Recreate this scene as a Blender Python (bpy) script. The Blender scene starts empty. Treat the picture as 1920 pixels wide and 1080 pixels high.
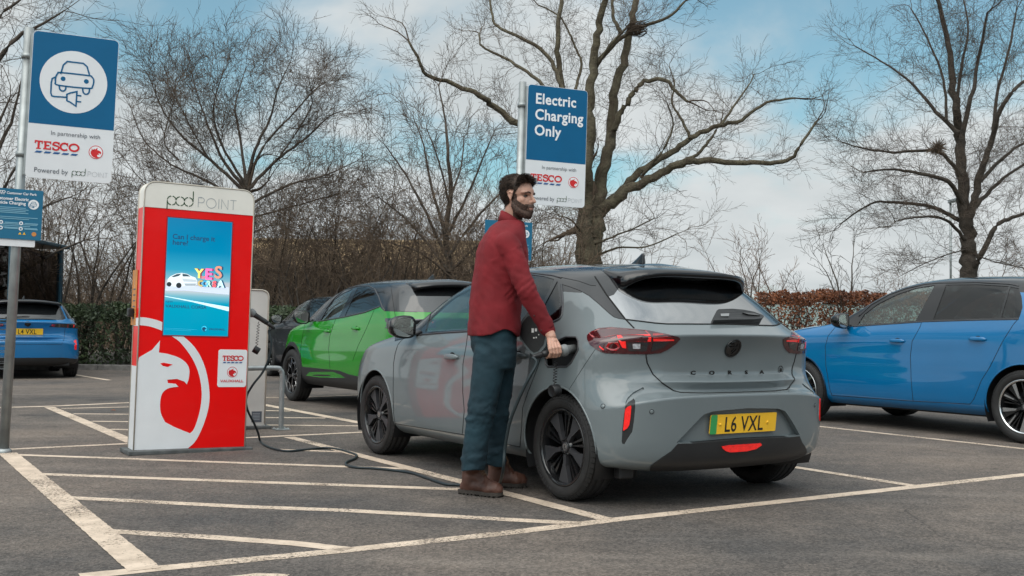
import bpy, bmesh, math, random
import numpy as np
from mathutils import Vector, Matrix
from mathutils.bvhtree import BVHTree
R = math.radians
rng = random.Random(7)
nrg = np.random.default_rng(11)
S = bpy.context.scene
COL = S.collection

# ---------------------------------------------------------------- camera
FPX, PITCH, ROLL, CAMH = 1979.0, math.atan(77 / 1979.0), math.atan(.0121), .994
_fw = Vector((0, math.cos(PITCH), math.sin(PITCH)))
_r = Vector((1, 0, 0))
_u = _r.cross(_fw)
CR = _r * math.cos(ROLL) + _u * math.sin(ROLL)
CU = -_r * math.sin(ROLL) + _u * math.cos(ROLL)
CC = Vector((0, 0, CAMH))
cam = bpy.data.objects.new('camera', bpy.data.cameras.new('camera'))
COL.objects.link(cam)
cam.data.sensor_width = 36
cam.data.lens = 36 * FPX / 1920
cam.data.clip_start = .05
cam.data.clip_end = 3000
m = Matrix((CR, CU, -_fw)).transposed().to_4x4()
m.translation = CC
cam.matrix_world = m
S.camera = cam

# ---------------------------------------------------------------- world, sun, exposure
SUN_EL, SUN_AZ = R(50), R(205)      # azimuth clockwise from +Y: light from behind the camera, a little to its left
S.view_settings.view_transform = 'Standard'
S.view_settings.look = 'None'
S.view_settings.gamma = 1
S.view_settings.exposure = 0.47
S.render.use_motion_blur = False
try:
    S.cycles.max_bounces = 7
    S.cycles.transparent_max_bounces = 12
    S.cycles.use_denoising = True
except Exception:
    pass


def make_world():
    w = bpy.data.worlds.new('World')
    S.world = w
    w.use_nodes = True
    nt = w.node_tree
    nt.nodes.clear()
    N, L = nt.nodes.new, nt.links.new
    out = N('ShaderNodeOutputWorld')
    bg = N('ShaderNodeBackground')
    bg.inputs['Strength'].default_value = .1
    sky = N('ShaderNodeTexSky')
    sky.sky_type = 'NISHITA'
    sky.sun_disc = False
    sky.sun_elevation = SUN_EL
    sky.sun_rotation = SUN_AZ
    sky.air_density = 1.0
    sky.dust_density = 1.2
    sky.ozone_density = 2.0
    tc = N('ShaderNodeTexCoord')
    # flatten the direction on to a cloud layer: (x, y) / (z + .25)
    sep = N('ShaderNodeSeparateXYZ')
    L(tc.outputs['Generated'], sep.inputs[0])
    den = N('ShaderNodeMath'); den.operation = 'ADD'; den.inputs[1].default_value = .32
    mx = N('ShaderNodeMath'); mx.operation = 'MAXIMUM'; mx.inputs[1].default_value = 0
    L(sep.outputs['Z'], mx.inputs[0]); L(mx.outputs[0], den.inputs[0])
    dx = N('ShaderNodeMath'); dx.operation = 'DIVIDE'
    dy = N('ShaderNodeMath'); dy.operation = 'DIVIDE'
    L(sep.outputs['X'], dx.inputs[0]); L(den.outputs[0], dx.inputs[1])
    L(sep.outputs['Y'], dy.inputs[0]); L(den.outputs[0], dy.inputs[1])
    cmb = N('ShaderNodeCombineXYZ')
    L(dx.outputs[0], cmb.inputs[0]); L(dy.outputs[0], cmb.inputs[1])
    nz = N('ShaderNodeTexNoise')
    nz.inputs['Scale'].default_value = 2.1
    nz.inputs['Detail'].default_value = 7
    nz.inputs['Roughness'].default_value = .52
    nz.inputs['Distortion'].default_value = .25
    off = N('ShaderNodeVectorMath'); off.operation = 'ADD'; off.inputs[1].default_value = CLOUD_OFF
    L(cmb.outputs[0], off.inputs[0]); L(off.outputs[0], nz.inputs['Vector'])
    # more cover near the horizon
    hz = N('ShaderNodeMapRange')
    hz.inputs['From Min'].default_value = .0; hz.inputs['From Max'].default_value = .38
    hz.inputs['To Min'].default_value = .25; hz.inputs['To Max'].default_value = -.035
    L(sep.outputs['Z'], hz.inputs['Value'])
    zn = N('ShaderNodeMapRange')                    # and overcast high overhead
    zn.inputs['From Min'].default_value = .42; zn.inputs['From Max'].default_value = .75
    zn.inputs['To Min'].default_value = 0; zn.inputs['To Max'].default_value = .22
    L(sep.outputs['Z'], zn.inputs['Value'])
    hs = N('ShaderNodeMath'); hs.operation = 'ADD'
    L(hz.outputs[0], hs.inputs[0]); L(zn.outputs[0], hs.inputs[1])
    ad = N('ShaderNodeMath'); ad.operation = 'ADD'
    L(nz.outputs['Fac'], ad.inputs[0]); L(hs.outputs[0], ad.inputs[1])
    cr = N('ShaderNodeValToRGB')
    cr.color_ramp.interpolation = 'EASE'
    cr.color_ramp.elements[0].position = .42
    cr.color_ramp.elements[1].position = .66
    L(ad.outputs[0], cr.inputs[0])
    # cloud body: bright tops and greyer bellies
    nz2 = N('ShaderNodeTexNoise')
    nz2.inputs['Scale'].default_value = 3.7; nz2.inputs['Detail'].default_value = 6; nz2.inputs['Roughness'].default_value = .5
    L(off.outputs[0], nz2.inputs['Vector'])
    cl = N('ShaderNodeValToRGB')
    cl.color_ramp.elements[0].position = .34; cl.color_ramp.elements[1].position = .66
    cl.color_ramp.elements[0].color = (4.3, 4.65, 4.75, 1)
    cl.color_ramp.elements[1].color = (5.25, 5.5, 5.55, 1)
    L(nz2.outputs['Fac'], cl.inputs[0])
    zb = N('ShaderNodeMapRange')                    # an overcast sky is brightest overhead
    zb.inputs['From Min'].default_value = .34; zb.inputs['From Max'].default_value = .95
    zb.inputs['To Min'].default_value = 1; zb.inputs['To Max'].default_value = 1.5
    L(sep.outputs['Z'], zb.inputs['Value'])
    cb = N('ShaderNodeVectorMath'); cb.operation = 'SCALE'
    # the clouds glow softly round the hidden sun
    sv = (math.sin(SUN_AZ) * math.cos(SUN_EL), math.cos(SUN_AZ) * math.cos(SUN_EL), math.sin(SUN_EL))
    dt = N('ShaderNodeVectorMath'); dt.operation = 'DOT_PRODUCT'; dt.inputs[1].default_value = sv
    L(tc.outputs['Generated'], dt.inputs[0])
    gm = N('ShaderNodeMath'); gm.operation = 'MAXIMUM'; gm.inputs[1].default_value = 0; L(dt.outputs['Value'], gm.inputs[0])
    gp_ = N('ShaderNodeMath'); gp_.operation = 'POWER'; gp_.inputs[1].default_value = 2.5; L(gm.outputs[0], gp_.inputs[0])
    ga = N('ShaderNodeMath'); ga.operation = 'MULTIPLY_ADD'; ga.inputs[1].default_value = 2.6; L(gp_.outputs[0], ga.inputs[0]); L(zb.outputs[0], ga.inputs[2])
    L(cl.outputs[0], cb.inputs[0]); L(ga.outputs[0], cb.inputs['Scale'])
    mix = N('ShaderNodeMix'); mix.data_type = 'RGBA'
    L(cr.outputs[0], mix.inputs['Factor'])
    tint = N('ShaderNodeMix'); tint.data_type = 'RGBA'; tint.blend_type = 'MULTIPLY'
    tint.inputs['Factor'].default_value = 1
    tint.inputs['B'].default_value = SKY_TINT
    L(sky.outputs[0], tint.inputs['A'])
    pale = N('ShaderNodeMix'); pale.data_type = 'RGBA'; pale.inputs['Factor'].default_value = .24; pale.inputs['B'].default_value = (2.9, 3.5, 3.8, 1)
    L(tint.outputs['Result'], pale.inputs['A'])
    L(pale.outputs['Result'], mix.inputs['A']); L(cb.outputs[0], mix.inputs['B'])
    L(mix.outputs['Result'], bg.inputs['Color'])
    L(bg.outputs[0], out.inputs['Surface'])


CLOUD_OFF = (5.3486, -6.5022, 0)
SKY_TINT = (.76, 1.09, .95, 1)
make_world()
sun = bpy.data.objects.new('sun', bpy.data.lights.new('sun', 'SUN'))
COL.objects.link(sun)
sun.data.energy = .9
sun.data.angle = R(60)
sun.data.color = (1, .90, .78)
sd = Vector((math.sin(SUN_AZ) * math.cos(SUN_EL), math.cos(SUN_AZ) * math.cos(SUN_EL), math.sin(SUN_EL)))
sun.rotation_euler = sd.to_track_quat('Z', 'Y').to_euler()
# ---------------------------------------------------------------- helpers
def lerp(a, b, t): return a + (b - a) * t


def interp(x, xs, ys):
    return float(np.interp(x, xs, ys))


def ray(px, py):
    return (_fw * FPX + CR * (px - 960) + CU * (540 - py)).normalized()


def gp(px, py, z=0.0):                       # photo pixel -> point on the ground plane
    d = ray(px, py)
    return CC + d * ((z - CAMH) / d.z)


def at(px, py, Y):                           # photo pixel -> point at distance Y ahead
    d = ray(px, py)
    return CC + d * (Y / d.y)


MATS = {}


def mat(name, col, rough=.5, metal=0., coat=0., var=.08, scale=6., bump=0., bscale=60., emit=0., alpha=None, spec=None, ior=None, trans=0., sub=0., col2=None, vlo=.35, vhi=.65, coords='Object', coat_rough=.03, detail=5, flake=0., bdist=.01):
    if name in MATS:
        return MATS[name]
    mt = bpy.data.materials.new(name)
    mt.use_nodes = True
    nt = mt.node_tree
    b = nt.nodes['Principled BSDF']
    N, L = nt.nodes.new, nt.links.new
    tc = N('ShaderNodeTexCoord')
    c = tuple(col)[:3]
    if var > 0:
        nz = N('ShaderNodeTexNoise')
        nz.inputs['Scale'].default_value = scale
        nz.inputs['Detail'].default_value = detail
        L(tc.outputs[coords], nz.inputs['Vector'])
        rp = N('ShaderNodeValToRGB')
        c2 = col2 if col2 else tuple(min(1, x * (1 + var)) for x in c)
        c1 = c if col2 else tuple(x * (1 - var) for x in c)
        rp.color_ramp.elements[0].position = vlo
        rp.color_ramp.elements[1].position = vhi
        rp.color_ramp.elements[0].color = (*c1, 1)
        rp.color_ramp.elements[1].color = (*c2, 1)
        L(nz.outputs['Fac'], rp.inputs[0])
        L(rp.outputs[0], b.inputs['Base Color'])
        if emit:
            L(rp.outputs[0], b.inputs['Emission Color'])
    else:
        b.inputs['Base Color'].default_value = (*c, 1)
        if emit:
            b.inputs['Emission Color'].default_value = (*c, 1)
    b.inputs['Roughness'].default_value = rough
    b.inputs['Metallic'].default_value = metal
    b.inputs['Coat Weight'].default_value = coat
    b.inputs['Coat Roughness'].default_value = coat_rough
    if name.startswith('paint'): b.inputs['Coat IOR'].default_value = 1.62
    if emit:
        b.inputs['Emission Strength'].default_value = emit
    if alpha is not None:
        b.inputs['Alpha'].default_value = alpha
    if spec is not None:
        b.inputs['Specular IOR Level'].default_value = spec
    if ior:
        b.inputs['IOR'].default_value = ior
    if trans:
        b.inputs['Transmission Weight'].default_value = trans
    if sub:
        b.inputs['Subsurface Weight'].default_value = sub
        b.inputs['Subsurface Radius'].default_value = (.012, .005, .003)
    if bump:
        n2 = N('ShaderNodeTexNoise')
        n2.inputs['Scale'].default_value = bscale
        n2.inputs['Detail'].default_value = 4
        L(tc.outputs[coords], n2.inputs['Vector'])
        bp = N('ShaderNodeBump')
        bp.inputs['Strength'].default_value = bump
        bp.inputs['Distance'].default_value = bdist
        L(n2.outputs['Fac'], bp.inputs['Height'])
        L(bp.outputs[0], b.inputs['Normal'])
    MATS[name] = mt
    return mt


def tag(o, label=None, cat=None, group=None, kind=None):
    if label: o['label'] = label
    if cat: o['category'] = cat
    if group: o['group'] = group
    if kind: o['kind'] = kind
    return o


def empty(name, loc=(0, 0, 0), rot=(0, 0, 0), label=None, cat=None, group=None):
    o = bpy.data.objects.new(name, None)
    COL.objects.link(o)
    o.location = loc
    o.rotation_euler = rot
    return tag(o, label, cat, group)


class MB:
    """collects shapes and links them as one mesh object"""

    def __init__(self):
        self.v, self.f, self.m, self.sm = [], [], [], []
        self.mats = []

    def slot(self, mt):
        if mt not in self.mats:
            self.mats.append(mt)
        return self.mats.index(mt)

    def add(self, vs, fs, mt, smooth=True):
        o = len(self.v)
        k = self.slot(mt)
        self.v.extend([tuple(p) for p in vs])
        for f in fs:
            self.f.append(tuple(i + o for i in f))
            self.m.append(k)
            self.sm.append(smooth)
        return self

    def box(self, lo, hi, mt, bevel=0., mx=None):
        if bevel <= 0:
            x0, y0, z0 = lo; x1, y1, z1 = hi
            vs = [(x0, y0, z0), (x1, y0, z0), (x1, y1, z0), (x0, y1, z0), (x0, y0, z1), (x1, y0, z1), (x1, y1, z1), (x0, y1, z1)]
            fs = [(3, 2, 1, 0), (4, 5, 6, 7), (0, 1, 5, 4), (1, 2, 6, 5), (2, 3, 7, 6), (3, 0, 4, 7)]
        else:
            bm = bmesh.new()
            bmesh.ops.create_cube(bm, size=1)
            for v in bm.verts:
                v.co = Vector([lo[i] + (v.co[i] + .5) * (hi[i] - lo[i]) for i in range(3)])
            bmesh.ops.bevel(bm, geom=list(bm.edges), offset=bevel, segments=2, affect='EDGES', profile=.6)
            bm.verts.index_update()
            vs = [v.co.copy() for v in bm.verts]
            fs = [[v.index for v in f.verts] for f in bm.faces]
            bm.free()
        if mx is not None:
            vs = [mx @ Vector(p) for p in vs]
        return self.add(vs, fs, mt, False)

    def tube(self, pts, rad, mt, n=8, cap=True, closed=False):
        pts = [Vector(p) for p in pts]
        k = len(pts)
        rads = [rad] * k if isinstance(rad, (int, float)) else rad
        vs, fs = [], []
        prev = None
        for i, p in enumerate(pts):
            if closed:
                t = (pts[(i + 1) % k] - pts[i - 1])
            else:
                t = pts[min(i + 1, k - 1)] - pts[max(i - 1, 0)]
            if t.length < 1e-9: t = Vector((0, 0, 1))
            t.normalize()
            if prev is None:
                a = t.cross(Vector((0, 0, 1)))
                if a.length < .1: a = t.cross(Vector((1, 0, 0)))
            else:
                a = prev - t * prev.dot(t)
                if a.length < 1e-6: a = t.orthogonal()
            a.normalize(); prev = a
            b = t.cross(a)
            for j in range(n):
                an = 2 * math.pi * j / n
                vs.append(p + (a * math.cos(an) + b * math.sin(an)) * rads[i])
        for i in range(k if closed else k - 1):
            i2 = (i + 1) % k
            for j in range(n):
                j2 = (j + 1) % n
                fs.append((i * n + j, i * n + j2, i2 * n + j2, i2 * n + j))
        if cap and not closed:
            fs.append(tuple(range(n - 1, -1, -1)))
            fs.append(tuple(range((k - 1) * n, k * n)))
        return self.add(vs, fs, mt, True)

    def prism(self, poly, fr, d0, d1, mt, smooth=False):
        """polygon (list of (a, b)) in frame fr (4x4: a->x, b->y, depth->z) from depth d0 to d1"""
        n = len(poly)
        vs = [fr @ Vector((a, b, d0)) for a, b in poly] + [fr @ Vector((a, b, d1)) for a, b in poly]
        ar = sum(poly[i][0] * poly[(i + 1) % n][1] - poly[(i + 1) % n][0] * poly[i][1] for i in range(n))
        tris = tri(poly)
        fs = []
        for t in tris:
            fs.append(tuple(i + n for i in t)); fs.append(tuple(reversed(t)))
        for i in range(n):
            j = (i + 1) % n
            fs.append((i, j, j + n, i + n) if ar > 0 else (j, i, i + n, j + n))
        return self.add(vs, fs, mt, smooth)

    def lathe(self, prof, mx, mt, n=32, closed=False):
        """profile of (r, h) turned about local z"""
        vs, fs = [], []
        for r, h in prof:
            for j in range(n):
                a = 2 * math.pi * j / n
                vs.append(mx @ Vector((r * math.cos(a), r * math.sin(a), h)))
        k = len(prof)
        for i in range(k if closed else k - 1):
            i2 = (i + 1) % k
            for j in range(n):
                j2 = (j + 1) % n
                fs.append((i * n + j, i * n + j2, i2 * n + j2, i2 * n + j))
        return self.add(vs, fs, mt, True)

    def loft(self, rings, mt, cap=True, smooth=True):
        n = len(rings[0]); vs = [p for r in rings for p in r]; fs = []
        for i in range(len(rings) - 1):
            for j in range(n):
                j2 = (j + 1) % n
                fs.append((i * n + j, i * n + j2, (i + 1) * n + j2, (i + 1) * n + j))
        if cap:
            fs.append(tuple(range(n - 1, -1, -1))); fs.append(tuple(range((len(rings) - 1) * n, len(rings) * n)))
        return self.add(vs, fs, mt, smooth)

    def text(self, s, fr, size, mt, d0=0., d1=.002, align='LEFT', bold=0., sx=1., space=1.):
        cu = bpy.data.curves.new('t', 'FONT')
        cu.body = s; cu.size = size; cu.align_x = align
        cu.resolution_u = 3; cu.offset = bold; cu.space_character = space
        ob = bpy.data.objects.new('t', cu)
        COL.objects.link(ob)
        dg = bpy.context.evaluated_depsgraph_get()
        me = ob.evaluated_get(dg).to_mesh()
        vs = [fr @ Vector((v.co.x * sx, v.co.y, d1)) for v in me.vertices]
        fs = [tuple(p.vertices) for p in me.polygons]
        ob.evaluated_get(dg).to_mesh_clear()
        COL.objects.unlink(ob); bpy.data.objects.remove(ob); bpy.data.curves.remove(cu)
        return self.add(vs, fs, mt, False)

    def ribbon(self, pts, w, fr, mt, d=.002, closed=False):
        """flat stroke of width w along 2D points"""
        P = [Vector((a, b)) for a, b in pts]
        n = len(P); vs, fs = [], []
        for i in range(n):
            if closed: t0, t1 = P[i] - P[i - 1], P[(i + 1) % n] - P[i]
            else: t0, t1 = (P[i] - P[i - 1]) if i else (P[1] - P[0]), (P[i + 1] - P[i]) if i < n - 1 else (P[i] - P[i - 1])
            t0 = t0.normalized(); t1 = t1.normalized()
            t = (t0 + t1)
            t = t.normalized() if t.length > .05 else t1
            nn = Vector((-t.y, t.x)); c = max(.45, nn.dot(Vector((-t1.y, t1.x))))
            for s in (1, -1):
                q = P[i] + nn * (s * w / 2 / c)
                vs.append(fr @ Vector((q.x, q.y, d)))
        for i in range(n if closed else n - 1):
            j = (i + 1) % n
            fs.append((2 * i + 1, 2 * j + 1, 2 * j, 2 * i))
        return self.add(vs, fs, mt, False)

    def build(self, name, parent=None, label=None, cat=None, group=None, kind=None, loc=None):
        me = bpy.data.meshes.new(name)
        me.from_pydata(self.v, [], self.f)
        for mt in self.mats:
            me.materials.append(mt)
        me.polygons.foreach_set('material_index', self.m)
        me.polygons.foreach_set('use_smooth', self.sm)
        me.update()
        o = bpy.data.objects.new(name, me)
        COL.objects.link(o)
        if parent: o.parent = parent
        if loc: o.location = loc
        return tag(o, label, cat, group, kind)


def tri(poly):
    from mathutils.geometry import tessellate_polygon
    t = tessellate_polygon([[Vector((a, b, 0)) for a, b in poly]])
    ar = sum(poly[i][0] * poly[(i + 1) % len(poly)][1] - poly[(i + 1) % len(poly)][0] * poly[i][1] for i in range(len(poly)))
    out = []
    for a, b, c in t:
        pa, pb, pc = poly[a], poly[b], poly[c]
        s = (pb[0] - pa[0]) * (pc[1] - pa[1]) - (pc[0] - pa[0]) * (pb[1] - pa[1])
        out.append((a, b, c) if s > 0 else (c, b, a))
    return out


def frame(o, xa, ya):
    """4x4 with origin o, x along xa, y along ya"""
    xa = Vector(xa).normalized(); ya = Vector(ya); ya = (ya - xa * ya.dot(xa)).normalized()
    za = xa.cross(ya)
    mx = Matrix((xa, ya, za)).transposed().to_4x4()
    mx.translation = Vector(o)
    return mx


def circ(cx, cy, r, n=32, a0=0., a1=360.):
    full = abs(a1 - a0 - 360) < 1e-6
    return [(cx + r * math.cos(R(a0 + (a1 - a0) * i / (n if full else n - 1))), cy + r * math.sin(R(a0 + (a1 - a0) * i / (n if full else n - 1)))) for i in range(n)]


def rrect(x0, y0, x1, y1, r, n=6):
    out = []
    for cx, cy, a in ((x1 - r, y0 + r, -90), (x1 - r, y1 - r, 0), (x0 + r, y1 - r, 90), (x0 + r, y0 + r, 180)):
        out += circ(cx, cy, r, n, a, a + 90)
    return out


def smooth_path(pts, k=6, closed=False):
    """Catmull-Rom through the points"""
    P = [Vector(p) for p in pts]; n = len(P); out = []
    rg = range(n if closed else n - 1)
    for i in rg:
        p0 = P[i - 1] if (i or closed) else P[0]; p1 = P[i]; p2 = P[(i + 1) % n]
        p3 = P[(i + 2) % n] if (closed or i + 2 < n) else P[-1]
        for j in range(k):
            t = j / k
            out.append(.5 * ((2 * p1) + (p2 - p0) * t + (2 * p0 - 5 * p1 + 4 * p2 - p3) * t * t + (3 * p1 - p0 - 3 * p2 + p3) * t ** 3))
    if not closed: out.append(P[-1])
    return out


def sp2(pts, k=5, closed=False):
    return [(p.x, p.y) for p in smooth_path([(a, b, 0) for a, b in pts], k, closed)]
# ---------------------------------------------------------------- cars: surface, cutting, wheels
def cage_surface(rows, creases, level=3):
    """rows[k][j]: half control cage, k from sill to roof centre line, j from rear centre round the left side to front centre"""
    K, J = len(rows), len(rows[0])
    bm = bmesh.new()
    cl = bm.edges.layers.float.new('crease_edge')
    g = {}
    for k in range(K):
        for j in range(J):
            x, y, z = rows[k][j]
            cen = j in (0, J - 1) or k == K - 1
            v = bm.verts.new((x, 0 if cen else y, z))
            g[k, j, 1] = v
            g[k, j, -1] = v if cen else bm.verts.new((x, -y, z))
    for s in (1, -1):
        for k in range(K - 1):
            for j in range(J - 1):
                q = [g[k, j, s], g[k, j + 1, s], g[k + 1, j + 1, s], g[k + 1, j, s]]
                if s > 0: q = q[::-1]
                bm.faces.new(q)
    for k, c, j0, j1 in creases:
        for s in (1, -1):
            for j in range(j0, j1):
                e = bm.edges.get((g[k, j, s], g[k, j + 1, s]))
                if e: e[cl] = c
    bm.normal_update()
    me = bpy.data.meshes.new('cage'); bm.to_mesh(me); bm.free()
    ob = bpy.data.objects.new('cage', me); COL.objects.link(ob)
    md = ob.modifiers.new('s', 'SUBSURF'); md.levels = level; md.boundary_smooth = 'PRESERVE_CORNERS'
    dg = bpy.context.evaluated_depsgraph_get()
    em = ob.evaluated_get(dg).to_mesh()
    bm = bmesh.new(); bm.from_mesh(em)
    ob.evaluated_get(dg).to_mesh_clear()
    bpy.data.objects.remove(ob); bpy.data.meshes.remove(me)
    c = Vector((1.2, 0, .7)); s = 0
    bm.normal_update()
    for f in bm.faces: s += f.normal.dot(f.calc_center_median() - c)
    if s < 0:
        bmesh.ops.reverse_faces(bm, faces=list(bm.faces)); bm.normal_update()
    return bm


def inpoly(x, y, P):
    r = False; n = len(P); j = n - 1
    for i in range(n):
        xi, yi = P[i]; xj, yj = P[j]
        if (yi > y) != (yj > y) and x < (xj - xi) * (y - yi) / (yj - yi) + xi: r = not r
        j = i
    return r


class Car:
    def __init__(self, rows, creases, M, level=3):
        self.M = M; self.Mi = M.inverted()
        self.C = self.Mi @ CC; self.Ri = self.Mi.to_3x3()
        bm = cage_surface(rows, creases, level)
        self.bvh = BVHTree.FromBMesh(bm)
        bmesh.ops.delete(bm, geom=[f for f in bm.faces if f.calc_center_median().y < 0], context='FACES')
        for v in bm.verts:
            if abs(v.co.y) < 1e-5: v.co.y = 0
        self.bm = bm
        self.rg = bm.faces.layers.int.new('rg')
        self.names = {0: 'body'}

    # projections: 'px' photo pixels, 'side' (x, z), 'rear' (y, z), 'top' (x, y)
    def p2(self, co, proj):
        if proj == 'px':
            d = self.M @ co - CC; z = d.dot(_fw)
            return 960 + FPX * d.dot(CR) / z, 540 - FPX * d.dot(CU) / z
        return {'side': (co.x, co.z), 'rear': (co.y, co.z), 'front': (co.y, co.z), 'top': (co.x, co.y)}[proj]

    def ok(self, f, proj):
        if proj == 'px': return f.normal.dot(self.C - f.calc_center_median()) > 0
        return {'side': f.normal.y > .05, 'rear': f.normal.x < -.05, 'top': f.normal.z > .05, 'front': f.normal.x > .05}[proj]

    def cast(self, a, b, proj='px', front=False):
        if proj == 'px': o, d = self.C, (self.Ri @ ray(a, b))
        elif proj == 'side': o, d = Vector((a, 3, b)), Vector((0, -1, 0))
        elif proj == 'rear': o, d = Vector((-3, a, b)), Vector((1, 0, 0))
        elif proj == 'front': o, d = Vector((9, a, b)), Vector((-1, 0, 0))
        else: o, d = Vector((a, b, 3)), Vector((0, 0, -1))
        h = self.bvh.ray_cast(o, d)
        return (h[0], h[1]) if h[0] is not None else (None, None)

    def region(self, name, P, proj='px', only=None, filt=None):
        """cut the polygon into the surface and give the faces in it to region name"""
        bm, rg = self.bm, self.rg
        k = {v: k for k, v in self.names.items()}.get(name)
        if k is None: k = len(self.names); self.names[k] = name
        only_k = None if only is None else {q for q, v in self.names.items() if v in only}
        n = len(P)
        x0 = min(p[0] for p in P); x1 = max(p[0] for p in P); y0 = min(p[1] for p in P); y1 = max(p[1] for p in P)
        for i in range(n):
            a, b = P[i], P[(i + 1) % n]
            if abs(a[0] - b[0]) + abs(a[1] - b[1]) < 1e-6: continue
            ax0, ax1 = min(a[0], b[0]), max(a[0], b[0]); ay0, ay1 = min(a[1], b[1]), max(a[1], b[1])
            cand = []
            for f in bm.faces:
                if only_k is not None and f[rg] not in only_k: continue
                if not self.ok(f, proj) or (filt and not filt(f)): continue
                q = [self.p2(v.co, proj) for v in f.verts]
                if max(c[0] for c in q) < ax0 or min(c[0] for c in q) > ax1 or max(c[1] for c in q) < ay0 or min(c[1] for c in q) > ay1: continue
                cand.append(f)
            if not cand: continue
            if proj == 'px':
                da, db = self.Ri @ ray(*a), self.Ri @ ray(*b); co = self.C; no = da.cross(db)
            else:
                e = Vector((b[0] - a[0], b[1] - a[1]))
                if proj == 'side': co, no = Vector((a[0], 0, a[1])), Vector((-e.y, 0, e.x))
                elif proj in ('rear', 'front'): co, no = Vector((0, a[0], a[1])), Vector((0, -e.y, e.x))
                else: co, no = Vector((a[0], a[1], 0)), Vector((-e.y, e.x, 0))
            if no.length < 1e-9: continue
            no.normalize()
            es = {e for f in cand for e in f.edges}; vs = {v for f in cand for v in f.verts}
            bmesh.ops.bisect_plane(bm, geom=list(vs) + list(es) + cand, dist=1e-4, plane_co=co, plane_no=no)
        bm.normal_update()
        for f in bm.faces:
            if only_k is not None and f[rg] not in only_k: continue
            if not self.ok(f, proj) or (filt and not filt(f)): continue
            c = f.calc_center_median()
            x, y = self.p2(c, proj)
            if x0 <= x <= x1 and y0 <= y <= y1 and inpoly(x, y, P): f[rg] = k

    def drop(self, name):
        k = {v: k for k, v in self.names.items()}[name]
        bmesh.ops.delete(self.bm, geom=[f for f in self.bm.faces if f[self.rg] == k], context='FACES')

    def _side(self, k):
        return [f for f in self.bm.faces if f[self.rg] == k]

    def piece(self, name, region, mt, side=0, off=0., thick=.012, inner=None, parent=None, extra=None, label=None):
        """mesh of a region: side 0 = both halves welded, 1 = left, -1 = right"""
        k = {v: k for k, v in self.names.items()}[region]
        faces = self._side(k)
        inner = inner or MATS['trim_black']
        V, N, F = [], [], []
        for s in ((1, -1) if side == 0 else (side,)):
            ix = {}
            for f in faces:
                q = []
                for v in f.verts:
                    key = v
                    if key not in ix:
                        if side == 0 and s < 0 and v in first and abs(v.co.y) < 1e-4:
                            ix[key] = first[v]
                        else:
                            n = v.normal.copy()
                            if abs(v.co.y) < 1e-4: n.y = 0; n.normalize()
                            co = v.co + n * off
                            if abs(v.co.y) < 1e-4: co.y = 0
                            ix[key] = len(V); V.append(Vector((co.x, s * co.y, co.z))); N.append(Vector((n.x, s * n.y, n.z)))
                    q.append(ix[key])
                F.append(q if s > 0 else q[::-1])
            first = ix
        ne = {}
        for f in F:
            for i in range(len(f)):
                a, b = f[i], f[(i + 1) % len(f)]
                ne[a, b] = ne.get((a, b), 0) + 1
        bd = [(a, b) for (a, b) in ne if (b, a) not in ne]
        nv = len(V)
        vs = list(V) + [V[i] - N[i] * thick for i in range(nv)]
        fs, ln, mi = [], [], []
        for f in F:
            fs.append(f); ln += [N[i] for i in f]; mi.append(0)
        for f in F:
            g = [i + nv for i in f[::-1]]; fs.append(g); ln += [-N[i - nv] for i in g]; mi.append(1)
        for a, b in bd:
            d = V[b] - V[a]
            n = d.cross(N[a] + N[b])
            if n.length < 1e-9: continue
            n.normalize()
            fs.append([b, a, a + nv, b + nv]); ln += [n] * 4; mi.append(0)
        me = bpy.data.meshes.new(name)
        me.from_pydata(vs, [], fs)
        me.materials.append(mt); me.materials.append(inner)
        if extra:
            pass
        me.polygons.foreach_set('material_index', mi)
        me.polygons.foreach_set('use_smooth', [True] * len(fs))
        me.update()
        me.normals_split_custom_set([tuple(n) for n in ln])
        o = bpy.data.objects.new(name, me); COL.objects.link(o)
        if parent: o.parent = parent
        if label: o['label'] = label
        return o

    def line(self, mb, P, proj='px', r=.003, mt=None, step=None, off=.0, mirror=True, n=5):
        """dark gap strip laid along a polyline on the surface, both sides"""
        pts = []
        st = step or (4 if proj == 'px' else .03)
        for a, b in zip(P[:-1], P[1:]):
            m_ = max(1, int(math.hypot(b[0] - a[0], b[1] - a[1]) / st))
            for i in range(m_): pts.append((a[0] + (b[0] - a[0]) * i / m_, a[1] + (b[1] - a[1]) * i / m_))
        pts.append(P[-1])
        run = []
        runs = []
        for a, b in pts:
            c, nn = self.cast(a, b, proj)
            if c is None or (run and (run[-1] - c).length > .25):
                if len(run) > 1: runs.append(run)
                run = []
            if c is not None: run.append(c + nn * off)
        if len(run) > 1: runs.append(run)
        for rn in runs:
            mb.tube(rn, r, mt or MATS['gap_black'], n)
            if mirror: mb.tube([Vector((p.x, -p.y, p.z)) for p in rn], r, mt or MATS['gap_black'], n)
        return mb

    def decal(self, mb, P, mt, proj='px', off=.002, mirror=False, sub=2, thick=0.):
        """thin panel lying on the surface, outline P"""
        Q = []
        n = len(P)
        for i in range(n):
            a, b = P[i], P[(i + 1) % n]
            for j in range(sub): Q.append((a[0] + (b[0] - a[0]) * j / sub, a[1] + (b[1] - a[1]) * j / sub))
        hit = [self.cast(a, b, proj) for a, b in Q]
        Q = [q for q, h in zip(Q, hit) if h[0] is not None]; hit = [h for h in hit if h[0] is not None]
        if len(Q) < 3: return mb
        tr = tri([(a, -b) if proj == 'px' else (a, b) for a, b in Q])
        top = [h[0] + h[1] * (off + thick) for h in hit]
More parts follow.
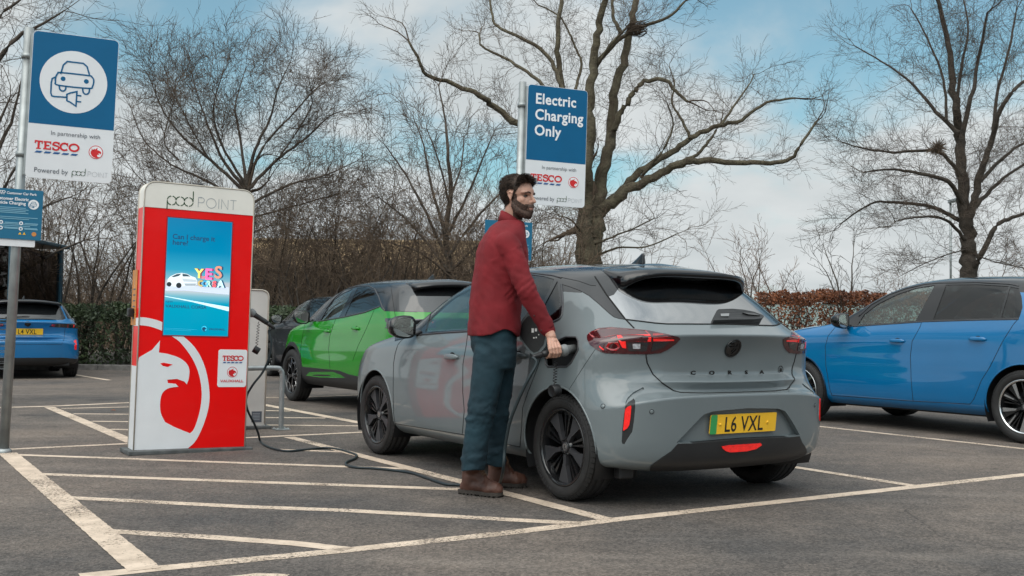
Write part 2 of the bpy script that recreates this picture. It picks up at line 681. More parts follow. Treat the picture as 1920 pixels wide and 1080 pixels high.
        for s in ((1, -1) if mirror else (1,)):
            vs = [Vector((p.x, s * p.y, p.z)) for p in top]
            nn = sum((h[1] for h in hit), Vector()); nn.y *= s
            fs = []
            for t in tr:
                nrm = (vs[t[1]] - vs[t[0]]).cross(vs[t[2]] - vs[t[0]])
                fs.append(t if nrm.dot(nn) > 0 else t[::-1])
            k = len(vs)
            vs = vs + [Vector((h[0].x - h[1].x * .004, s * (h[0].y - h[1].y * .004), h[0].z - h[1].z * .004)) for h in hit]
            for i in range(k):
                j = (i + 1) % k
                fs.append((i, j, j + k, i + k))
            mb.add(vs, fs, mt, False)
        return mb


def glass_mat(name, tint, refl=1.0, ior=1.5):
    mt = bpy.data.materials.new(name); mt.use_nodes = True
    nt = mt.node_tree; nt.nodes.clear()
    N, L = nt.nodes.new, nt.links.new
    o = N('ShaderNodeOutputMaterial'); mx = N('ShaderNodeMixShader')
    t = N('ShaderNodeBsdfTransparent'); g = N('ShaderNodeBsdfGlossy'); lw = N('ShaderNodeLayerWeight'); lw.inputs['Blend'].default_value = .5; pw = N('ShaderNodeMath'); pw.operation = 'POWER'; pw.inputs[1].default_value = 4.2; fr = N('ShaderNodeMapRange')
    t.inputs[0].default_value = (*tint, 1); g.inputs['Roughness'].default_value = .01
    g.inputs['Color'].default_value = (refl, refl, refl, 1)
    L(lw.outputs['Facing'], pw.inputs[0]); L(pw.outputs[0], fr.inputs['Value']); fr.inputs['To Min'].default_value = ((ior - 1) / (ior + 1)) ** 2
    L(fr.outputs[0], mx.inputs[0]); L(t.outputs[0], mx.inputs[1]); L(g.outputs[0], mx.inputs[2]); L(mx.outputs[0], o.inputs[0])
    MATS[name] = mt
    return mt


mat('trim_black', (.012, .012, .013), .45, var=.1)
mat('gap_black', (.004, .004, .004), .8, var=0)
mat('gloss_black', (.004, .004, .005), .14, coat=.6, var=0, spec=.3)
mat('rim_glint', (.16, .16, .165), .3, metal=.5, var=0)  # pale lines painted as edge highlights on the spokes
mat('satin_black', (.042, .042, .046), .36, var=.08)
mat('plastic_black', (.018, .018, .019), .5, var=.1, bump=.05, bscale=300)
mat('tyre_rubber', (.017, .016, .016), .72, var=.25, scale=14, bump=.12, bscale=90)
mat('rim_black', (.010, .010, .011), .22, coat=.6, var=0)
mat('rim_dark', (.004, .004, .004), .6, var=0)
mat('alloy_bright', (.72, .72, .73), .22, metal=1, var=.05)
mat('alloy_dark', (.03, .03, .032), .3, metal=.6, var=0)
mat('chrome', (.7, .7, .7), .1, metal=1, var=0)
mat('lamp_red', (.32, .006, .008), .12, coat=1, var=.1, scale=20)
mat('lamp_dark_red', (.055, .004, .006), .1, coat=1, var=.2, scale=25)
mat('lamp_lit', (.8, .015, .012), .2, coat=1, var=.12, scale=40, emit=.22)  # red with added glow, worn by lamp elements and unpowered reflectors
mat('lamp_smoke', (.02, .02, .023), .08, coat=1, var=.1)
mat('lamp_clear', (.4, .4, .42), .15, coat=1, var=.3, scale=60)
mat('plate_yellow', (.95, .53, .025), .4, var=.03, coat=.2)
mat('plate_white', (.8, .8, .78), .4, var=.03)
mat('plate_green', (.04, .33, .09), .4, var=.03)
mat('letter_black', (.012, .012, .012), .5, var=0)
mat('cabin_grey', (.03, .03, .032), .8, var=.15, scale=20)
mat('cabin_light', (.28, .28, .27), .9, var=.05)
mat('mirror_glass', (.34, .36, .36), .02, metal=1, var=0)
glass_mat('glass_clear', (.84, .89, .87), .95, 1.5)
glass_mat('glass_tint', (.28, .29, .295), .95, 1.52)
mat('glass_rear', (.006, .0065, .007), .02, var=0, ior=5)
mat('glass_dark', (.010, .011, .012), .05, var=0, ior=1.8)


def make_wheel(name, r, w, rim_r, style, parent, loc, side, hub=.06):
    """wheel with its outer face towards +y (side 1) or -y"""
    mb = MB()
    T = MATS['tyre_rubber']
    mx = Matrix.Translation((0, 0, 0)) @ Matrix.Rotation(-math.pi / 2, 4, 'X')     # local z -> +y
    h = w / 2
    prof = [(rim_r - .004, h * .62), (rim_r + .004, h * .84), (rim_r + .012, h * .93), (rim_r + (r - rim_r) * .28, h * .99), (rim_r + (r - rim_r) * .55, h * 1.0), (rim_r + (r - rim_r) * .62, h * .985),
            (r - .022, h * .93), (r - .011, h * .86), (r - .004, h * .74)]
    tread = []
    for y0 in (.62, .22, -.22, -.62):                       # four grooves round the tread
        tread += [(r - .001, h * (y0 + .10)), (r - .001, h * (y0 + .05)), (r - .009, h * (y0 + .045)), (r - .009, h * (y0 - .045)), (r - .001, h * (y0 - .05))]
    prof = prof + tread + [(a, -b) for a, b in prof[::-1]]
    root = empty(name); root.parent = parent
    mb.lathe(prof, mx, T, 72)
    # sipes on the shoulders
    for i in range(60):
        a = 2 * math.pi * i / 60
        for s in (1, -1):
            ca, sa = math.cos(a), math.sin(a)
            p0 = mx @ Vector((ca * (r - .0005), sa * (r - .0005), s * h * .72)); p1 = mx @ Vector((math.cos(a + .02) * (r - .017), math.sin(a + .02) * (r - .017), s * h * .915))
            mb.tube([p0, p1], .0022, MATS['gap_black'], 4)
    mb.tube([mx @ Vector((math.cos(a) * (rim_r + (r - rim_r) * .72), math.sin(a) * (rim_r + (r - rim_r) * .72), h * .965)) for a in np.linspace(0, 2 * math.pi, 73)[:-1]], .0016, T, 4, closed=True)
    if style == 'corsa':                                      # moulded lettering on the sidewall
        rr_ = rim_r + (r - rim_r) * .50
        for k0 in (205, 25):
            for i, ch in enumerate('MICHELIN'):
                a = R(k0 + 6.4 * i)
                f2 = mx @ Matrix.Translation((rr_ * math.cos(a), rr_ * math.sin(a), h * 1.0)) @ Matrix.Rotation(a + math.pi / 2, 4, 'Z')
                mb.text(ch, f2 @ Matrix.Translation((0, -.008, 0)), .026, MATS['satin_black'], align='CENTER', bold=.0006, d1=.0018, sx=1.1)
    t = mb.build('tyre', root)
    rb = MB()
    K, D = MATS['rim_black'], MATS['rim_dark']
    lip = MATS['alloy_bright'] if style == 'astra' else K
    rb.lathe([(rim_r - .002, h * .80), (rim_r + .006, h * .86), (rim_r + .004, h * .90), (rim_r - .006, h * .90), (rim_r - .012, h * .82)], mx, lip, 64)
    rb.lathe([(rim_r - .012, h * .82), (rim_r - .022, h * .5), (rim_r - .03, -h * .75)], mx, K, 64)
    rb.lathe([(.16, -.035), (.0, -.035)], mx, MATS['alloy_dark'], 48)       # brake disc
    rb.lathe([(rim_r - .03, -h * .55), (.001, -h * .55)], mx, D, 48)
    rb.lathe([(.055, h * .0), (.052, h * .42), (.04, h * .60), (.030, h * .62), (.028, h * .56), (0, h * .56)], mx, K, 32)
    fr = Matrix(mx)
    zo = h * .66
    def pol(*pts): return [(a * math.cos(R(b)), a * math.sin(R(b))) for a, b in pts]
    ro = rim_r - .010
    if style == 'corsa':
        for i in range(5):
            q = 72 * i + 18
            rb.prism(pol((.045, q - 16), (.10, q - 9), (ro, q - 15), (ro, q), (ro, q + 11), (.11, q + 5), (.05, q + 16)), fr, zo - .03, zo, MATS['satin_black'])
            rb.ribbon(pol((.10, q - 9), (ro, q - 15), (ro, q), (ro, q + 11), (.11, q + 5)), .0022, fr, MATS['rim_glint'], zo + .0006)
            for a in (q + 25, q + 38):
                rb.prism(pol((.06, q + 34 + (a - q - 31) * .9), (ro, a - 3.2), (ro, a + 3.2), (.06, q + 36 + (a - q - 31) * .9)), fr, zo - .035, zo - .008, K)
            rb.prism(pol((ro - .025, q + 23), (ro - .002, q + 22), (ro - .002, q + 41), (ro - .025, q + 40)), fr, zo - .035, zo - .010, K)
            rb.prism(pol((ro * .93, q + 14.5), (ro * .98, q + 14), (ro * .98, q + 20), (ro * .93, q + 20)), fr, zo - .04, zo - .012, MATS['alloy_dark'])
    elif style == 'mokka':
        for i in range(5):
            q = 72 * i + 10
            rb.prism(pol((.04, q - 20), (ro * .6, q - 10), (ro, q - 20), (ro, q - 8), (ro * .72, q), (ro, q + 8), (ro, q + 20), (ro * .6, q + 10), (.04, q + 20)), fr, zo - .03, zo, K)
            al = MATS['alloy_bright']
            for s in (1, -1):
                rb.prism(pol((ro * .55, q + s * 11), (ro * .60, q + s * 9), (ro, q + s * 17), (ro, q + s * 22)), fr, zo - .006, zo + .003, al)
            rb.prism(pol((ro * .52, q - 12), (ro * .57, q), (ro * .52, q + 12), (ro * .47, q)), fr, zo - .006, zo + .003, K)
            rb.prism(pol((ro * .80, q + 36 - 17), (ro * .86, q + 36 - 17), (ro * .70, q + 36), (ro * .86, q + 36 + 17), (ro * .80, q + 36 + 17), (ro * .63, q + 36)), fr, zo - .006, zo + .003, al)
            rb.prism(pol((ro * .55, q + 36 - 26), (ro * .62, q + 36 - 24), (ro * .86, q + 36 - 17), (ro * .80, q + 36 - 17)), fr, zo - .006, zo + .0035, al)
            rb.prism(pol((ro * .55, q + 36 + 26), (ro * .62, q + 36 + 24), (ro * .86, q + 36 + 17), (ro * .80, q + 36 + 17)), fr, zo - .006, zo + .0035, al)
    else:
        for i in range(5):
            q = 72 * i + 20
            al = MATS['alloy_bright']
            rb.prism(pol((.04, q - 18), (.09, q - 9), (ro, q - 9), (ro, q + 9), (.09, q + 9), (.04, q + 18)), fr, zo - .035, zo - .006, K)
            rb.prism(pol((.085, q - 5), (ro, q - 15), (ro, q - 5), (.10, q + 4)), fr, zo - .006, zo + .002, al)
            rb.prism(pol((.08, q + 16), (ro, q + 19), (ro, q + 29), (.10, q + 27)), fr, zo - .035, zo, K)
            rb.prism(pol((ro * .50, q + 20), (ro, q + 24), (ro, q + 29), (ro * .55, q + 25)), fr, zo, zo + .003, al)
            for a in (q + 33, q + 44):
                rb.prism(pol((.06, q + 36), (ro, a - 2), (ro, a + 2), (.06, q + 38)), fr, zo - .04, zo - .015, K)
    for i in range(5):
        a = 72 * i + 40
        c = mx @ Vector((.043 * math.cos(R(a)), .043 * math.sin(R(a)), 0))
        rb.lathe([(.008, h * .45), (.008, h * .61), (0, h * .61)], Matrix.Translation(c) @ mx, MATS['alloy_dark'], 8)
    rim = rb.build('rim', root)
    cp = MB()
    cp.lathe([(.029, h * .55), (.029, h * .64), (.026, h * .655), (0, h * .655)], mx, MATS['satin_black'], 24)
    cp.prism(circ(0, 0, .021, 20), fr, h * .655, h * .66, MATS['alloy_bright'])
    cp.ribbon([(-.012, .010), (.004, .010), (-.002, 0), (.006, -.002), (.0, -.012)], .004, fr, MATS['letter_black'], h * .662)
    cp.build('wheel_cap', rim)
    root.location = loc
    if side < 0: root.rotation_euler = (0, 0, math.pi)
    return root


def copy_tree(o, parent=None):
    c = o.copy(); COL.objects.link(c)
    if parent: c.parent = parent
    for ch in list(o.children): copy_tree(ch, c)
    return c


def uk_plate(text, parent, fr, mt, green=False, w=.52, h=.111):
    mb = MB()
    mb.prism(rrect(-w / 2, -h / 2, w / 2, h / 2, .008), fr, -.004, .003, mt)
    if green: mb.prism(rrect(-w / 2, -h / 2, -w / 2 + .05, h / 2, .008, 4), fr, .0031, .0036, MATS['plate_green'])
    pl = mb.build('number_plate', parent)
    tb = MB()
    tb.text(text, fr, .124, MATS['letter_black'], align='CENTER', bold=.0012, d1=.0045, sx=.77, space=1.06)
    for v in range(len(tb.v)):
        tb.v[v] = tuple(Vector(tb.v[v]) - fr.to_3x3() @ Vector((0, .044, 0)))
    tb.build('plate_lettering', pl)
    sb = MB()
    for s in (-1, 1): sb.lathe([(.008, .0), (.008, .005), (.004, .008), (0, .008)], fr @ Matrix.Translation((s * w * .36, 0, .003)), mt, 12)
    sb.build('plate_screw', pl)
    return pl
def corsa_rows():
    # rear end: columns 0..4 per row, (x, y, z)
    rear = [
        [(-.52, 0, .205), (-.515, .30, .205), (-.48, .58, .21), (-.40, .74, .225), (-.34, .81, .235)],
        [(-.615, 0, .24), (-.61, .30, .24), (-.565, .60, .245), (-.485, .785, .25), (-.345, .868, .252)],
        [(-.635, 0, .40), (-.63, .30, .40), (-.585, .60, .39), (-.50, .80, .36), (-.345, .885, .345)],
        [(-.648, 0, .53), (-.642, .30, .53), (-.595, .60, .52), (-.505, .80, .48), (-.345, .89, .46)],
        [(-.656, 0, .638), (-.650, .30, .636), (-.605, .60, .626), (-.505, .80, .58), (-.34, .892, .56)],
        [(-.562, 0, .652), (-.552, .28, .652), (-.515, .52, .655), (-.455, .765, .645), (-.325, .885, .64)],
        [(-.606, 0, .706), (-.596, .28, .706), (-.528, .50, .712), (-.430, .745, .705), (-.31, .868, .70)],
        [(-.492, 0, .742), (-.487, .28, .742), (-.468, .52, .746), (-.415, .74, .75), (-.30, .862, .76)],
        [(-.505, 0, .88), (-.498, .28, .88), (-.482, .54, .87), (-.415, .765, .86), (-.285, .87, .84)],
        [(-.578, 0, .974), (-.570, .28, .974), (-.515, .56, .967), (-.405, .775, .945), (-.25, .865, .92)],
        [(-.460, 0, 1.040), (-.450, .28, 1.042), (-.375, .545, 1.05), (-.260, .705, 1.05), (-.10, .792, 1.045)],
        [(-.275, 0, 1.185), (-.268, .28, 1.185), (-.205, .50, 1.185), (-.125, .635, 1.18), (.00, .712, 1.175)],
        [(-.075, 0, 1.325), (-.068, .26, 1.325), (-.015, .46, 1.32), (.055, .56, 1.318), (.16, .612, 1.325)],
        [(.05, 0, 1.410), (.055, .20, 1.41), (.09, .33, 1.405), (.15, .39, 1.40), (.24, .405, 1.405)],
        [(.14, 0, 1.432), (.20, 0, 1.434), (.28, 0, 1.437), (.36, 0, 1.44), (.46, 0, 1.443)],
    ]
    X = [-.12, .2, .6, 1.0, 1.4, 1.8, 2.2, 2.55]                     # columns 5..12
    yr = [.79, .865, .884, .891, .893, .892, .888, .882, .874, .862]
    zR = [.20, .245, .34, .46, .56, .64, .70, .765, .84, .915]       # at x = 0
    zF = [.20, .245, .34, .45, .53, .60, .66, .72, .79, .872]        # at x = 2.4
    plan = lambda x: interp(x, [-.3, .2, 1.2, 2.0, 2.55, 2.9], [.985, 1, 1, .993, .975, .93])
    rows = []
    for k in range(10):
        r = list(rear[k])
        for x in X:
            t = x / 2.4
            z = lerp(zR[k], zF[k], t)
            y = yr[k] * plan(x)
            if k in (4, 5, 6, 7): y -= .010 * math.exp(-((x - 1.2) / .75) ** 2)      # door skin runs in a little between the arches
            r.append((x, y, z))
        zf = [.20, .25, .34, .44, .51, .57, .62, .665, .71, .755][k]
        tx = [-.10, -.02, 0, .01, .01, .0, -.01, -.03, -.06, -.11][k]
        r += [(2.92 + tx * .5, yr[k] * .945, lerp(zF[k], zf, .35)), (3.22 + tx, yr[k] * .80, lerp(zF[k], zf, .8)), (3.40 + tx, yr[k] * .47, zf), (3.45 + tx, 0, zf)]
        rows.append(r)
    # belt / fender top
    b = list(rear[10])
    for x, y, z in ((.08, .812, 1.043), (.32, .815, 1.035), (.66, .815, 1.018), (1.04, .815, 1.0), (1.42, .812, .982), (1.8, .805, .965), (2.17, .79, .945), (2.5, .775, .912)): b.append((x, y, z))
    b += [(2.85, .735, .872), (3.10, .60, .825), (3.25, .35, .80), (3.30, 0, .80)]
    rows.append(b)
    g = list(rear[11])
    for x, y, z in ((.14, .735, 1.185), (.36, .742, 1.19), (.68, .742, 1.19), (1.03, .738, 1.185), (1.38, .728, 1.165), (1.74, .735, 1.10), (2.06, .758, .99), (2.36, .73, .945)): g.append((x, y, z))
    g += [(2.60, .60, .925), (2.74, .43, .915), (2.83, .22, .912), (2.86, 0, .912)]
    rows.append(g)
    c = list(rear[12])
    for x, y, z in ((.30, .632, 1.345), (.48, .638, 1.358), (.74, .640, 1.368), (1.05, .636, 1.372), (1.36, .632, 1.352), (1.66, .655, 1.275), (1.93, .695, 1.125), (2.20, .715, .975)): c.append((x, y, z))
    c += [(2.33, .56, .962), (2.39, .38, .965), (2.42, .2, .968), (2.43, 0, .968)]
    rows.append(c)
    t = list(rear[13])
    for x, y, z in ((.36, .415, 1.415), (.54, .42, 1.425), (.78, .42, 1.432), (1.04, .42, 1.432), (1.29, .43, 1.410), (1.52, .455, 1.345), (1.72, .47, 1.255), (1.88, .45, 1.165)): t.append((x, y, z))
    t += [(1.95, .34, 1.16), (1.985, .22, 1.16), (2.0, .11, 1.16), (2.005, 0, 1.16)]
    rows.append(t)
    q = list(rear[14])
    xs = [.56, .68, .80, .93, 1.05, 1.16, 1.25, 1.33, 1.40, 1.45, 1.49, 1.52]
    for x in xs: q.append((x, 0, interp(x, [.46, .8, 1.1, 1.33, 1.52], [1.443, 1.448, 1.444, 1.43, 1.402])))
    rows.append(q)
    creases = [(4, 1, 0, 3), (4, .5, 3, 4), (6, 1, 0, 3), (7, .6, 0, 2), (9, 1, 0, 3), (9, .75, 3, 4), (2, .6, 2, 4), (9, .25, 4, 6), (5, .3, 0, 2), (10, .3, 0, 12), (12, .25, 5, 13)]
    return rows, creases
# ---------------------------------------------------------------- ground and painted lines
def asphalt():
    mt = bpy.data.materials.new('asphalt'); mt.use_nodes = True
    nt = mt.node_tree; b = nt.nodes['Principled BSDF']; N, L = nt.nodes.new, nt.links.new
    tc = N('ShaderNodeTexCoord')
    def noise(scale, det=3, rough=.5):
        n = N('ShaderNodeTexNoise'); n.inputs['Scale'].default_value = scale; n.inputs['Detail'].default_value = det; n.inputs['Roughness'].default_value = rough
        L(tc.outputs['Object'], n.inputs['Vector']); return n
    def ramp(src, p0, c0, p1, c1):
        r = N('ShaderNodeValToRGB'); e = r.color_ramp.elements
        e[0].position, e[0].color = p0, (*c0, 1); e[1].position, e[1].color = p1, (*c1, 1)
        L(src, r.inputs[0]); return r
    def mul(a, bb, t='MULTIPLY', f=1.):
        m_ = N('ShaderNodeMix'); m_.data_type = 'RGBA'; m_.blend_type = t; m_.inputs['Factor'].default_value = f
        L(a, m_.inputs['A']); L(bb, m_.inputs['B']); return m_.outputs['Result']
    stone = N('ShaderNodeTexVoronoi'); stone.inputs['Scale'].default_value = 85; L(tc.outputs['Object'], stone.inputs['Vector'])
    sp = ramp(stone.outputs['Color'], .15, (.074, .066, .060), .9, (.174, .152, .137))       # aggregate, stone by stone
    big = noise(.38, 6, .62); patch = ramp(big.outputs['Fac'], .36, (.52, .56, .61), .66, (1.36, 1.26, 1.16))
    mid = noise(5, 5, .65); mot = ramp(mid.outputs['Fac'], .3, (.82, .82, .82), .7, (1.16, 1.15, 1.14))
    fine = noise(160, 2); gr = ramp(fine.outputs['Fac'], .3, (.70, .70, .70), .72, (1.30, 1.28, 1.26))
    c = mul(mul(mul(sp.outputs[0], patch.outputs[0]), mot.outputs[0]), gr.outputs[0])
    # pale dust streaks dragged by tyres
    mp = N('ShaderNodeMapping'); mp.inputs['Scale'].default_value = (.35, 2.2, 1); mp.inputs['Rotation'].default_value = (0, 0, R(-28)); L(tc.outputs['Object'], mp.inputs[0])
    st = N('ShaderNodeTexNoise'); st.inputs['Scale'].default_value = 1.4; st.inputs['Detail'].default_value = 5; L(mp.outputs[0], st.inputs['Vector'])
    sr = ramp(st.outputs['Fac'], .55, (0, 0, 0), .8, (.050, .044, .038))
    c = mul(c, sr.outputs[0], 'ADD')
    # oil stains and a few hairline cracks
    os_ = noise(1.25, 3, .45); orp = ramp(os_.outputs['Fac'], .655, (1, 1, 1), .73, (.60, .60, .62)); c = mul(c, orp.outputs[0])
    wv = noise(1.8, 4, .6); ofs = N('ShaderNodeMix'); ofs.data_type = 'RGBA'; ofs.inputs['Factor'].default_value = .22; L(tc.outputs['Object'], ofs.inputs['A']); L(wv.outputs['Color'], ofs.inputs['B'])
    ck = N('ShaderNodeTexVoronoi'); ck.feature = 'DISTANCE_TO_EDGE'; ck.inputs['Scale'].default_value = .42; L(ofs.outputs['Result'], ck.inputs['Vector'])
    cl = ramp(ck.outputs['Distance'], .001, (.62, .62, .62), .0035, (1, 1, 1))
    gate = noise(.6, 2); gr_ = ramp(gate.outputs['Fac'], .54, (0, 0, 0), .62, (1, 1, 1))
    m2 = N('ShaderNodeMix'); m2.data_type = 'RGBA'; m2.blend_type = 'MULTIPLY'; L(gr_.outputs[0], m2.inputs['Factor']); L(c, m2.inputs['A']); L(cl.outputs[0], m2.inputs['B']); c = m2.outputs['Result']
    L(c, b.inputs['Base Color'])
    b.inputs['Roughness'].default_value = .82; b.inputs['Specular IOR Level'].default_value = .35
    bp = N('ShaderNodeBump'); bp.inputs['Strength'].default_value = .55; bp.inputs['Distance'].default_value = .006
    ad = N('ShaderNodeMath'); ad.operation = 'ADD'; L(stone.outputs['Distance'], ad.inputs[0]); L(fine.outputs['Fac'], ad.inputs[1])
    L(ad.outputs[0], bp.inputs['Height']); L(bp.outputs[0], b.inputs['Normal'])
    MATS['asphalt'] = mt
    return mt


def line_paint():
    mt = bpy.data.materials.new('line_paint'); mt.use_nodes = True
    nt = mt.node_tree; b = nt.nodes['Principled BSDF']; N, L = nt.nodes.new, nt.links.new
    tc = N('ShaderNodeTexCoord')
    n = N('ShaderNodeTexNoise'); n.inputs['Scale'].default_value = 7; n.inputs['Detail'].default_value = 9; n.inputs['Roughness'].default_value = .7
    L(tc.outputs['Object'], n.inputs['Vector'])
    r = N('ShaderNodeValToRGB'); r.color_ramp.elements[0].color = (.42, .33, .25, 1); r.color_ramp.elements[1].color = (.66, .53, .415, 1)
    r.color_ramp.elements[0].position = .33; r.color_ramp.elements[1].position = .62
    L(n.outputs['Fac'], r.inputs[0]); L(r.outputs[0], b.inputs['Base Color'])
    n2 = N('ShaderNodeTexNoise'); n2.inputs['Scale'].default_value = 55; n2.inputs['Detail'].default_value = 6; n2.inputs['Roughness'].default_value = .75
    L(tc.outputs['Object'], n2.inputs['Vector'])
    n3 = N('ShaderNodeTexNoise'); n3.inputs['Scale'].default_value = 1.6; n3.inputs['Detail'].default_value = 3; L(tc.outputs['Object'], n3.inputs['Vector'])
    ad = N('ShaderNodeMath'); ad.operation = 'MULTIPLY_ADD'; ad.inputs[1].default_value = .55; L(n3.outputs['Fac'], ad.inputs[0]); L(n2.outputs['Fac'], ad.inputs[2])
    a = N('ShaderNodeValToRGB'); a.color_ramp.elements[0].position = .62; a.color_ramp.elements[1].position = .72
    L(ad.outputs[0], a.inputs[0]); L(a.outputs[0], b.inputs['Alpha'])
    b.inputs['Roughness'].default_value = .75
    bp = N('ShaderNodeBump'); bp.inputs['Strength'].default_value = .15; bp.inputs['Distance'].default_value = .004; L(n2.outputs['Fac'], bp.inputs['Height']); L(bp.outputs[0], b.inputs['Normal'])
    MATS['line_paint'] = mt
    return mt


A_, P_ = asphalt(), line_paint()
MB().add([(-400, -60, 0), (400, -60, 0), (400, 900, 0), (-400, 900, 0)], [(0, 1, 2, 3)], A_).build('ground', kind='structure')


def painted(pts, w=.10, z=.0018, name='road_marking'):
    P = [gp(*p) if len(p) == 2 else Vector((p[0], p[1], 0)) for p in pts]
    # step along, edges a little uneven
    out = []
    for a, b in zip(P[:-1], P[1:]):
        n = max(1, int((b - a).length / .03))
        for i in range(n): out.append(a.lerp(b, i / n))
    out.append(P[-1])
    vs, fs = [], []
    for i, p in enumerate(out):
        t = (out[min(i + 1, len(out) - 1)] - out[max(i - 1, 0)]).normalized(); nn = Vector((-t.y, t.x, 0))
        for s in (1, -1): vs.append(p + nn * s * (w / 2 + rng.uniform(-.0025, .0025)) + Vector((0, 0, z)))
        if i: fs.append((2 * i - 2, 2 * i - 1, 2 * i + 1, 2 * i))
    return MB().add(vs, fs, P_, False).build(name, kind='structure')


painted([(14, 850), (272, 1069)], .13, .0034)
painted([(150, 1081), (290, 1067), (650, 1032), (960, 998.5), (1160, 974), (1720, 912.5), (1960, 886)], .10, .0018)
painted([(542, 820), (1135, 974)], .10, .0034)
painted([(20, 842.5), (240, 832)], .09); painted([(440, 822), (690, 810)], .09)
painted([(30, 853), (262, 861)], .085); painted([(262, 861.5), (785, 880)], .085)
painted([(70, 889), (450, 903), (870, 918)], .095)
painted([(120, 933), (450, 950), (650, 957.5), (960, 975), (1090, 982)], .095)
painted([(200, 996), (400, 1008), (550, 1019), (655, 1031)], .095)
painted([(520, 843), (655, 848)], .08)
painted([(1395, 862), (1490, 876.5), (1716, 912)], .09, .0034)
painted([(1400, 785), (1530, 799), (1960, 846)], .09)
painted([(93, 764), (250, 830)], .12, .0034)
painted([(-60, 766), (88, 762), (245, 755), (300, 753)], .12)
for q in (((115, 766), (250, 763)), ((137, 776), (250, 777)), ((172, 790), (250, 791)), ((206, 805), (250, 806))): painted(q, .09)
painted([(470, 755), (499, 760), (680, 794)], .12, .0034)
for q in (((490, 770), (545, 771)), ((490, 783), (610, 784)), ((490, 797), (690, 799)), ((440, 746), (560, 745), (690, 740))): painted(q, .09)
painted([(130, 701), (205, 713)], .1)
painted([(430, 1084), (480, 1078), (540, 1080)], .05)

# kerb and planting bed in front of the hedge
mat('kerb_stone', (.16, .15, .14), .85, var=.25, scale=9, bump=.3, bscale=80)
mat('soil', (.035, .028, .02), .95, var=.4, scale=6, bump=.5, bscale=20)
mat('grass_green', (.035, .05, .018), .95, var=.4, scale=8, bump=.5, bscale=40)
kb = MB()
for i in range(26):
    x = -19 + i * .92
    kb.box((x, 22.75, -.05), (x + .91, 22.90, .12), MATS['kerb_stone'], .012)
kb.build('kerb', kind='structure')
MB().box((-40, 22.9, -.05), (5, 34, .085), MATS['soil']).build('planting_bed_soil', kind='structure')
MB().box((6, 25.5, -.05), (60, 60, .07), MATS['grass_green']).build('verge_grass', kind='structure')
# ---------------------------------------------------------------- trees
mat('bark_olive', (.062, .050, .032), .95, var=.5, scale=5, bump=1, bscale=16, bdist=.05, col2=(.115, .098, .062))
mat('bark_brown', (.055, .042, .033), .95, var=.5, scale=5, bump=1, bscale=18, bdist=.04, col2=(.105, .085, .068))
mat('bark_dark', (.034, .026, .020), .95, var=.5, scale=5, bump=1, bscale=18, bdist=.04, col2=(.072, .058, .046))
mat('twig_brown', (.095, .066, .045), .95, var=.3, scale=1.2, col2=(.175, .122, .082))
mat('twig_dark', (.060, .043, .032), .95, var=.3, scale=1.2, col2=(.11, .08, .058))
mat('twig_mid', (.058, .040, .028), .95, var=.3, scale=1.2, col2=(.115, .080, .054))
mat('twig_grey', (.055, .048, .042), .95, var=.3, scale=1.2, col2=(.09, .078, .068))
mat('twig_red', (.10, .055, .035), .95, var=.3, scale=1.2, col2=(.16, .09, .055))


class Tubes:
    """many tapering tubes in one mesh, built by numpy"""

    def __init__(self): self.b = []

    def add(self, pts, rad): self.b.append((pts, rad))

    def build(self, name, mt, parent, sides=3, origin=(0, 0, 0)):
        groups = {}
        for p, r in self.b: groups.setdefault(len(p), []).append((p, r))
        V, F = [], []; o = 0
        for k, it in groups.items():
            P = np.array([[tuple(q) for q in p] for p, _ in it], float) - np.array(origin); Rr = np.array([r for _, r in it], float)
            T = np.empty_like(P); T[:, 1:-1] = P[:, 2:] - P[:, :-2]; T[:, 0] = P[:, 1] - P[:, 0]; T[:, -1] = P[:, -1] - P[:, -2]
            T /= np.linalg.norm(T, axis=2, keepdims=True) + 1e-9
            ref = np.where(np.abs(T[..., 2:3]) > .8, np.array([1., .2, 0]), np.array([.1, 0, 1.]))
            A = np.cross(T, ref); A /= np.linalg.norm(A, axis=2, keepdims=True) + 1e-9
            B = np.cross(T, A)
            an = np.arange(sides) * 2 * np.pi / sides
            ring = P[:, :, None] + Rr[:, :, None, None] * (A[:, :, None] * np.cos(an)[None, None, :, None] + B[:, :, None] * np.sin(an)[None, None, :, None])
            n = len(it)
            V.append(ring.reshape(-1, 3))
            base = o + np.arange(n)[:, None, None] * k * sides + np.arange(k - 1)[None, :, None] * sides
            j = np.arange(sides)[None, None, :]; j2 = (j + 1) % sides
            q = np.stack([base + j, base + j2, base + sides + j2, base + sides + j], -1).reshape(-1, 4)
            F.append(q); o += n * k * sides
        V = np.concatenate(V); F = np.concatenate(F).astype(np.int32)
        me = bpy.data.meshes.new(name)
        me.vertices.add(len(V)); me.vertices.foreach_set('co', V.astype(np.float32).ravel())
        me.loops.add(F.size); me.loops.foreach_set('vertex_index', F.ravel())
        me.polygons.add(len(F)); me.polygons.foreach_set('loop_start', np.arange(0, F.size, 4, dtype=np.int32)); me.polygons.foreach_set('loop_total', np.full(len(F), 4, np.int32))
        me.polygons.foreach_set('use_smooth', np.ones(len(F), bool))
        me.materials.append(mt); me.update(); me.validate()
        ob = bpy.data.objects.new(name, me); COL.objects.link(ob); ob.parent = parent
        return ob


def rv(g, s=1.): return Vector((g.gauss(0, s), g.gauss(0, s), g.gauss(0, s)))


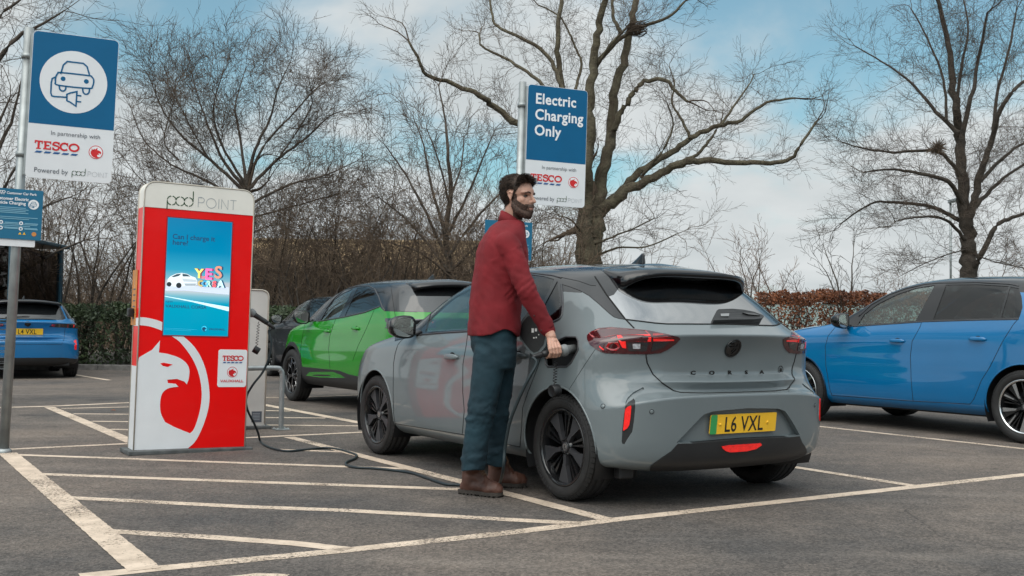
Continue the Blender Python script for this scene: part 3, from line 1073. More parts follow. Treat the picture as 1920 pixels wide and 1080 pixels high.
def grow(tb, g, p, d, L, r, lvl, P):
    """one branch and everything it carries; lvl counts down to 0 = twig"""
    n = P['seg'][lvl]
    pts, rad = [p.copy()], [r]
    d = d.normalized(); step = L / n
    tip = P.get('tip', .0035)
    for i in range(n):
        d = (d + rv(g, P['wob'][lvl]) + Vector((0, 0, P['up'][lvl]))).normalized()
        p = p + d * step
        pts.append(p.copy()); rad.append(lerp(r, max(tip, r * .35), (i + 1) / n))
    tb[min(lvl, len(tb) - 1)].add(pts, rad)
    if lvl > 0: sprout(tb, g, pts, rad, lvl - 1, P, L)


def sprout(tb, g, pts, rad, lvl, P, L, t0=None):
    sp = P['gap'][lvl]
    tot = sum((b - a).length for a, b in zip(pts[:-1], pts[1:]))
    s = tot * (P['t0'] if t0 is None else t0) + g.uniform(0, sp)
    az = g.uniform(0, 6.28)
    while s < tot:
        acc = 0
        for i in range(len(pts) - 1):
            l = (pts[i + 1] - pts[i]).length
            if acc + l >= s or i == len(pts) - 2: break
            acc += l
        f = min(1, max(0, (s - acc) / max(l, 1e-6)))
        q = pts[i].lerp(pts[i + 1], f); t = (pts[i + 1] - pts[i]).normalized(); rr = lerp(rad[i], rad[i + 1], f)
        az += 2.4 + g.uniform(-.6, .6)
        u = t.orthogonal().normalized(); v = t.cross(u)
        a = R(g.uniform(*P['ang']))
        d = t * math.cos(a) + (u * math.cos(az) + v * math.sin(az)) * math.sin(a)
        if d.z < -.25: d.z *= .3
        ll = P['len'][lvl] * g.uniform(.55, 1.25) * (1 - .45 * s / tot)
        grow(tb, g, q, d, ll, max(P.get('tip', .0035), min(rr * .72, ll * P['thick'])), lvl, P)
        s += sp * g.uniform(.6, 1.4)
    # the branch runs out in a fork of twigs
    t = (pts[-1] - pts[-2]).normalized()
    for _ in range(2):
        d = (t + rv(g, .35)).normalized(); ll = P['len'][lvl] * g.uniform(.6, 1.1)
        grow(tb, g, pts[-1], d, ll, max(P.get('tip', .0035), rad[-1] * .8), lvl, P)


PAR = dict(seg=[3, 4, 6, 6], wob=[.20, .22, .22, .2], up=[.02, .03, .04, .05], gap=[.17, .26, .5, .9], len=[.42, .95, 2.0, 3.2], ang=(28, 62), thick=.010, t0=.18, tip=.0036)


def limb_tree(name, label, base, Y, limbs, seed, bark, twig, P, lvl=2, group=None, rk=1.):
    """limbs: (list of photo pixels, depth offset at the end, r0, r1) - placed at the tree's own distance"""
    g = random.Random(seed)
    b = gp(*base) if False else at(base[0], base[1], Y); b.z = 0
    root = empty(name, b, (0, 0, 0), label, 'tree', group)
    tb = [Tubes(), Tubes(), Tubes(), Tubes()]; tk = Tubes()
    for pp, dY, r0, r1 in limbs:
        n = len(pp)
        pts = []
        for i, q in enumerate(pp):
            t = i / (n - 1)
            v = at(q[0], q[1], Y + dY * t + (g.uniform(-.2, .2) if 0 < i else 0))
            pts.append(v)
        sk = P.get('shrink', 1)
        if sk < 1: pts = [pts[0].lerp(q, sk) if i else q for i, q in enumerate(pts)]
        foot = pp is limbs[0][0] and pts[0].z > .2
        pts = smooth_path(pts, 5)
        k = len(pts)
        rad = [rk * lerp(r0, r1, (i / (k - 1)) ** .75) for i in range(k)]
        pts = [p + rv(g, min(.05, rr * .25)) if 0 < i < k - 1 else p for i, (p, rr) in enumerate(zip(pts, rad))]
        if foot:                                              # carry the trunk down to the ground, flaring at the root
            q = pts[0]; z_ = q.z
            tk.add([Vector((q.x, q.y, -.15)), Vector((q.x, q.y, z_ * .12)), Vector((q.x, q.y, z_ * .4)), Vector((q.x, q.y, z_ * .75)), q + Vector((0, 0, .02))], [rad[0] * k_ for k_ in (1.7, 1.35, 1.12, 1.03, 1)])
        tk.add(pts, rad)
        if lvl >= 0: sprout(tb, g, pts, rad, lvl, P, 0, None if len(pp) > 2 else .5)
    tr = tk.build('trunk', bark, root, 9, b)
    tot = Tubes()
    for t in tb: tot.b += t.b
    tot.build('crown', twig, root, 3, b)
    return root


def sc(k, ox, oy, s): return [(ox + a / k, oy + b / k) for a, b in s]


k5 = lambda *s: sc(2.0768, 740, 0, s)
big = [
    (k5((752, 1040), (758, 960), (765, 880), (772, 800)), 0, .52, .40),
    (k5((752, 1040), (742, 900), (745, 800), (752, 680), (758, 520), (762, 380), (778, 220), (800, 90), (825, -30)), -.8, .36, .11),
    (k5((772, 830), (800, 720), (822, 620), (842, 480), (862, 340), (900, 190), (930, 60), (948, -40)), .6, .30, .11),
    (k5((845, 520), (885, 430), (930, 365), (972, 318), (1055, 312), (1105, 365), (1142, 396)), -.9, .14, .05),
    (k5((775, 850), (850, 780), (945, 722), (1040, 672), (1130, 632), (1225, 626), (1400, 632), (1530, 626), (1580, 562), (1645, 470)), -1.2, .25, .04),
    (k5((800, 825), (870, 755), (950, 672), (1080, 592), (1150, 537), (1260, 492), (1350, 466), (1450, 402), (1560, 382)), 1.2, .20, .04),
    (k5((1090, 640), (1180, 600), (1230, 540), (1262, 490)), .8, .09, .04),
    (k5((760, 600), (700, 570), (600, 530), (480, 482), (385, 412), (330, 372), (220, 322), (122, 290), (88, 220), (55, 160)), -1.5, .20, .04),
    (k5((750, 640), (690, 560), (662, 400), (640, 250), (635, 120), (655, -30)), 1.5, .19, .08),
    (k5((664, 420), (648, 330), (600, 222), (520, 160), (400, 102), (378, 45), (368, -30)), 2.4, .11, .04),
    (k5((752, 560), (715, 440), (705, 350), (728, 250), (708, 195), (680, 130), (640, 62), (560, 20)), 2.0, .08, .03),
    (k5((668, 430), (580, 335), (500, 270), (420, 222), (340, 180), (330, 130)), 1.6, .09, .035),
    (k5((790, 240), (860, 168), (940, 112), (1060, 70), (1130, 5)), -1.6, .11, .04),
    (k5((880, 130), (850, 60), (850, -30)), .5, .09, .05),
    (k5((770, 290), (830, 190), (900, 110)), -1.2, .08, .04),
    (k5((960, 690), (1000, 640), (1060, 560), (1085, 480), (1060, 400)), -1.3, .07, .02),
    (k5((1150, 540), (1120, 470), (1080, 400), (1090, 330), (1070, 260)), 1.2, .07, .02),
    (k5((1270, 490), (1330, 400), (1380, 330), (1400, 290)), 1.2, .06, .02),
    (k5((760, 960), (830, 930), (930, 890), (1010, 850)), -2.2, .05, .02),
    (k5((770, 1000), (870, 965), (980, 960), (1100, 910)), -2.5, .05, .02),
    (k5((745, 930), (690, 860), (640, 840)), -2.0, .05, .02),
]
BIG_TREE = limb_tree('bare_tree', 'large bare tree with long spreading limbs rising behind the second tall sign', (1105, 500), 30, big, 5, MATS['bark_olive'], MATS['twig_mid'],
                     dict(PAR, len=[.36, .70, 1.2, 2.4], gap=[.12, .18, .32, .9], tip=.0033), 2, rk=.74)
nb = MB(); g_ = random.Random(3); c0 = at(1193, 55, 29)
tw = Tubes()
for _ in range(220):
    a = g_.uniform(0, 6.28); rr = g_.uniform(.05, .30); p = Vector((math.cos(a) * rr, math.sin(a) * rr, g_.uniform(-.14, .14)))
    d = Vector((-math.sin(a), math.cos(a), g_.uniform(-.3, .3))) * g_.uniform(.15, .35)
    tw.add([c0 + p - d * .5, c0 + p * 1.1, c0 + p + d * .5], [.009, .010, .006])
nest = tw.build('bird_nest', MATS['twig_dark'], None, 3, c0)
nest.location = c0
tag(nest, 'dark twig nest high in the big bare tree behind the second sign', 'bird nest')

k6 = lambda *s: sc(1.6871, 1300, 0, s)
rt = [
    (k6((868, 905), (870, 820), (868, 740), (852, 600), (845, 450), (830, 340), (815, 200), (790, 60), (760, -30)), .5, .46, .07),
    (k6((868, 720), (890, 640), (912, 540), (942, 440), (980, 330), (1040, 262), (1110, 225)), -1.5, .24, .05),
    (k6((860, 660), (805, 575), (700, 545), (620, 536), (540, 545)), -1.5, .14, .03),
    (k6((865, 740), (840, 700), (760, 656), (640, 640), (560, 645), (470, 705)), 1.0, .15, .03),
    (k6((862, 760), (800, 695), (720, 686), (640, 700)), -2.0, .10, .025),
    (k6((850, 440), (880, 310), (902, 180), (930, 40)), -1.2, .14, .05),
    (k6((842, 420), (765, 352), (700, 272), (620, 210), (510, 145)), 1.3, .12, .025),
    (k6((848, 560), (775, 480), (640, 482), (545, 470), (470, 450)), -1.0, .11, .025),
    (k6((870, 860), (905, 815), (955, 722), (1005, 690), (1070, 668)), -1.0, .18, .06),
    (k6((885, 660), (960, 582), (1060, 508)), 1.5, .13, .05),
    (k6((900, 580), (1000, 482), (1080, 436)), 2.0, .11, .05),
    (k6((830, 350), (850, 200), (870, 90), (850, -20)), 1.3, .09, .03),
    (k6((800, 380), (790, 250), (740, 120), (690, 30)), 1.0, .08, .03),
    (k6((950, 420), (960, 300), (1000, 150), (1020, 40)), .8, .10, .04),
    (k6((868, 790), (820, 800), (740, 830), (660, 870)), -2.4, .04, .015),
    (k6((875, 800), (960, 830), (1060, 850)), -2.4, .04, .015),
]
limb_tree('bare_tree', 'tall bare tree with dark trunk and upright limbs at the right, behind the blue hatchback', (1816, 540), 34, rt, 9, MATS['bark_dark'], MATS['twig_dark'],
          dict(PAR, len=[.42, .85, 1.35, 2.4], gap=[.10, .155, .23, .9], tip=.0034), 2, rk=.68)
tw = Tubes(); c0 = at(1757, 278, 33.5)
for _ in range(300):
    d = rv(g_, 1).normalized() * g_.uniform(.15, .42)
    tw.add([c0 + d * .2, c0 + d * .6 + rv(g_, .02), c0 + d], [.008, .007, .005])
mz = tw.build('mistletoe', MATS['twig_brown'], None, 3, c0); mz.location = c0
tag(mz, 'round clump of mistletoe in the dark bare tree on the right', 'mistletoe')

k4 = lambda *s: sc(2.0, 200, 60, s)
dome = [
    (k4((545, 1080), (535, 900), (530, 740), (522, 580)), 0, .24, .17),
    (k4((522, 590), (440, 490), (385, 370), (340, 250), (300, 110)), .8, .13, .02),
    (k4((525, 570), (560, 430), (618, 310), (650, 190), (705, 70)), -.8, .13, .02),
    (k4((528, 590), (640, 475), (760, 385), (860, 295), (930, 270)), .8, .12, .02),
    (k4((520, 600), (385, 475), (275, 385), (185, 265), (130, 130)), -1.0, .12, .02),
    (k4((525, 640), (350, 545), (220, 485), (110, 385), (60, 260)), 1.2, .10, .02),
    (k4((530, 650), (700, 565), (850, 525), (970, 470)), -1.2, .10, .02),
    (k4((522, 560), (500, 390), (480, 260), (520, 110)), 1.4, .11, .02),
    (k4((524, 580), (590, 420), (700, 300), (800, 190), (860, 150)), 1.6, .10, .02),
    (k4((524, 580), (420, 400), (390, 260), (430, 120)), -1.6, .10, .02),
    (k4((528, 700), (680, 660), (820, 620), (900, 600)), 1.6, .07, .02),
    (k4((528, 700), (400, 640), (260, 610), (120, 560), (40, 470)), -1.6, .07, .02),
    (k4((530, 760), (640, 720), (760, 740)), -2.0, .05, .015),
    (k4((380, 470), (300, 330), (240, 200), (200, 100)), 1.0, .06, .015),
    (k4((640, 480), (760, 300), (780, 230), (760, 120)), -1.0, .06, .015),
    (k4((270, 480), (210, 400), (250, 250), (260, 150)), 1.8, .06, .015),
]
limb_tree('bare_tree', 'bare tree with a wide domed crown of fine twigs behind the red charging kiosk', (468, 600), 27, dome, 21, MATS['bark_brown'], MATS['twig_mid'],
          dict(PAR, len=[.40, .80, 1.2, 2], gap=[.095, .14, .17, .9], up=[.02, .03, .04, .05], ang=(24, 52), thick=.009, tip=.0033, shrink=.93), 2, rk=.44)
slim = [
    (k4((1300, 1080), (1292, 930), (1272, 760), (1290, 600), (1280, 450), (1270, 330), (1245, 200)), .4, .17, .02),
    (k4((1284, 860), (1180, 640), (1105, 510), (1040, 420)), -.8, .07, .015),
    (k4((1276, 780), (1215, 570), (1190, 430), (1150, 320)), .8, .07, .015),
    (k4((1276, 760), (1340, 640), (1400, 500), (1455, 370)), -.8, .07, .015),
    (k4((1282, 840), (1385, 700), (1480, 600), (1545, 520)), .8, .07, .015),
    (k4((1286, 900), (1140, 720), (1020, 620)), 1.0, .06, .015),
    (k4((1288, 900), (1420, 780), (1560, 720)), -1.0, .06, .015),
    (k4((1284, 640), (1330, 500), (1340, 380)), 1.0, .05, .015),
    (k4((1284, 650), (1250, 500), (1200, 360)), -1.0, .05, .015),
    (k4((1290, 920), (1180, 830), (1060, 790)), -1.2, .05, .015),
]
limb_tree('bare_tree', 'slim bare tree with a fan of thin rising branches left of the man', (850, 600), 28, slim, 33, MATS['bark_brown'], MATS['twig_mid'],
          dict(PAR, len=[.38, .75, 1.05, 2], gap=[.13, .20, .30, .9], up=[.03, .05, .06, .06], ang=(22, 48), thick=.009, tip=.004), 2, rk=.75)
edge = [
    ([(-90, 700), (-95, 500), (-100, 300), (-95, 100), (-80, -60)], .6, .26, .14),
    ([(-96, 330), (-40, 180), (20, 80), (70, 50), (120, 20)], -.6, .10, .015),
    ([(-96, 230), (-50, 100), (0, 30), (50, -10)], .6, .10, .02),
    ([(-96, 440), (-30, 330), (20, 230), (40, 150)], .5, .09, .015),
    ([(-96, 420), (-20, 270), (20, 180)], -.9, .08, .015),
    ([(-94, 560), (-30, 440), (20, 330), (60, 280)], -.6, .08, .015),
    ([(-94, 600), (-20, 480), (60, 400), (130, 370)], .8, .08, .015),
    ([(-94, 600), (0, 540), (90, 480), (160, 450)], -.8, .06, .015),
    ([(-96, 150), (-60, 20), (0, -40)], 1, .08, .03),
]
limb_tree('bare_tree', 'bare tree whose branches reach in from the left edge behind the first sign', (-90, 640), 24, edge, 41, MATS['bark_brown'], MATS['twig_mid'],
          dict(PAR, len=[.42, .9, 1.6, 2], gap=[.17, .26, .42, .9], ang=(25, 55)), 2)


def proto_tree(name, seed, h, stems, bark, twig, P, lvl, lean=.35, r=.05, crown_low=.15):
    """a small many-stemmed bare tree at the origin"""
    g = random.Random(seed)
    root = empty(name)
    tb = [Tubes(), Tubes(), Tubes(), Tubes()]; tk = Tubes()
    for i in range(stems):
        a = 6.283 * i / stems + g.uniform(-.4, .4); l = lean * g.uniform(.3, 1)
        p = Vector((math.cos(a) * .12, math.sin(a) * .12, 0)) * (stems > 1); d = Vector((math.cos(a) * l, math.sin(a) * l, 1)).normalized()
        hh = h * g.uniform(.75, 1); pts, rad = [p], [r]
        n = 9
        for j in range(n):
            d = (d + rv(g, .12) + Vector((0, 0, .06))).normalized(); p = p + d * hh / n
            pts.append(p); rad.append(lerp(r, .010, (j + 1) / n))
        tk.add(pts, rad)
        sprout(tb, g, pts, rad, lvl, P, 0, crown_low)
    tk.build('trunk', bark, root, 6)
    t = Tubes()
    for q in tb: t.b += q.b
    t.build('crown', twig, root, 3)
    return root


SCR = dict(PAR, len=[.38, .75, 1.25, 1.6], gap=[.17, .24, .34, .6], up=[.02, .03, .05, .06], ang=(25, 65), thick=.009, tip=.004)
protos = [proto_tree('bare_shrub', 50 + i, h, st, MATS[b], MATS[t], SCR, 2, ln) for i, (h, st, b, t, ln) in enumerate([(3.6, 4, 'bark_dark', 'twig_brown', .6), (4.6, 3, 'bark_dark', 'twig_dark', .5), (3.0, 5, 'bark_brown', 'twig_brown', .8), (5.2, 3, 'bark_dark', 'twig_brown', .45)])]
words = ['low', 'tall', 'bushy', 'leggy']
spots = [  # photo x, distance, kind, scale
    (20, 25.5, 2, 1.0), (95, 27, 1, 1.0), (150, 25.5, 0, 1.05), (215, 26.5, 1, .95), (250, 28.5, 3, 1.0), (330, 27.5, 0, 1.0), (400, 26.5, 2, 1.1),
    (490, 26, 1, .9), (540, 27.5, 0, 1.05), (585, 26, 2, .95), (640, 26.8, 1, .85), (690, 28.5, 3, .85), (735, 26.5, 0, .95), (790, 27.5, 1, .85),
    (900, 27, 2, 1.05), (945, 29, 1, .9), (985, 27, 0, 1.0), (1030, 28, 2, 1.05), (1180, 33, 2, .6), (60, 30, 3, 1.0), (180, 31, 3, .95), (600, 31, 3, .8), (820, 32, 3, .75), (960, 33, 3, .85), (450, 30.5, 3, .85), (560, 35, 3, .9), (660, 36, 1, 1.0), (760, 35, 3, .9), (845, 36, 1, 1.0), (515, 29, 1, 1.1), (612, 29.5, 3, 1.0), (668, 27.2, 2, 1.2), (715, 29.5, 1, 1.05), (770, 29, 2, 1.25), (880, 28.5, 1, 1.05)]
where = ['behind the small blue car park notice', 'left of the first charging sign pole', 'over the clipped hedge left of the kiosk', 'right behind the trolley shelter', 'beside the left edge of the red kiosk', 'hidden mostly by the red kiosk', 'behind the white cap of the kiosk',
         'just right of the red kiosk', 'above the dark parked car', 'over the bonnet of the green crossover', 'against the sandy building', 'between the kiosk and the green car roof', 'above the green crossover roof', 'over the green crossover rear window',
         'left of the man in red', 'behind the shoulder of the man', 'behind the head of the man', 'under the Electric Charging Only sign', 'low beside the big trunk above the grey car', 'far left against the sky', 'between the first sign and the kiosk, farther back', 'farther back against the sandy wall', 'beyond the slim bare tree', 'beyond the man in red', 'farther back above the kiosk', 'far back, first right of the kiosk', 'far back, above the middle of the sandy building', 'far back, above the rear of the green crossover', 'far back, just left of the slim tree trunk', 'over the white charging post', 'between the dark car and the sandy building', 'right above the green crossover windscreen', 'over the middle of the green crossover roof', 'over the rear edge of the green crossover roof', 'touching the back of the man in red']
for i, (px, Y, k, s) in enumerate(spots):
    first = not any(q[2] == k for q in spots[:i])
    o = protos[k] if first else copy_tree(protos[k])
    p = at(px, 600, Y); o.location = (p.x, p.y, .05)
    o.rotation_euler = (0, 0, rng.uniform(0, 6.28)); o.scale = (s, s, s)
    tag(o, f'{words[k]} bare brown shrub {where[i]}', 'shrub', 'bare shrubs along the back of the car park')

FAR = dict(PAR, len=[.7, 1.3, 2.0, 2.5], gap=[.26, .36, .5, .9], up=[.04, .06, .06, .06], ang=(18, 45), thick=.009, tip=.008)
whip = proto_tree('bare_shrub', 71, 6.5, 7, MATS['bark_brown'], MATS['twig_red'], FAR, 1, .25, .06, .1)
p = at(1425, 600, 52); whip.location = (p.x, p.y, 0); whip.scale = (1, 1, .88)
tag(whip, 'clump of upright bare whips far off to the right of the grey car roof', 'shrub', 'far shrubs on the right')
fars = [(1395, 56, .62, 'round reddish bare shrub just right of the grey car spoiler'), (1465, 60, .55, 'reddish bare shrub above the far end of the brown hedge'), (1360, 66, .5, 'smallest far bare shrub at the corner of the grey car roof'), (1690, 55, .62, 'reddish bare shrub above the roof of the blue hatchback'), (1880, 50, .75, 'bare shrub at the right edge behind the tall tree')]
for px, Y, s, l in fars:
    o = copy_tree(whip); p = at(px, 600, Y); o.location = (p.x, p.y, 0); o.scale = (s * 1.5, s * 1.5, s); o.rotation_euler = (0, 0, px)
    tag(o, l, 'shrub', 'far shrubs on the right')
small = proto_tree('bare_tree', 88, 4.9, 3, MATS['bark_brown'], MATS['twig_grey'], dict(FAR, len=[.6, 1.1, 1.6, 2], ang=(25, 55)), 1, .35, .07, .12)
p = at(1590, 600, 42); small.location = (p.x, p.y, 0); small.scale = (1.0, 1.0, 1.0)
tag(small, 'small pale bare tree standing alone above the brown hedge', 'tree')
small2 = copy_tree(small); p = at(1500, 600, 44); small2.location = (p.x, p.y, 0); small2.scale = (.8, .8, .62); small2.rotation_euler = (0, 0, 2)
tag(small2, 'short bare tree at the left end of the brown hedge', 'tree')


# ---------------------------------------------------------------- hedges
def leaf_mat(name, c, c2, rough=.6):
    mat(name, c, rough, var=.5, scale=2.3, col2=c2, vlo=.38, vhi=.62, detail=9)
    return MATS[name]


def leaves(name, n, box, size, mt, parent, seed, top_round=.12, shell=.35, sparse_low=0.):
    g = np.random.default_rng(seed)
    (x0, y0, z0), (x1, y1, z1) = box
    P = g.uniform((x0, y0, z0), (x1, y1, z1), (n * 2, 3))
    # lumpy clipped form: keep what lies in the outer shell
    top = z1 - top_round * (np.sin(P[:, 0] * 2.1) * .3 + np.sin(P[:, 0] * 5.3 + 1) * .3 + np.sin(P[:, 0] * 11.) * .25 + .8)
    fr = y0 + .10 * (np.sin(P[:, 0] * 3.1 + P[:, 2] * 2) * .5 + .5 + .5 * np.sin(P[:, 0] * 7.7 + P[:, 2] * 5))
    keep = (P[:, 2] < top) & (P[:, 1] > fr) & ((P[:, 1] - fr < shell) | (top - P[:, 2] < shell))
    if sparse_low: keep &= g.uniform(0, 1, len(P)) > sparse_low * (1 - (P[:, 2] - z0) / (z1 - z0)) ** .7
    P = P[keep][:n]; n = len(P)
    a = g.normal(size=(n, 3)); a /= np.linalg.norm(a, axis=1, keepdims=True)
    b = np.cross(a, g.normal(size=(n, 3))); b /= np.linalg.norm(b, axis=1, keepdims=True)
    s = size * g.uniform(.6, 1.3, (n, 1))
    V = np.stack([P - a * s, P + b * s * .45, P + a * s, P - b * s * .45], 1).reshape(-1, 3)
    F = [tuple(range(4 * i, 4 * i + 4)) for i in range(n)]
    me = bpy.data.meshes.new(name); me.from_pydata(V.tolist(), [], F); me.materials.append(mt); me.update()
    o = bpy.data.objects.new(name, me); COL.objects.link(o); o.parent = parent
    return o


def hedge(name, label, x0, x1, y0, y1, h, n, size, mt, stem_mt, seed, sparse=0., stems=3., twigs=0):
    root = empty(name, ((x0 + x1) / 2, y0, 0), (0, 0, 0), label, 'hedge')
    c = (x0 + x1) / 2
    leaves('foliage', n, ((x0 - c, 0, .12), (x1 - c, y1 - y0, h)), size, mt, root, seed, sparse_low=sparse)
    g = random.Random(seed); t = Tubes()
    for i in range(int((x1 - x0) * stems)):
        x = g.uniform(x0 - c, x1 - c); y = g.uniform(.15, y1 - y0 - .1)
        p = Vector((x, y, .0)); d = Vector((g.gauss(0, .2), g.gauss(0, .2), 1)); pts = [p]; rad = [.022]
        for j in range(6):
            d = (d + rv(g, .18)).normalized(); p = p + d * h * .93 / 6; pts.append(p); rad.append(.02 * (1 - j / 7))
            if j > 0:
                for _ in range(3 + twigs):
                    e = (d + rv(g, .7)).normalized(); q = p + e * g.uniform(.15, .4) * h * .5
                    if q.z < h and q.y > -.02: t.add([p, p.lerp(q, .5) + rv(g, .03), q], [.007, .006, .004])
        t.add(pts, rad)
    t.build('stem', stem_mt, root, 4)
    return root


leaf_mat('hedge_green', (.018, .030, .013), (.055, .080, .030))
leaf_mat('beech_brown', (.085, .030, .015), (.25, .088, .036), .8)
hedge('clipped_hedge', 'dark green clipped hedge along the kerb behind the kiosk and parked cars', -14.5, -2.0, 23.3, 25.3, 1.52, 60000, .046, MATS['hedge_green'], MATS['bark_dark'], 5, .22)
hedge('beech_hedge', 'rusty brown beech hedge between the grey car and the blue hatchback', 7.2, 19, 30, 31.4, 2.28, 52000, .055, MATS['beech_brown'], MATS['bark_dark'], 6, .62, 4, 3)

# far brushwood: one brown mass of twigs beyond the shrubs that nobody could count
g_ = random.Random(77); tw = Tubes()
for i in range(3600):
    Y = g_.uniform(36, 62); X = g_.uniform(-1.05, .16) * Y * .5 + g_.uniform(-2, 2)
    h = g_.uniform(2.4, 5.2) * (.75 + .25 * math.sin(X * .45) + .15 * math.sin(X * 1.3))
    p = Vector((X, Y, 0)); d = Vector((g_.gauss(0, .16), g_.gauss(0, .16), 1)); pts = [p]
    for j in range(5):
        d = (d + rv(g_, .12)).normalized(); p = p + d * h / 5; pts.append(p)
    tw.add(pts, [.022, .018, .014, .011, .008, .006])
    for j in (2, 3, 4):
        for _ in range(2):
            e = (d + rv(g_, .55)).normalized(); q = pts[j] + e * g_.uniform(.4, 1.1); tw.add([pts[j], pts[j].lerp(q, .5) + rv(g_, .05), q], [.010, .008, .006])
for i in range(900):
    p = Vector((g_.uniform(-13, 0), g_.uniform(34, 43), 0)); h = g_.uniform(2.6, 4.6); d = Vector((g_.gauss(0, .2), g_.gauss(0, .2), 1)); pts = [p]
    for j in range(5):
        d = (d + rv(g_, .16)).normalized(); p = p + d * h / 5; pts.append(p)
    tw.add(pts, [.020, .017, .013, .010, .008, .005])
    for j in (1, 2, 3, 4, 5):
        for _ in range(3):
            e = (d + rv(g_, .6)).normalized(); q = pts[j] + e * g_.uniform(.4, 1.0); tw.add([pts[j], pts[j].lerp(q, .5) + rv(g_, .06), q], [.008, .006, .004])
tw.build('far_brushwood', MATS['twig_brown'], None, 3)['kind'] = 'stuff'

# unseen leaf belt added behind the camera so the paintwork mirrors a dark horizon
gq = np.random.default_rng(9); n = 9000
X = gq.uniform(-60, 60, n); hh = 5.2 + 1.6 * np.sin(X * .21) + 1.1 * np.sin(X * .53 + 1) + .6 * np.sin(X * 1.7)
P = np.stack([X, gq.uniform(-25, -21, n), gq.uniform(0, 1, n) ** .8 * hh], 1)
a = gq.normal(size=(n, 3)); a /= np.linalg.norm(a, axis=1, keepdims=True); b_ = np.cross(a, gq.normal(size=(n, 3))); b_ /= np.linalg.norm(b_, axis=1, keepdims=True)
s_ = gq.uniform(.25, .55, (n, 1))
V = np.stack([P - a * s_, P + b_ * s_ * .6, P + a * s_, P - b_ * s_ * .6], 1).reshape(-1, 3); V[:, 2] = np.maximum(V[:, 2], .02)
MB().add(V.tolist(), [tuple(range(4 * i, 4 * i + 4)) for i in range(n)], MATS['hedge_green'], False).build('reflection_belt', kind='stuff')
# ---------------------------------------------------------------- buildings, shelter, lamp post
mat('sandy_panel', (.60, .43, .25), .8, var=.12, scale=1.5)
mat('recess_shade', (.018, .018, .018), .7, var=.2)  # near-black wall colour carries the shade under the canopy
mat('roof_grey', (.12, .12, .12), .8)
mat('pale_panel', (.42, .52, .50), .6, var=.15, scale=.8)
mat('frame_white', (.5, .52, .52), .5)
mat('shelter_blue', (.012, .055, .085), .4, coat=.3)
glass_mat('shelter_glass', (.26, .24, .24), .6, 1.5)
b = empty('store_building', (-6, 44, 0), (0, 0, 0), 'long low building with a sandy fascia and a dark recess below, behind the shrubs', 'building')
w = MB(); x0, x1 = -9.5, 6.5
w.box((x0, 2.2, 0), (x1, 16, 3.0), MATS['recess_shade']); w.build('wall', b)
w = MB()
for i in range(8):
    w.box((x0 + i * 2.0, 0, 2.55), (x0 + i * 2.0 + 1.985, .25, 4.55), MATS['sandy_panel'], .01)
w.build('fascia', b)
w = MB(); w.box((x0 - .1, -.06, 4.55), (x1 + .1, 16, 4.66), MATS['sandy_panel'], .03); w.build('roof', b)
w = MB(); w.box((x0, .25, 2.5), (x1, 2.2, 2.56), MATS['roof_grey']); w.build('canopy_soffit', b)
for i in range(6):
    w = MB(); w.box((x0 + .3 + i * 3.1, .05, 0), (x0 + .55 + i * 3.1, .25, 2.5), MATS['frame_white'], .02); w.build('column', b)
    w = MB(); w.box((x0 + .9 + i * 2.6, 2.12, .3), (x0 + 3.1 + i * 2.6, 2.19, 2.3), MATS['glass_dark']); w.build('window', b)
pb = empty('glasshouse', (15.2, 46, 0), (0, 0, 0), 'long pale green glasshouse seen low through the brown hedge', 'building')
w = MB(); w.box((-6, 0, 0), (9, 5, 2.25), MATS['pale_panel'], .02); w.build('wall', pb)
w = MB()
for i in range(13): w.box((-6 + i * 1.22, -.05, 0), (-5.94 + i * 1.22, -.003, 2.2), MATS['frame_white'])
w.box((-6.1, -.06, 2.25), (9.1, 5.1, 2.36), MATS['frame_white'], .01); w.build('glazing_frame', pb)
# trolley shelter: dark glazing in a blue frame
s = empty('trolley_shelter', (-11.2, 21.6, 0), (0, 0, R(3)), 'trolley shelter with smoky glazing and a blue frame behind the parked blue estate', 'shelter')
for x in (-2.4, .85):
    w = MB(); w.box((x, 0, 0), (x + .12, .12, 2.72), MATS['shelter_blue'], .01); w.build('post', s)
    w = MB(); w.box((x, 2.6, 0), (x + .12, 2.72, 2.72), MATS['shelter_blue'], .01); w.build('post', s)
w = MB(); w.box((-2.28, .04, .25), (.85, .07, 2.6), MATS['shelter_glass']); w.build('front_pane', s)
w = MB(); w.box((.89, .12, .25), (.92, 2.6, 2.6), MATS['shelter_glass']); w.build('side_pane', s)
w = MB(); w.box((-2.5, -.1, 2.72), (1.05, 2.9, 2.80), MATS['shelter_blue'], .02); w.build('roof', s)
w = MB()
for z in (.22, 1.4, 2.60): w.box((-2.28, .035, z), (.85, .075, z + .04), MATS['shelter_blue'])
w.build('rail', s)
# lamp post far right
mat('galvanised', (.33, .35, .35), .45, metal=.6, var=.15, scale=9)
lp = empty('lamp_post', at(1783, 600, 40), (0, 0, 0), 'thin grey lamp post beside the dark tree at the right', 'lamp post'); lp.location.z = 0
w = MB(); w.tube([(0, 0, 0), (0, 0, 1.2)], .075, MATS['galvanised'], 10); w.tube([(0, 0, 1.2), (0, 0, 6.0)], .045, MATS['galvanised'], 8); w.build('pole', lp)
w = MB(); w.box((-.09, -.75, 5.98), (.09, .06, 6.10), MATS['galvanised'], .03); w.build('lamp_head', lp)
TH = R(32.3)


def car_matrix(x, y, th):
    """origin on the ground under the rear axle, +x forward"""
    return Matrix.Translation((x, y, 0)) @ Matrix.Rotation(math.pi / 2 + th, 4, 'Z')


def scl(k, ox, oy, *pts): return [(ox + a / k, oy + b / k) for a, b in pts]


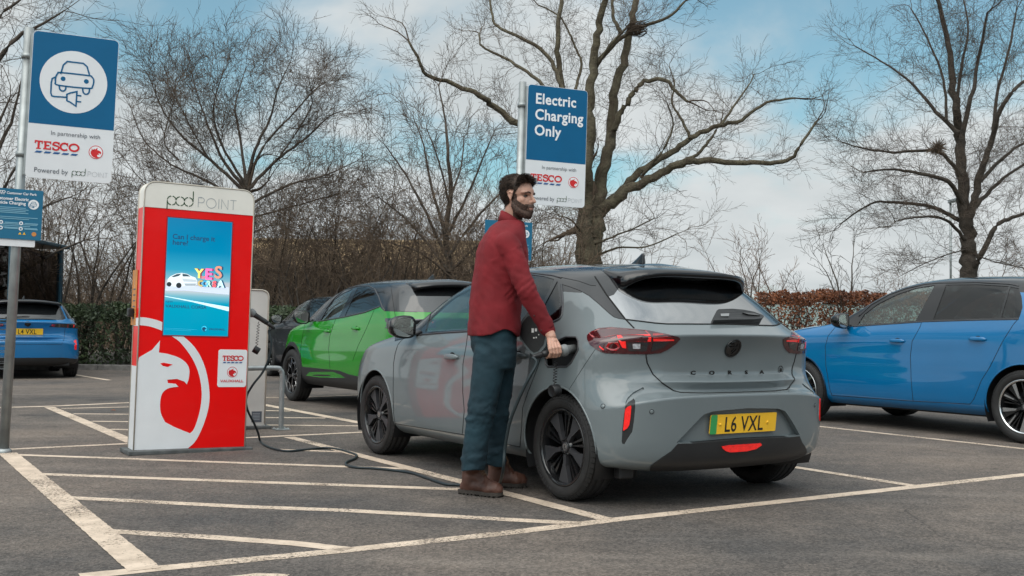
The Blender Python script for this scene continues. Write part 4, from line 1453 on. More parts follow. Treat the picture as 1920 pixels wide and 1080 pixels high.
def arch_poly(cx, cz, r, n=28, down=.0, f=1.0):
    p = [(cx + r * math.cos(R(a)), cz + r * f * math.sin(R(a))) for a in np.linspace(-4, 184, n)]
    return p + [(cx - r * .99, down), (cx + r * .99, down)]


def wheel_house(mb, cx, cz, r, y0, y1):
    m_ = MATS['trim_black']
    for s in (1, -1):
        prof = [(cx + r * math.cos(R(a)), cz + r * math.sin(R(a))) for a in np.linspace(-25, 205, 26)]
        vs = [(x, s * y0, z) for x, z in prof] + [(x, s * y1, z) for x, z in prof]
        n = len(prof)
        fs = [(i, i + 1, i + 1 + n, i + n) for i in range(n - 1)] + [tuple(range(n, 2 * n))]
        mb.add(vs, fs, m_, True)


def arch_lip(c, mb, cx, cz, r, mt, rad=.007, f=1.0, ss=(1, -1)):
    """rolled edge round a wheel opening"""
    for s in ss:
        pts = []
        for a in np.linspace(-8, 188, 44):
            p, n = c.cast(cx + r * math.cos(R(a)), cz + r * f * math.sin(R(a)), 'side')
            if p is not None: pts.append(Vector((p.x, s * (p.y - .003), p.z)))
        if len(pts) > 2: mb.tube(pts, rad, mt, 6)


def handle(c, name, parent, mt, P, proj='side', ln=.2, cup=None):
    p, n = c.cast(*P, proj)
    for s in (1, -1): pass
    mb = MB()
    q, nn = p, n
    xa = Vector((1, 0, 0)); xa = (xa - nn * xa.dot(nn)).normalized(); za = nn.cross(xa)
    if za.z < 0: za = -za
    rings = []
    for t in np.linspace(-1, 1, 13):
        w = (1 - abs(t) ** 3) ** .5
        o = q + xa * (t * ln / 2) + nn * (.003 + .026 * (1 - abs(t) ** 4) ** .8)
        rings.append([o + za * (.020 * w * math.cos(a)) + nn * (.008 * max(w, .2) * math.sin(a)) for a in np.linspace(0, 2 * math.pi, 13)[:-1]])
    mb.loft(rings, mt)
    # flat black patch painted as the shade in the finger cup
    cp = [q + xa * (.038 * math.cos(a)) + za * (.006 + .026 * math.sin(a)) + nn * .0022 for a in np.linspace(0, 2 * math.pi, 21)[:-1]]
    mb.add(cp, [tuple(range(20))], MATS['gap_black'], False)
    return mb.build(name, parent)


def mirror_y(o, name, parent):
    """a copy of a part on the other side of the car"""
    me = o.data.copy()
    for v in me.vertices: v.co.y = -v.co.y
    me.flip_normals()
    c = bpy.data.objects.new(name, me); COL.objects.link(c); c.parent = parent
    return c


def seat(parent, x, y, z=.30, w=.5):
    mb = MB(); m_ = MATS['cabin_grey']
    mb.box((x - .25, y - w / 2, z), (x + .28, y + w / 2, z + .18), m_, .05)
    mx = Matrix.Translation((x - .22, y, z + .12)) @ Matrix.Rotation(R(-18), 4, 'Y')
    mb.box((-.07, -w / 2, 0), (.07, w / 2, .58), m_, .05, mx)
    mb.box((-.045, -.13, .61), (.05, .13, .80), m_, .04, mx)
    mb.tube([mx @ Vector((0, -.05, .55)), mx @ Vector((0, -.05, .65))], .008, MATS['chrome'], 6)
    mb.tube([mx @ Vector((0, .05, .55)), mx @ Vector((0, .05, .65))], .008, MATS['chrome'], 6)
    return mb.build('seat', parent)


def cabin(parent, xd, xs, xr, zf=.27, zb=.92, w=.66, xe=-.3):
    for y in (-.36, .36): seat(parent, xs, y, zf + .05)
    seat(parent, xr, 0, zf + .08, w * 1.85)
    mb = MB(); m_ = MATS['cabin_grey']
    mb.box((xd - .28, -w, zb - .30), (xd + .35, w, zb), m_, .08)
    o = mb.build('dashboard', parent)
    sw = MB()
    mx = Matrix.Translation((xd - .36, -.36, zb - .06)) @ Matrix.Rotation(R(-68), 4, 'Y')
    sw.tube([mx @ Vector((.175 * math.cos(a), .175 * math.sin(a), 0)) for a in np.linspace(0, 2 * math.pi, 33)[:-1]], .015, m_, 8, closed=True)
    sw.tube([mx @ Vector((-.17, 0, 0)), mx @ Vector((.17, 0, 0))], .018, m_, 6)
    sw.tube([mx @ Vector((0, 0, 0)), mx @ Vector((0, 0, -.3))], .03, m_, 8)
    sw.build('steering_wheel', parent)
    fl = MB()
    fl.box((xe, -w - .03, zf - .06), (xd + .3, w + .03, zf - .03), m_)
    fl.box((xe + .02, -w, zf), (xe + .50, w, zb - .32), m_, .03)
    fl.build('cabin_floor', parent)


def door_mirror(c, parent, ctr, size=(.10, .115, .085), mt=None, base=None):
    """left mirror, its glass facing back; ctr in car frame"""
    mt = mt or MATS['gloss_black']
    out = []
    for s in (1, -1):
        mb = MB(); rings = []
        cx, cy, cz = ctr
        for t in np.linspace(0, 1, 9):                    # from the glass forward to the nose of the shell
            k = (1 - t ** 2.2) ** .5 if t < 1 else .05
            x = cx + t * size[0] * 1.5
            ring = []
            for a in np.linspace(0, 2 * math.pi, 25)[:-1]:
                ca, sa = math.cos(a), math.sin(a)
                e = .62
                yy = math.copysign(abs(ca) ** e, ca) * size[1] * (k if ca > 0 else k ** .6)
                zz = math.copysign(abs(sa) ** e, sa) * size[2] * k * (1.0 if ca < .2 else 1 - .22 * ca)
                ring.append(Vector((x - .02 * ca * (1 - t), s * (cy + yy), cz + zz)))
            rings.append(ring)
        rings = rings[::-1] if s > 0 else rings
        mb.loft(rings, mt)
        bx, by, bz = base
        mb.loft([[Vector((bx + .05 * math.cos(a) * k, s * (lerp(by, cy - size[1] * .55, k2)), lerp(bz, cz - size[2] * .78, k2) + .018 * math.sin(a))) for a in np.linspace(0, 2 * math.pi, 11)[:-1]] for k, k2 in ((1.1, 0), (.8, .5), (.75, 1))], MATS['satin_black'])
        m_ = mb.build('door_mirror', parent)
        gb = MB()
        e = .62
        poly = [Vector((cx - .02 * math.cos(a) - .004, s * (cy + math.copysign(abs(math.cos(a)) ** e, math.cos(a)) * size[1] * .84), cz + math.copysign(abs(math.sin(a)) ** e, math.sin(a)) * size[2] * .84 * (1.0 if math.cos(a) < .2 else 1 - .22 * math.cos(a)))) for a in np.linspace(0, 2 * math.pi, 25)[:-1]]
        gb.add(poly, [tuple(range(24))[::-1] if s > 0 else tuple(range(24))], MATS['mirror_glass'], False)
        gb.build('mirror_glass', m_)
        out.append(m_)
    return out


mat('paint_grey', (.152, .176, .184), .35, coat=.8, var=.025, scale=3, spec=.1, coat_rough=.05)


def build_corsa():
    M = car_matrix(1.0165, 6.64, TH)
    rows, cr = corsa_rows()
    c = Car(rows, cr, M, 3)
    root = empty('hatchback_car', (1.0165, 6.64, 0), (0, 0, math.pi / 2 + TH),
                 'grey electric hatchback with a black roof, plugged in and facing away, plate L6 VXL', 'car')
    G = MATS['paint_grey']; B = MATS['gloss_black']
    # ---- cut lines traced in the photograph, laid on the car's own surface
    hatch = [(1115.5, 518.5), (1137.8, 553.3), (1173.3, 599.3), (1188.9, 615.5), (1211, 640), (1211, 664), (1213.3, 680), (1224.4, 702), (1241, 717.6), (1263, 732.5), (1276, 736), (1320, 737.3), (1381, 736), (1450, 732),
             (1450, 500), (1260, 501.5), (1206, 502), (1163, 503.7), (1139, 506.7), (1123, 512)]
    lamp = scl(4.5, 980, 480, (545, 670), (580, 640), (640, 611), (740, 602), (860, 612), (1040, 628), (1180, 655), (1310, 681), (1330, 698), (1290, 740), (1220, 790), (1160, 818), (1040, 828), (860, 825), (700, 820), (640, 800), (570, 750), (545, 700))
    split = [(1211, 612), (1221, 631), (1221, 640), (1210, 668)]
    black = [(1173.3, 599.3), (1160, 597.3), (1151, 594.4), (1140, 585.5), (1122, 569), (1104.4, 554.4), (1086.7, 544.4), (1069, 538), (1053, 533), (1056, 570), (1054, 592), (1050, 599), (1035, 606.5), (960, 615), (876, 622.3), (831.6, 625), (786, 629), (740, 640),
             (740, 560), (860, 470), (1300, 470), (1300, 560)]
    c.region('roof', black)
    fw = scl(4.907, 640, 500, (772, 600), (822, 420), (905, 330), (1005, 257), (1105, 198), (1215, 140)) + [(905, 521), (930, 516.5), (948, 514.5), (944, 560), (926, 611.5), (876, 618)]
    rw = [(953, 514), (975, 513.5), (995.5, 514.5), (1020, 518), (1039, 523.5), (1017, 569), (1003, 603), (938, 611)]
    qw = [(1045, 526.5), (1049, 560), (1048.5, 590), (1045, 596), (1034, 601), (1009, 602.5), (1021, 571)]
    c.region('roof', [(-1, -1), (4, -1), (4, 2), (-1, 2)], 'top', ('body',), lambda f: f.calc_center_median().z > 1.22)
    c.region('front_window', fw); c.region('rear_window', rw); c.region('quarter_window', qw)
    c.region('windscreen', [(-.1, .972), (.50, .972), (.625, .985), (.655, 1.01), (.60, 1.20), (.545, 1.345), (.42, 1.388), (.2, 1.402), (-.1, 1.405)], 'front', filt=lambda f: f.calc_center_median().x > 1.3)
    c.region('bonnet', [(2.43, -.1), (2.43, .45), (2.36, .60), (2.5, .69), (2.85, .665), (3.08, .52), (3.20, .3), (3.23, -.1)], 'top')
    c.region('rear_bumper', [(1116, 655), (1095, 686), (1075.5, 717), (1040, 770), (1040, 960), (1600, 960), (1600, 560), (1180, 640)], filt=lambda f: f.calc_center_median().z < .90)
    c.region('front_door', [(762, 627.8), (746, 646.7), (740.9, 663), (737.8, 683), (737.2, 735.5), (738, 772.6), (741, 794.3), (866.9, 814.6), (868.7, 791), (870.6, 769), (867.8, 735.6), (868, 683), (874.4, 646.7), (877.4, 622.2), (831.6, 625), (786, 629)], only=('body',))
    c.region('rear_door', [(877.4, 622), (874.4, 646.7), (868, 683), (867.8, 735.6), (870.6, 769), (868.7, 791), (866.9, 814.6), (975, 838), (986, 822), (978, 800), (980, 765), (990, 735), (1008, 690), (1022, 640), (1030, 606.5), (960, 615)], only=('body',))
    c.region('tailgate', hatch, filt=lambda f: f.calc_center_median().x < .35)
    c.region('roof', hatch[:3] + [(1228, 606), (1250, 607.7), (1320, 608), (1450, 608)] + hatch[14:], only=('tailgate',))
    c.region('rear_screen', [(1140.5, 557), (1173.3, 599.3), (1228, 606), (1250, 607.7), (1320, 608), (1450, 608), (1450, 516), (1200, 520), (1160, 541), (1151, 553)], only=('roof',), filt=lambda f: f.calc_center_median().x < .35)
    c.region('tail_lamp', lamp)
    c.region('tailgate_lamp', split + [(1290, 700), (1290, 600)], only=('tail_lamp',))
    vent = [(1187.4, 746.9), (1191, 751), (1191, 764.8), (1188.3, 792.6), (1185.6, 809.3), (1176, 824), (1170.7, 833), (1167, 832.4), (1165.7, 827.8), (1167, 803.7), (1169.8, 777.8), (1172.6, 761), (1178, 752.8)]
    c.region('side_vent', vent, only=('rear_bumper',))
    c.region('bumper_scoop', scl(5.4, 1080, 700, (500, 330), (503, 285), (525, 243), (575, 195), (680, 140), (690, 155), (655, 200), (600, 258), (580, 253), (530, 285)), only=('rear_bumper',))
    c.region('plate_recess', [(1268.9, 830), (1300, 797), (1318.9, 777.8), (1336.7, 771.5), (1402, 765.4), (1450, 762), (1450, 819), (1402, 822.6), (1300, 831.2)], only=('rear_bumper',))
    c.region('diffuser', [(1220, 873), (1226, 868), (1241, 857.4), (1257.8, 846.3), (1270.7, 832), (1300, 831.2), (1402, 822.6), (1450, 819), (1450, 960), (1200, 960)], only=('rear_bumper',))
    port = [(1043, 640), (1056.7, 633.3), (1062, 631.6), (1080, 632), (1084.4, 640), (1084.4, 655.6), (1071, 680), (1062, 687.8), (1027.8, 687.8), (1023.3, 683.3), (1022.5, 672)]
    c.region('charge_port', port, filt=lambda f: f.calc_center_median().x < .6)
    c.region('arch', arch_poly(0, .312, .352), 'side'); c.region('arch', arch_poly(2.54, .312, .35), 'side'); c.drop('arch')
    # ---- panels
    lines = MB()
    body = c.piece('body', 'body', G, parent=root)
    for x, r_ in ((0, .352), (2.54, .35)):
        for s in (1, -1):
            lip = MB(); arch_lip(c, lip, x, .312, r_, G, ss=(s,)); lip.build('wheel_arch', body)
    c.piece('roof', 'roof', B, parent=root)
    c.piece('bonnet', 'bonnet', G, parent=root)
    wins = MATS['glass_clear'], MATS['glass_tint']
    c.piece('windscreen', 'windscreen', wins[0], thick=.004, inner=wins[0], parent=root)
    sl = [(.95, .235), (.4, .215)]
    door_lines = [[(762, 627.8), (746, 646.7), (740.9, 663), (737.8, 683), (737.2, 735.5), (738, 772.6), (741, 794.3), (866.9, 814.6), (975, 838)],
                  [(877.4, 622.2), (874.4, 646.7), (868, 683), (867.8, 735.6), (870.6, 769), (868.7, 791), (866.9, 814.6)],
                  [(1030, 606.5), (1022, 640), (1008, 690), (990, 735), (980, 765), (978, 800), (975, 838)]]
    for nm, hp in (('front_door', (848, 669)), ('rear_door', (972, 667))):
        for s in (1, -1):
            d = c.piece(nm, nm, G, s, parent=root)
            h = handle(c, 'door_handle', d, G, hp, 'px')
            if s < 0:
                o = mirror_y(h, 'door_handle', d); bpy.data.objects.remove(h)
            w = c.piece('door_window', 'front_window' if nm == 'front_door' else 'rear_window', wins[0] if nm == 'front_door' else wins[1], s, off=-.004, thick=.004, inner=wins[0] if nm == 'front_door' else wins[1], parent=d)
            if nm == 'rear_door':
                c.piece('quarter_window', 'quarter_window', wins[1], s, off=-.004, thick=.004, inner=wins[1], parent=d)
    ln = MB()
    for P in door_lines: c.line(ln, P)
    c.line(ln, [(1116, 655), (1095, 686), (1075.5, 717), (1066, 732)], r=.0016)
    c.line(ln, [(2.36, .60), (2.5, .69), (2.85, .665), (3.08, .52), (3.20, .3), (3.23, 0)], 'top')
    c.line(ln, [(1053, 533), (1069, 538), (1086.7, 544.4), (1104.4, 554.4), (1122, 569), (1140, 585.5), (1151, 594.4), (1160, 597.3), (1173.3, 599.3)], r=.0022)
    c.line(ln, [(1052, 520), (1085, 527), (1108, 535), (1117, 535.5)], r=.002)
    tr = MB()
    c.line(tr, [(786, 628), (831.6, 624), (876, 621.3), (960, 614), (1035, 605.5), (1050, 598), (1054, 591), (1056, 570), (1053, 534)], r=.008, mt=MATS['satin_black'], n=7)
    c.line(tr, [(1052, 521), (1036, 516.5), (995, 511.5), (950, 511.5), (905, 517), (870, 530), (843.8, 546), (823.4, 561.5), (803, 583)], r=.006, mt=MATS['satin_black'], n=7)
    tr.build('window_trim', root)
    tg = c.piece('tailgate', 'tailgate', G, parent=root)
    c.line(ln, hatch[:4], r=.0048)
    gl = MB()
    c.line(gl, [(1211, 664), (1213.3, 680), (1224.4, 702), (1241, 717.6), (1263, 732.5), (1276, 736), (1320, 737.3), (1381, 736), (1392, 735.5)], r=.0045)
    c.line(gl, [(1174, 599.3), (1228, 606), (1250, 607.7), (1320, 608), (1362, 608)], r=.0055)
    gl.build('panel_gap', tg)
    ln.build('panel_gap', body)
    c.piece('rear_screen', 'rear_screen', MATS['glass_rear'], off=.0015, parent=tg)
    bu = c.piece('rear_bumper', 'rear_bumper', G, thick=.048, parent=root)
    c.piece('diffuser', 'diffuser', MATS['plastic_black'], off=.004, thick=.03, parent=bu)
    c.piece('plate_recess', 'plate_recess', G, off=-.036, parent=bu)
    c.piece('bumper_scoop', 'bumper_scoop', G, off=-.010, parent=bu)
    for s in (1, -1): c.piece('side_vent', 'side_vent', MATS['plastic_black'], s, off=-.004, parent=bu)
    # reflectors in the vents, with a glow put into their red
    refl = scl(5.4, 1080, 700, (555, 325), (560, 345), (550, 450), (540, 520), (520, 555), (480, 582), (478, 560), (490, 440), (497, 365), (520, 340))
    rb = c.decal(MB(), refl, MATS['lamp_lit'], off=.003).build('reflector', bu); mirror_y(rb, 'reflector', bu)
    # number plate on the recess
    p, n = c.cast(1390, 796)
    fr = frame((p.x + .022, 0, .468), (0, -1, .0), (-.12, 0, 1))
    uk_plate('L6 VXL', bu, fr, MATS['plate_yellow'], True)
    # fog lamp, sensors
    fog = scl(4.908, 1300, 690, (255, 720), (330, 708), (610, 690), (620, 705), (570, 740), (480, 762), (330, 772), (290, 760), (265, 740))
    c.decal(MB(), fog, MATS['lamp_lit'], off=.006, thick=.004).build('fog_lamp', bu)
    sb = MB()
    for px, py in ((1130.5, 761.5), (1222, 772)):
        q, nn = c.cast(px, py)
        for s in (1, -1):
            mx = Vector((nn.x, s * nn.y, nn.z)).to_track_quat('Z', 'Y').to_matrix().to_4x4(); mx.translation = Vector((q.x, s * q.y, q.z))
            sb.tube([mx @ Vector((.0125 * math.cos(a), .0125 * math.sin(a), .001)) for a in np.linspace(0, 2 * math.pi, 21)[:-1]], .0014, MATS['gap_black'], 5, closed=True)
            sb.lathe([(.011, .001), (.008, .003), (0, .003)], mx, G, 16)
    sb.build('parking_sensor', bu)
    # tail lamps
    for s in (1, -1):
        for reg, nm, par in (('tail_lamp', 'tail_lamp', root), ('tailgate_lamp', 'tailgate_lamp', tg)):
            lp = c.piece(nm, reg, MATS['lamp_dark_red'], s, off=.004, thick=.03, parent=par)
            d = MB()
            def put(P, mt, off): c.decal(d, P, mt, off=off)
            if reg == 'tail_lamp':
                put(scl(4.5, 980, 480, (560, 655), (640, 622), (760, 612), (1040, 636), (1075, 668), (790, 672), (700, 690), (590, 690)), MATS['lamp_red'], .0055)
                put(scl(4.5, 980, 480, (700, 772), (745, 700), (790, 685), (820, 770), (790, 800), (740, 796)), MATS['lamp_red'], .0055)
                put(scl(4.5, 980, 480, (795, 675), (1072, 668), (1082, 685), (1080, 720), (868, 720), (872, 778), (840, 775), (812, 720)), MATS['lamp_lit'], .0065)
                put(scl(4.5, 980, 480, (880, 730), (1060, 728), (1040, 800), (890, 800)), MATS['lamp_smoke'], .0065)
                put(scl(4.5, 980, 480, (925, 740), (990, 740), (988, 782), (928, 782)), MATS['lamp_clear'], .0075)
                put(scl(4.5, 980, 480, (650, 757), (690, 790), (680, 796), (648, 770)), MATS['lamp_lit'], .0065)
            else:
                put(scl(4.5, 980, 480, (1098, 660), (1180, 662), (1270, 690), (1180, 690), (1100, 688)), MATS['lamp_red'], .0055)
                put(scl(4.5, 980, 480, (1100, 696), (1180, 696), (1275, 702), (1272, 713), (1100, 716)), MATS['lamp_lit'], .0065)
                put(scl(4.5, 980, 480, (1096, 726), (1230, 722), (1190, 765), (1120, 790), (1080, 800)), MATS['lamp_smoke'], .0065)
            if d.v:
                o = d.build('lamp_element', lp)
                if s < 0: mirror_y(o, 'lamp_element', lp); bpy.data.objects.remove(o)
    # spoiler over the rear screen
    sp = MB(); rings = []
    for y in np.linspace(-1, 1, 33):
        ya = abs(y); Y = y * .50
        xt = lerp(-.250, -.105, ya ** 5); zt = lerp(1.350, 1.312, ya ** 4)          # trailing edge
        a0, _ = c.cast(lerp(.22, .20, ya ** 2), Y * .90, 'top'); a1, _ = c.cast(lerp(.06, .10, ya ** 2), Y * .95, 'top')
        u, _ = c.cast(lerp(-.12, .03, ya ** 2), Y, 'top')
        th = lerp(.026, .085, ya ** 9)
        rings.append([Vector((a0.x, Y * .90, a0.z - .003)), Vector((a1.x, Y * .95, max(a1.z + .003, lerp(a0.z, zt, .36) + .006))), Vector((lerp(a1.x, xt, .55), Y * .985, lerp(a0.z, zt, .72) + .008)), Vector((xt, Y, zt)), Vector((xt + .004, Y, zt - th)), Vector((xt + .03, Y, zt - th - .006)),
                      Vector((u.x, Y, min(zt - th - .004, u.z - .006)))])
    sp.loft(rings, B)
    so = sp.build('spoiler', tg)
    for p_ in so.data.polygons: p_.use_smooth = True
    bl = MB(); bl.box((-.235, -.15, 1.318), (-.226, .15, 1.328), MATS['lamp_smoke'], .002); bl.build('brake_light', so)
    # wiper
    wp = scl(5.4, 1280, 480, (295, 690), (300, 640), (325, 590), (345, 575), (480, 570), (600, 580), (700, 600), (790, 635), (800, 648), (780, 668), (700, 678), (450, 684))
    wm = MB(); c.decal(wm, wp, MATS['plastic_black'], off=.012, thick=.016); c.decal(wm, scl(5.4, 1280, 480, (362, 624), (450, 620), (446, 648), (366, 650)), MATS['glass_rear'], off=.030); c.decal(wm, scl(5.4, 1280, 480, (585, 612), (700, 618), (760, 640), (640, 628)), B, off=.030); wm.build('rear_wiper', tg)
    # emblem and letters
    p, n = c.cast(1370, 652)
    fr = frame((p.x, 0, p.z), (0, -1, 0), n.cross(Vector((0, -1, 0))) if n.cross(Vector((0, -1, 0))).z > 0 else -n.cross(Vector((0, -1, 0))))
    em = MB(); em.lathe([(.060, -.004), (.060, .008), (.056, .012), (.052, .010), (0, .014)], fr, B, 40)
    em.ribbon([(-.026, .026), (-.004, .026), (.004, -.004), (-.012, -.020)], .008, fr, MATS['alloy_dark'], .0155)
    em.ribbon([(-.03, .010), (.012, .010), (.022, .024), (.018, -.010), (-.004, -.036)], .006, fr, MATS['alloy_dark'], .0158)
    em.ribbon(circ(0, 0, .047, 30), .003, fr, MATS['alloy_dark'], .0148, True)
    em.build('emblem', tg)
    lt = MB()
    for ch, px, py in (('C', 1299, 698.5), ('O', 1334, 698.5), ('R', 1367.5, 698), ('S', 1398.5, 697.8), ('A', 1427.5, 697)):
        q, nn = c.cast(px, py)
        f2 = frame(q, (0, -1, 0) - nn * Vector((0, -1, 0)).dot(nn) if False else Vector((0, -1, 0)) - nn * Vector((0, -1, 0)).dot(nn), (0, 0, 1))
        lt.text(ch, f2 @ Matrix.Translation((0, -.011, 0)), .030, B, align='CENTER', bold=.0012, d1=.004, sx=1.75)
    q, nn = c.cast(1463, 693)
    f2 = frame(q, Vector((0, -1, 0)) - nn * Vector((0, -1, 0)).dot(nn), (0, 0, 1))
    lt.text('e', f2 @ Matrix.Translation((0, -.012, 0)), .045, B, align='CENTER', bold=.0015, d1=.004)
    lt.ribbon(circ(0, 0, .022, 20), .004, f2, B, .004, True)
    lt.build('tailgate_lettering', tg)
    # charge port
    cp = c.piece('charge_port', 'charge_port', MATS['trim_black'], 1, off=-.045, parent=root)
    rim = MB(); c.line(rim, port + port[:1], r=.006, mt=MATS['satin_black'], mirror=False); rim.build('port_rim', cp)
    # the other side keeps its skin
    k = c.piece('side_panel', 'charge_port', G, -1, parent=root)
    # flap, swung forward on its front edge
    hp, hn = c.cast(1040, 660)
    xa = Vector((math.cos(R(32)), math.sin(R(32)), 0)); o = Vector((hp.x + .02, hp.y + .01, hp.z))
    nrm = Vector((-math.sin(R(32)), math.cos(R(32)), 0))
    def onpl(px, py):
        d = c.Ri @ ray(px, py); t = (o - c.C).dot(nrm) / d.dot(nrm); return c.C + d * t - o
    pts = [onpl(*q) for q in scl(2.843, 840, 580, (420, 25), (396, 55), (380, 92), (377, 130), (385, 158), (402, 185), (440, 232), (462, 248), (488, 238), (520, 200), (536, 140), (520, 60), (490, 22), (455, 12))]
    ff = frame(o, xa, (0, 0, 1))
    pl = [((ff.inverted() @ (p_ + o)).x, (ff.inverted() @ (p_ + o)).y) for p_ in pts]
    fl = MB(); fl.prism(pl, ff, -.004, .012, G)
    cxm = sum(a for a, b in pl) / len(pl); cym = sum(b for a, b in pl) / len(pl)
    inn = [(cxm + (a - cxm) * .86, cym + (b - cym) * .86) for a, b in pl]
    dz = -.0065 if ff.to_3x3().col[2].dot(c.C - o) < 0 else .0145
    fl.prism(inn, ff, min(dz, 0), max(dz, 0), MATS['plastic_black'])
    st = lambda x0, y0, x1, y1: [(cxm + x0, cym + y0), (cxm + x1, cym + y0), (cxm + x1, cym + y1), (cxm + x0, cym + y1)]
    for q in ((-.015, .005, .0, .03), (-.035, .012, -.022, .03), (-.02, -.03, -.012, -.022), (-.035, -.028, -.027, -.02), (-.05, -.01, -.044, -.004)):
        fl.prism(st(*q), ff, dz - .0006 if dz < 0 else dz, dz if dz < 0 else dz + .0006, MATS['plate_white'])
    fl.build('charge_flap', root)
    # shark fin
    an = MB(); rings = []
    ac, _ = c.cast(.36, 0, 'top')
    for t in np.linspace(0, 1, 8):
        w = .030 * (1 - t) ** .7 + .004; x0 = lerp(.10, -.045, t ** .8); x1 = lerp(-.075, -.07, t)
        rings.append([Vector((ac.x + lerp(x0, x1, (1 - math.cos(a)) / 2), w * math.sin(a) * (.3 + .7 * (1 - math.cos(a)) / 2), ac.z - .004 + .075 * t)) for a in np.linspace(0, 2 * math.pi, 17)[:-1]])
    an.loft(rings, B); an.build('roof_antenna', root)
    door_mirror(c, root, (1.865, .955, 1.0), (.10, .112, .085), base=(1.93, .80, .965))
    cabin(root, 2.0, 1.12, .28)
    ub = MB()
    ub.box((-.30, -.60, .20), (.05, .60, .27), MATS['trim_black'], .02); ub.box((.06, -.70, .20), (3.15, .70, .27), MATS['trim_black'], .02)
    ub.box((-.40, .63, .165), (-.34, .73, .27), MATS['trim_black'], .01)
    wheel_house(ub, 0, .312, .36, .865, .56); wheel_house(ub, 2.54, .312, .358, .85, .56)
    ub.build('underbody', root)
    for x in (0, 2.54):
        for s in (1, -1): make_wheel('wheel', .309, .205, .222, 'corsa', root, (x, s * .757, .309), s)
    return c


CORSA = build_corsa()
# ---------------------------------------------------------------- the other parked cars
def derive(xm, zm, ys, up=(0, 0, 0, 0, 0), ztop=None, extra=None):
    rows, cr = corsa_rows()
    out = []
    for k, r in enumerate(rows):
        q = []
        for x, y, z in r:
            X = float(np.interp(x, xm[0], xm[1])); Z = float(np.interp(z, zm[0], zm[1]))
            if k >= 10: X -= up[k - 10] * max(0, min(1, (1.0 - x) / .8))
            if extra: X, y, Z = extra(k, x, X, y, Z)
            q.append((X, y * ys, Z))
        out.append(q)
    return out, cr


def paint(name, c, flake=0.):
    return mat(name, c, .35, coat=1, var=.03, scale=3, metal=flake, spec=.1)


PROJ = {'side', 'rear', 'top', 'front', 'px'}


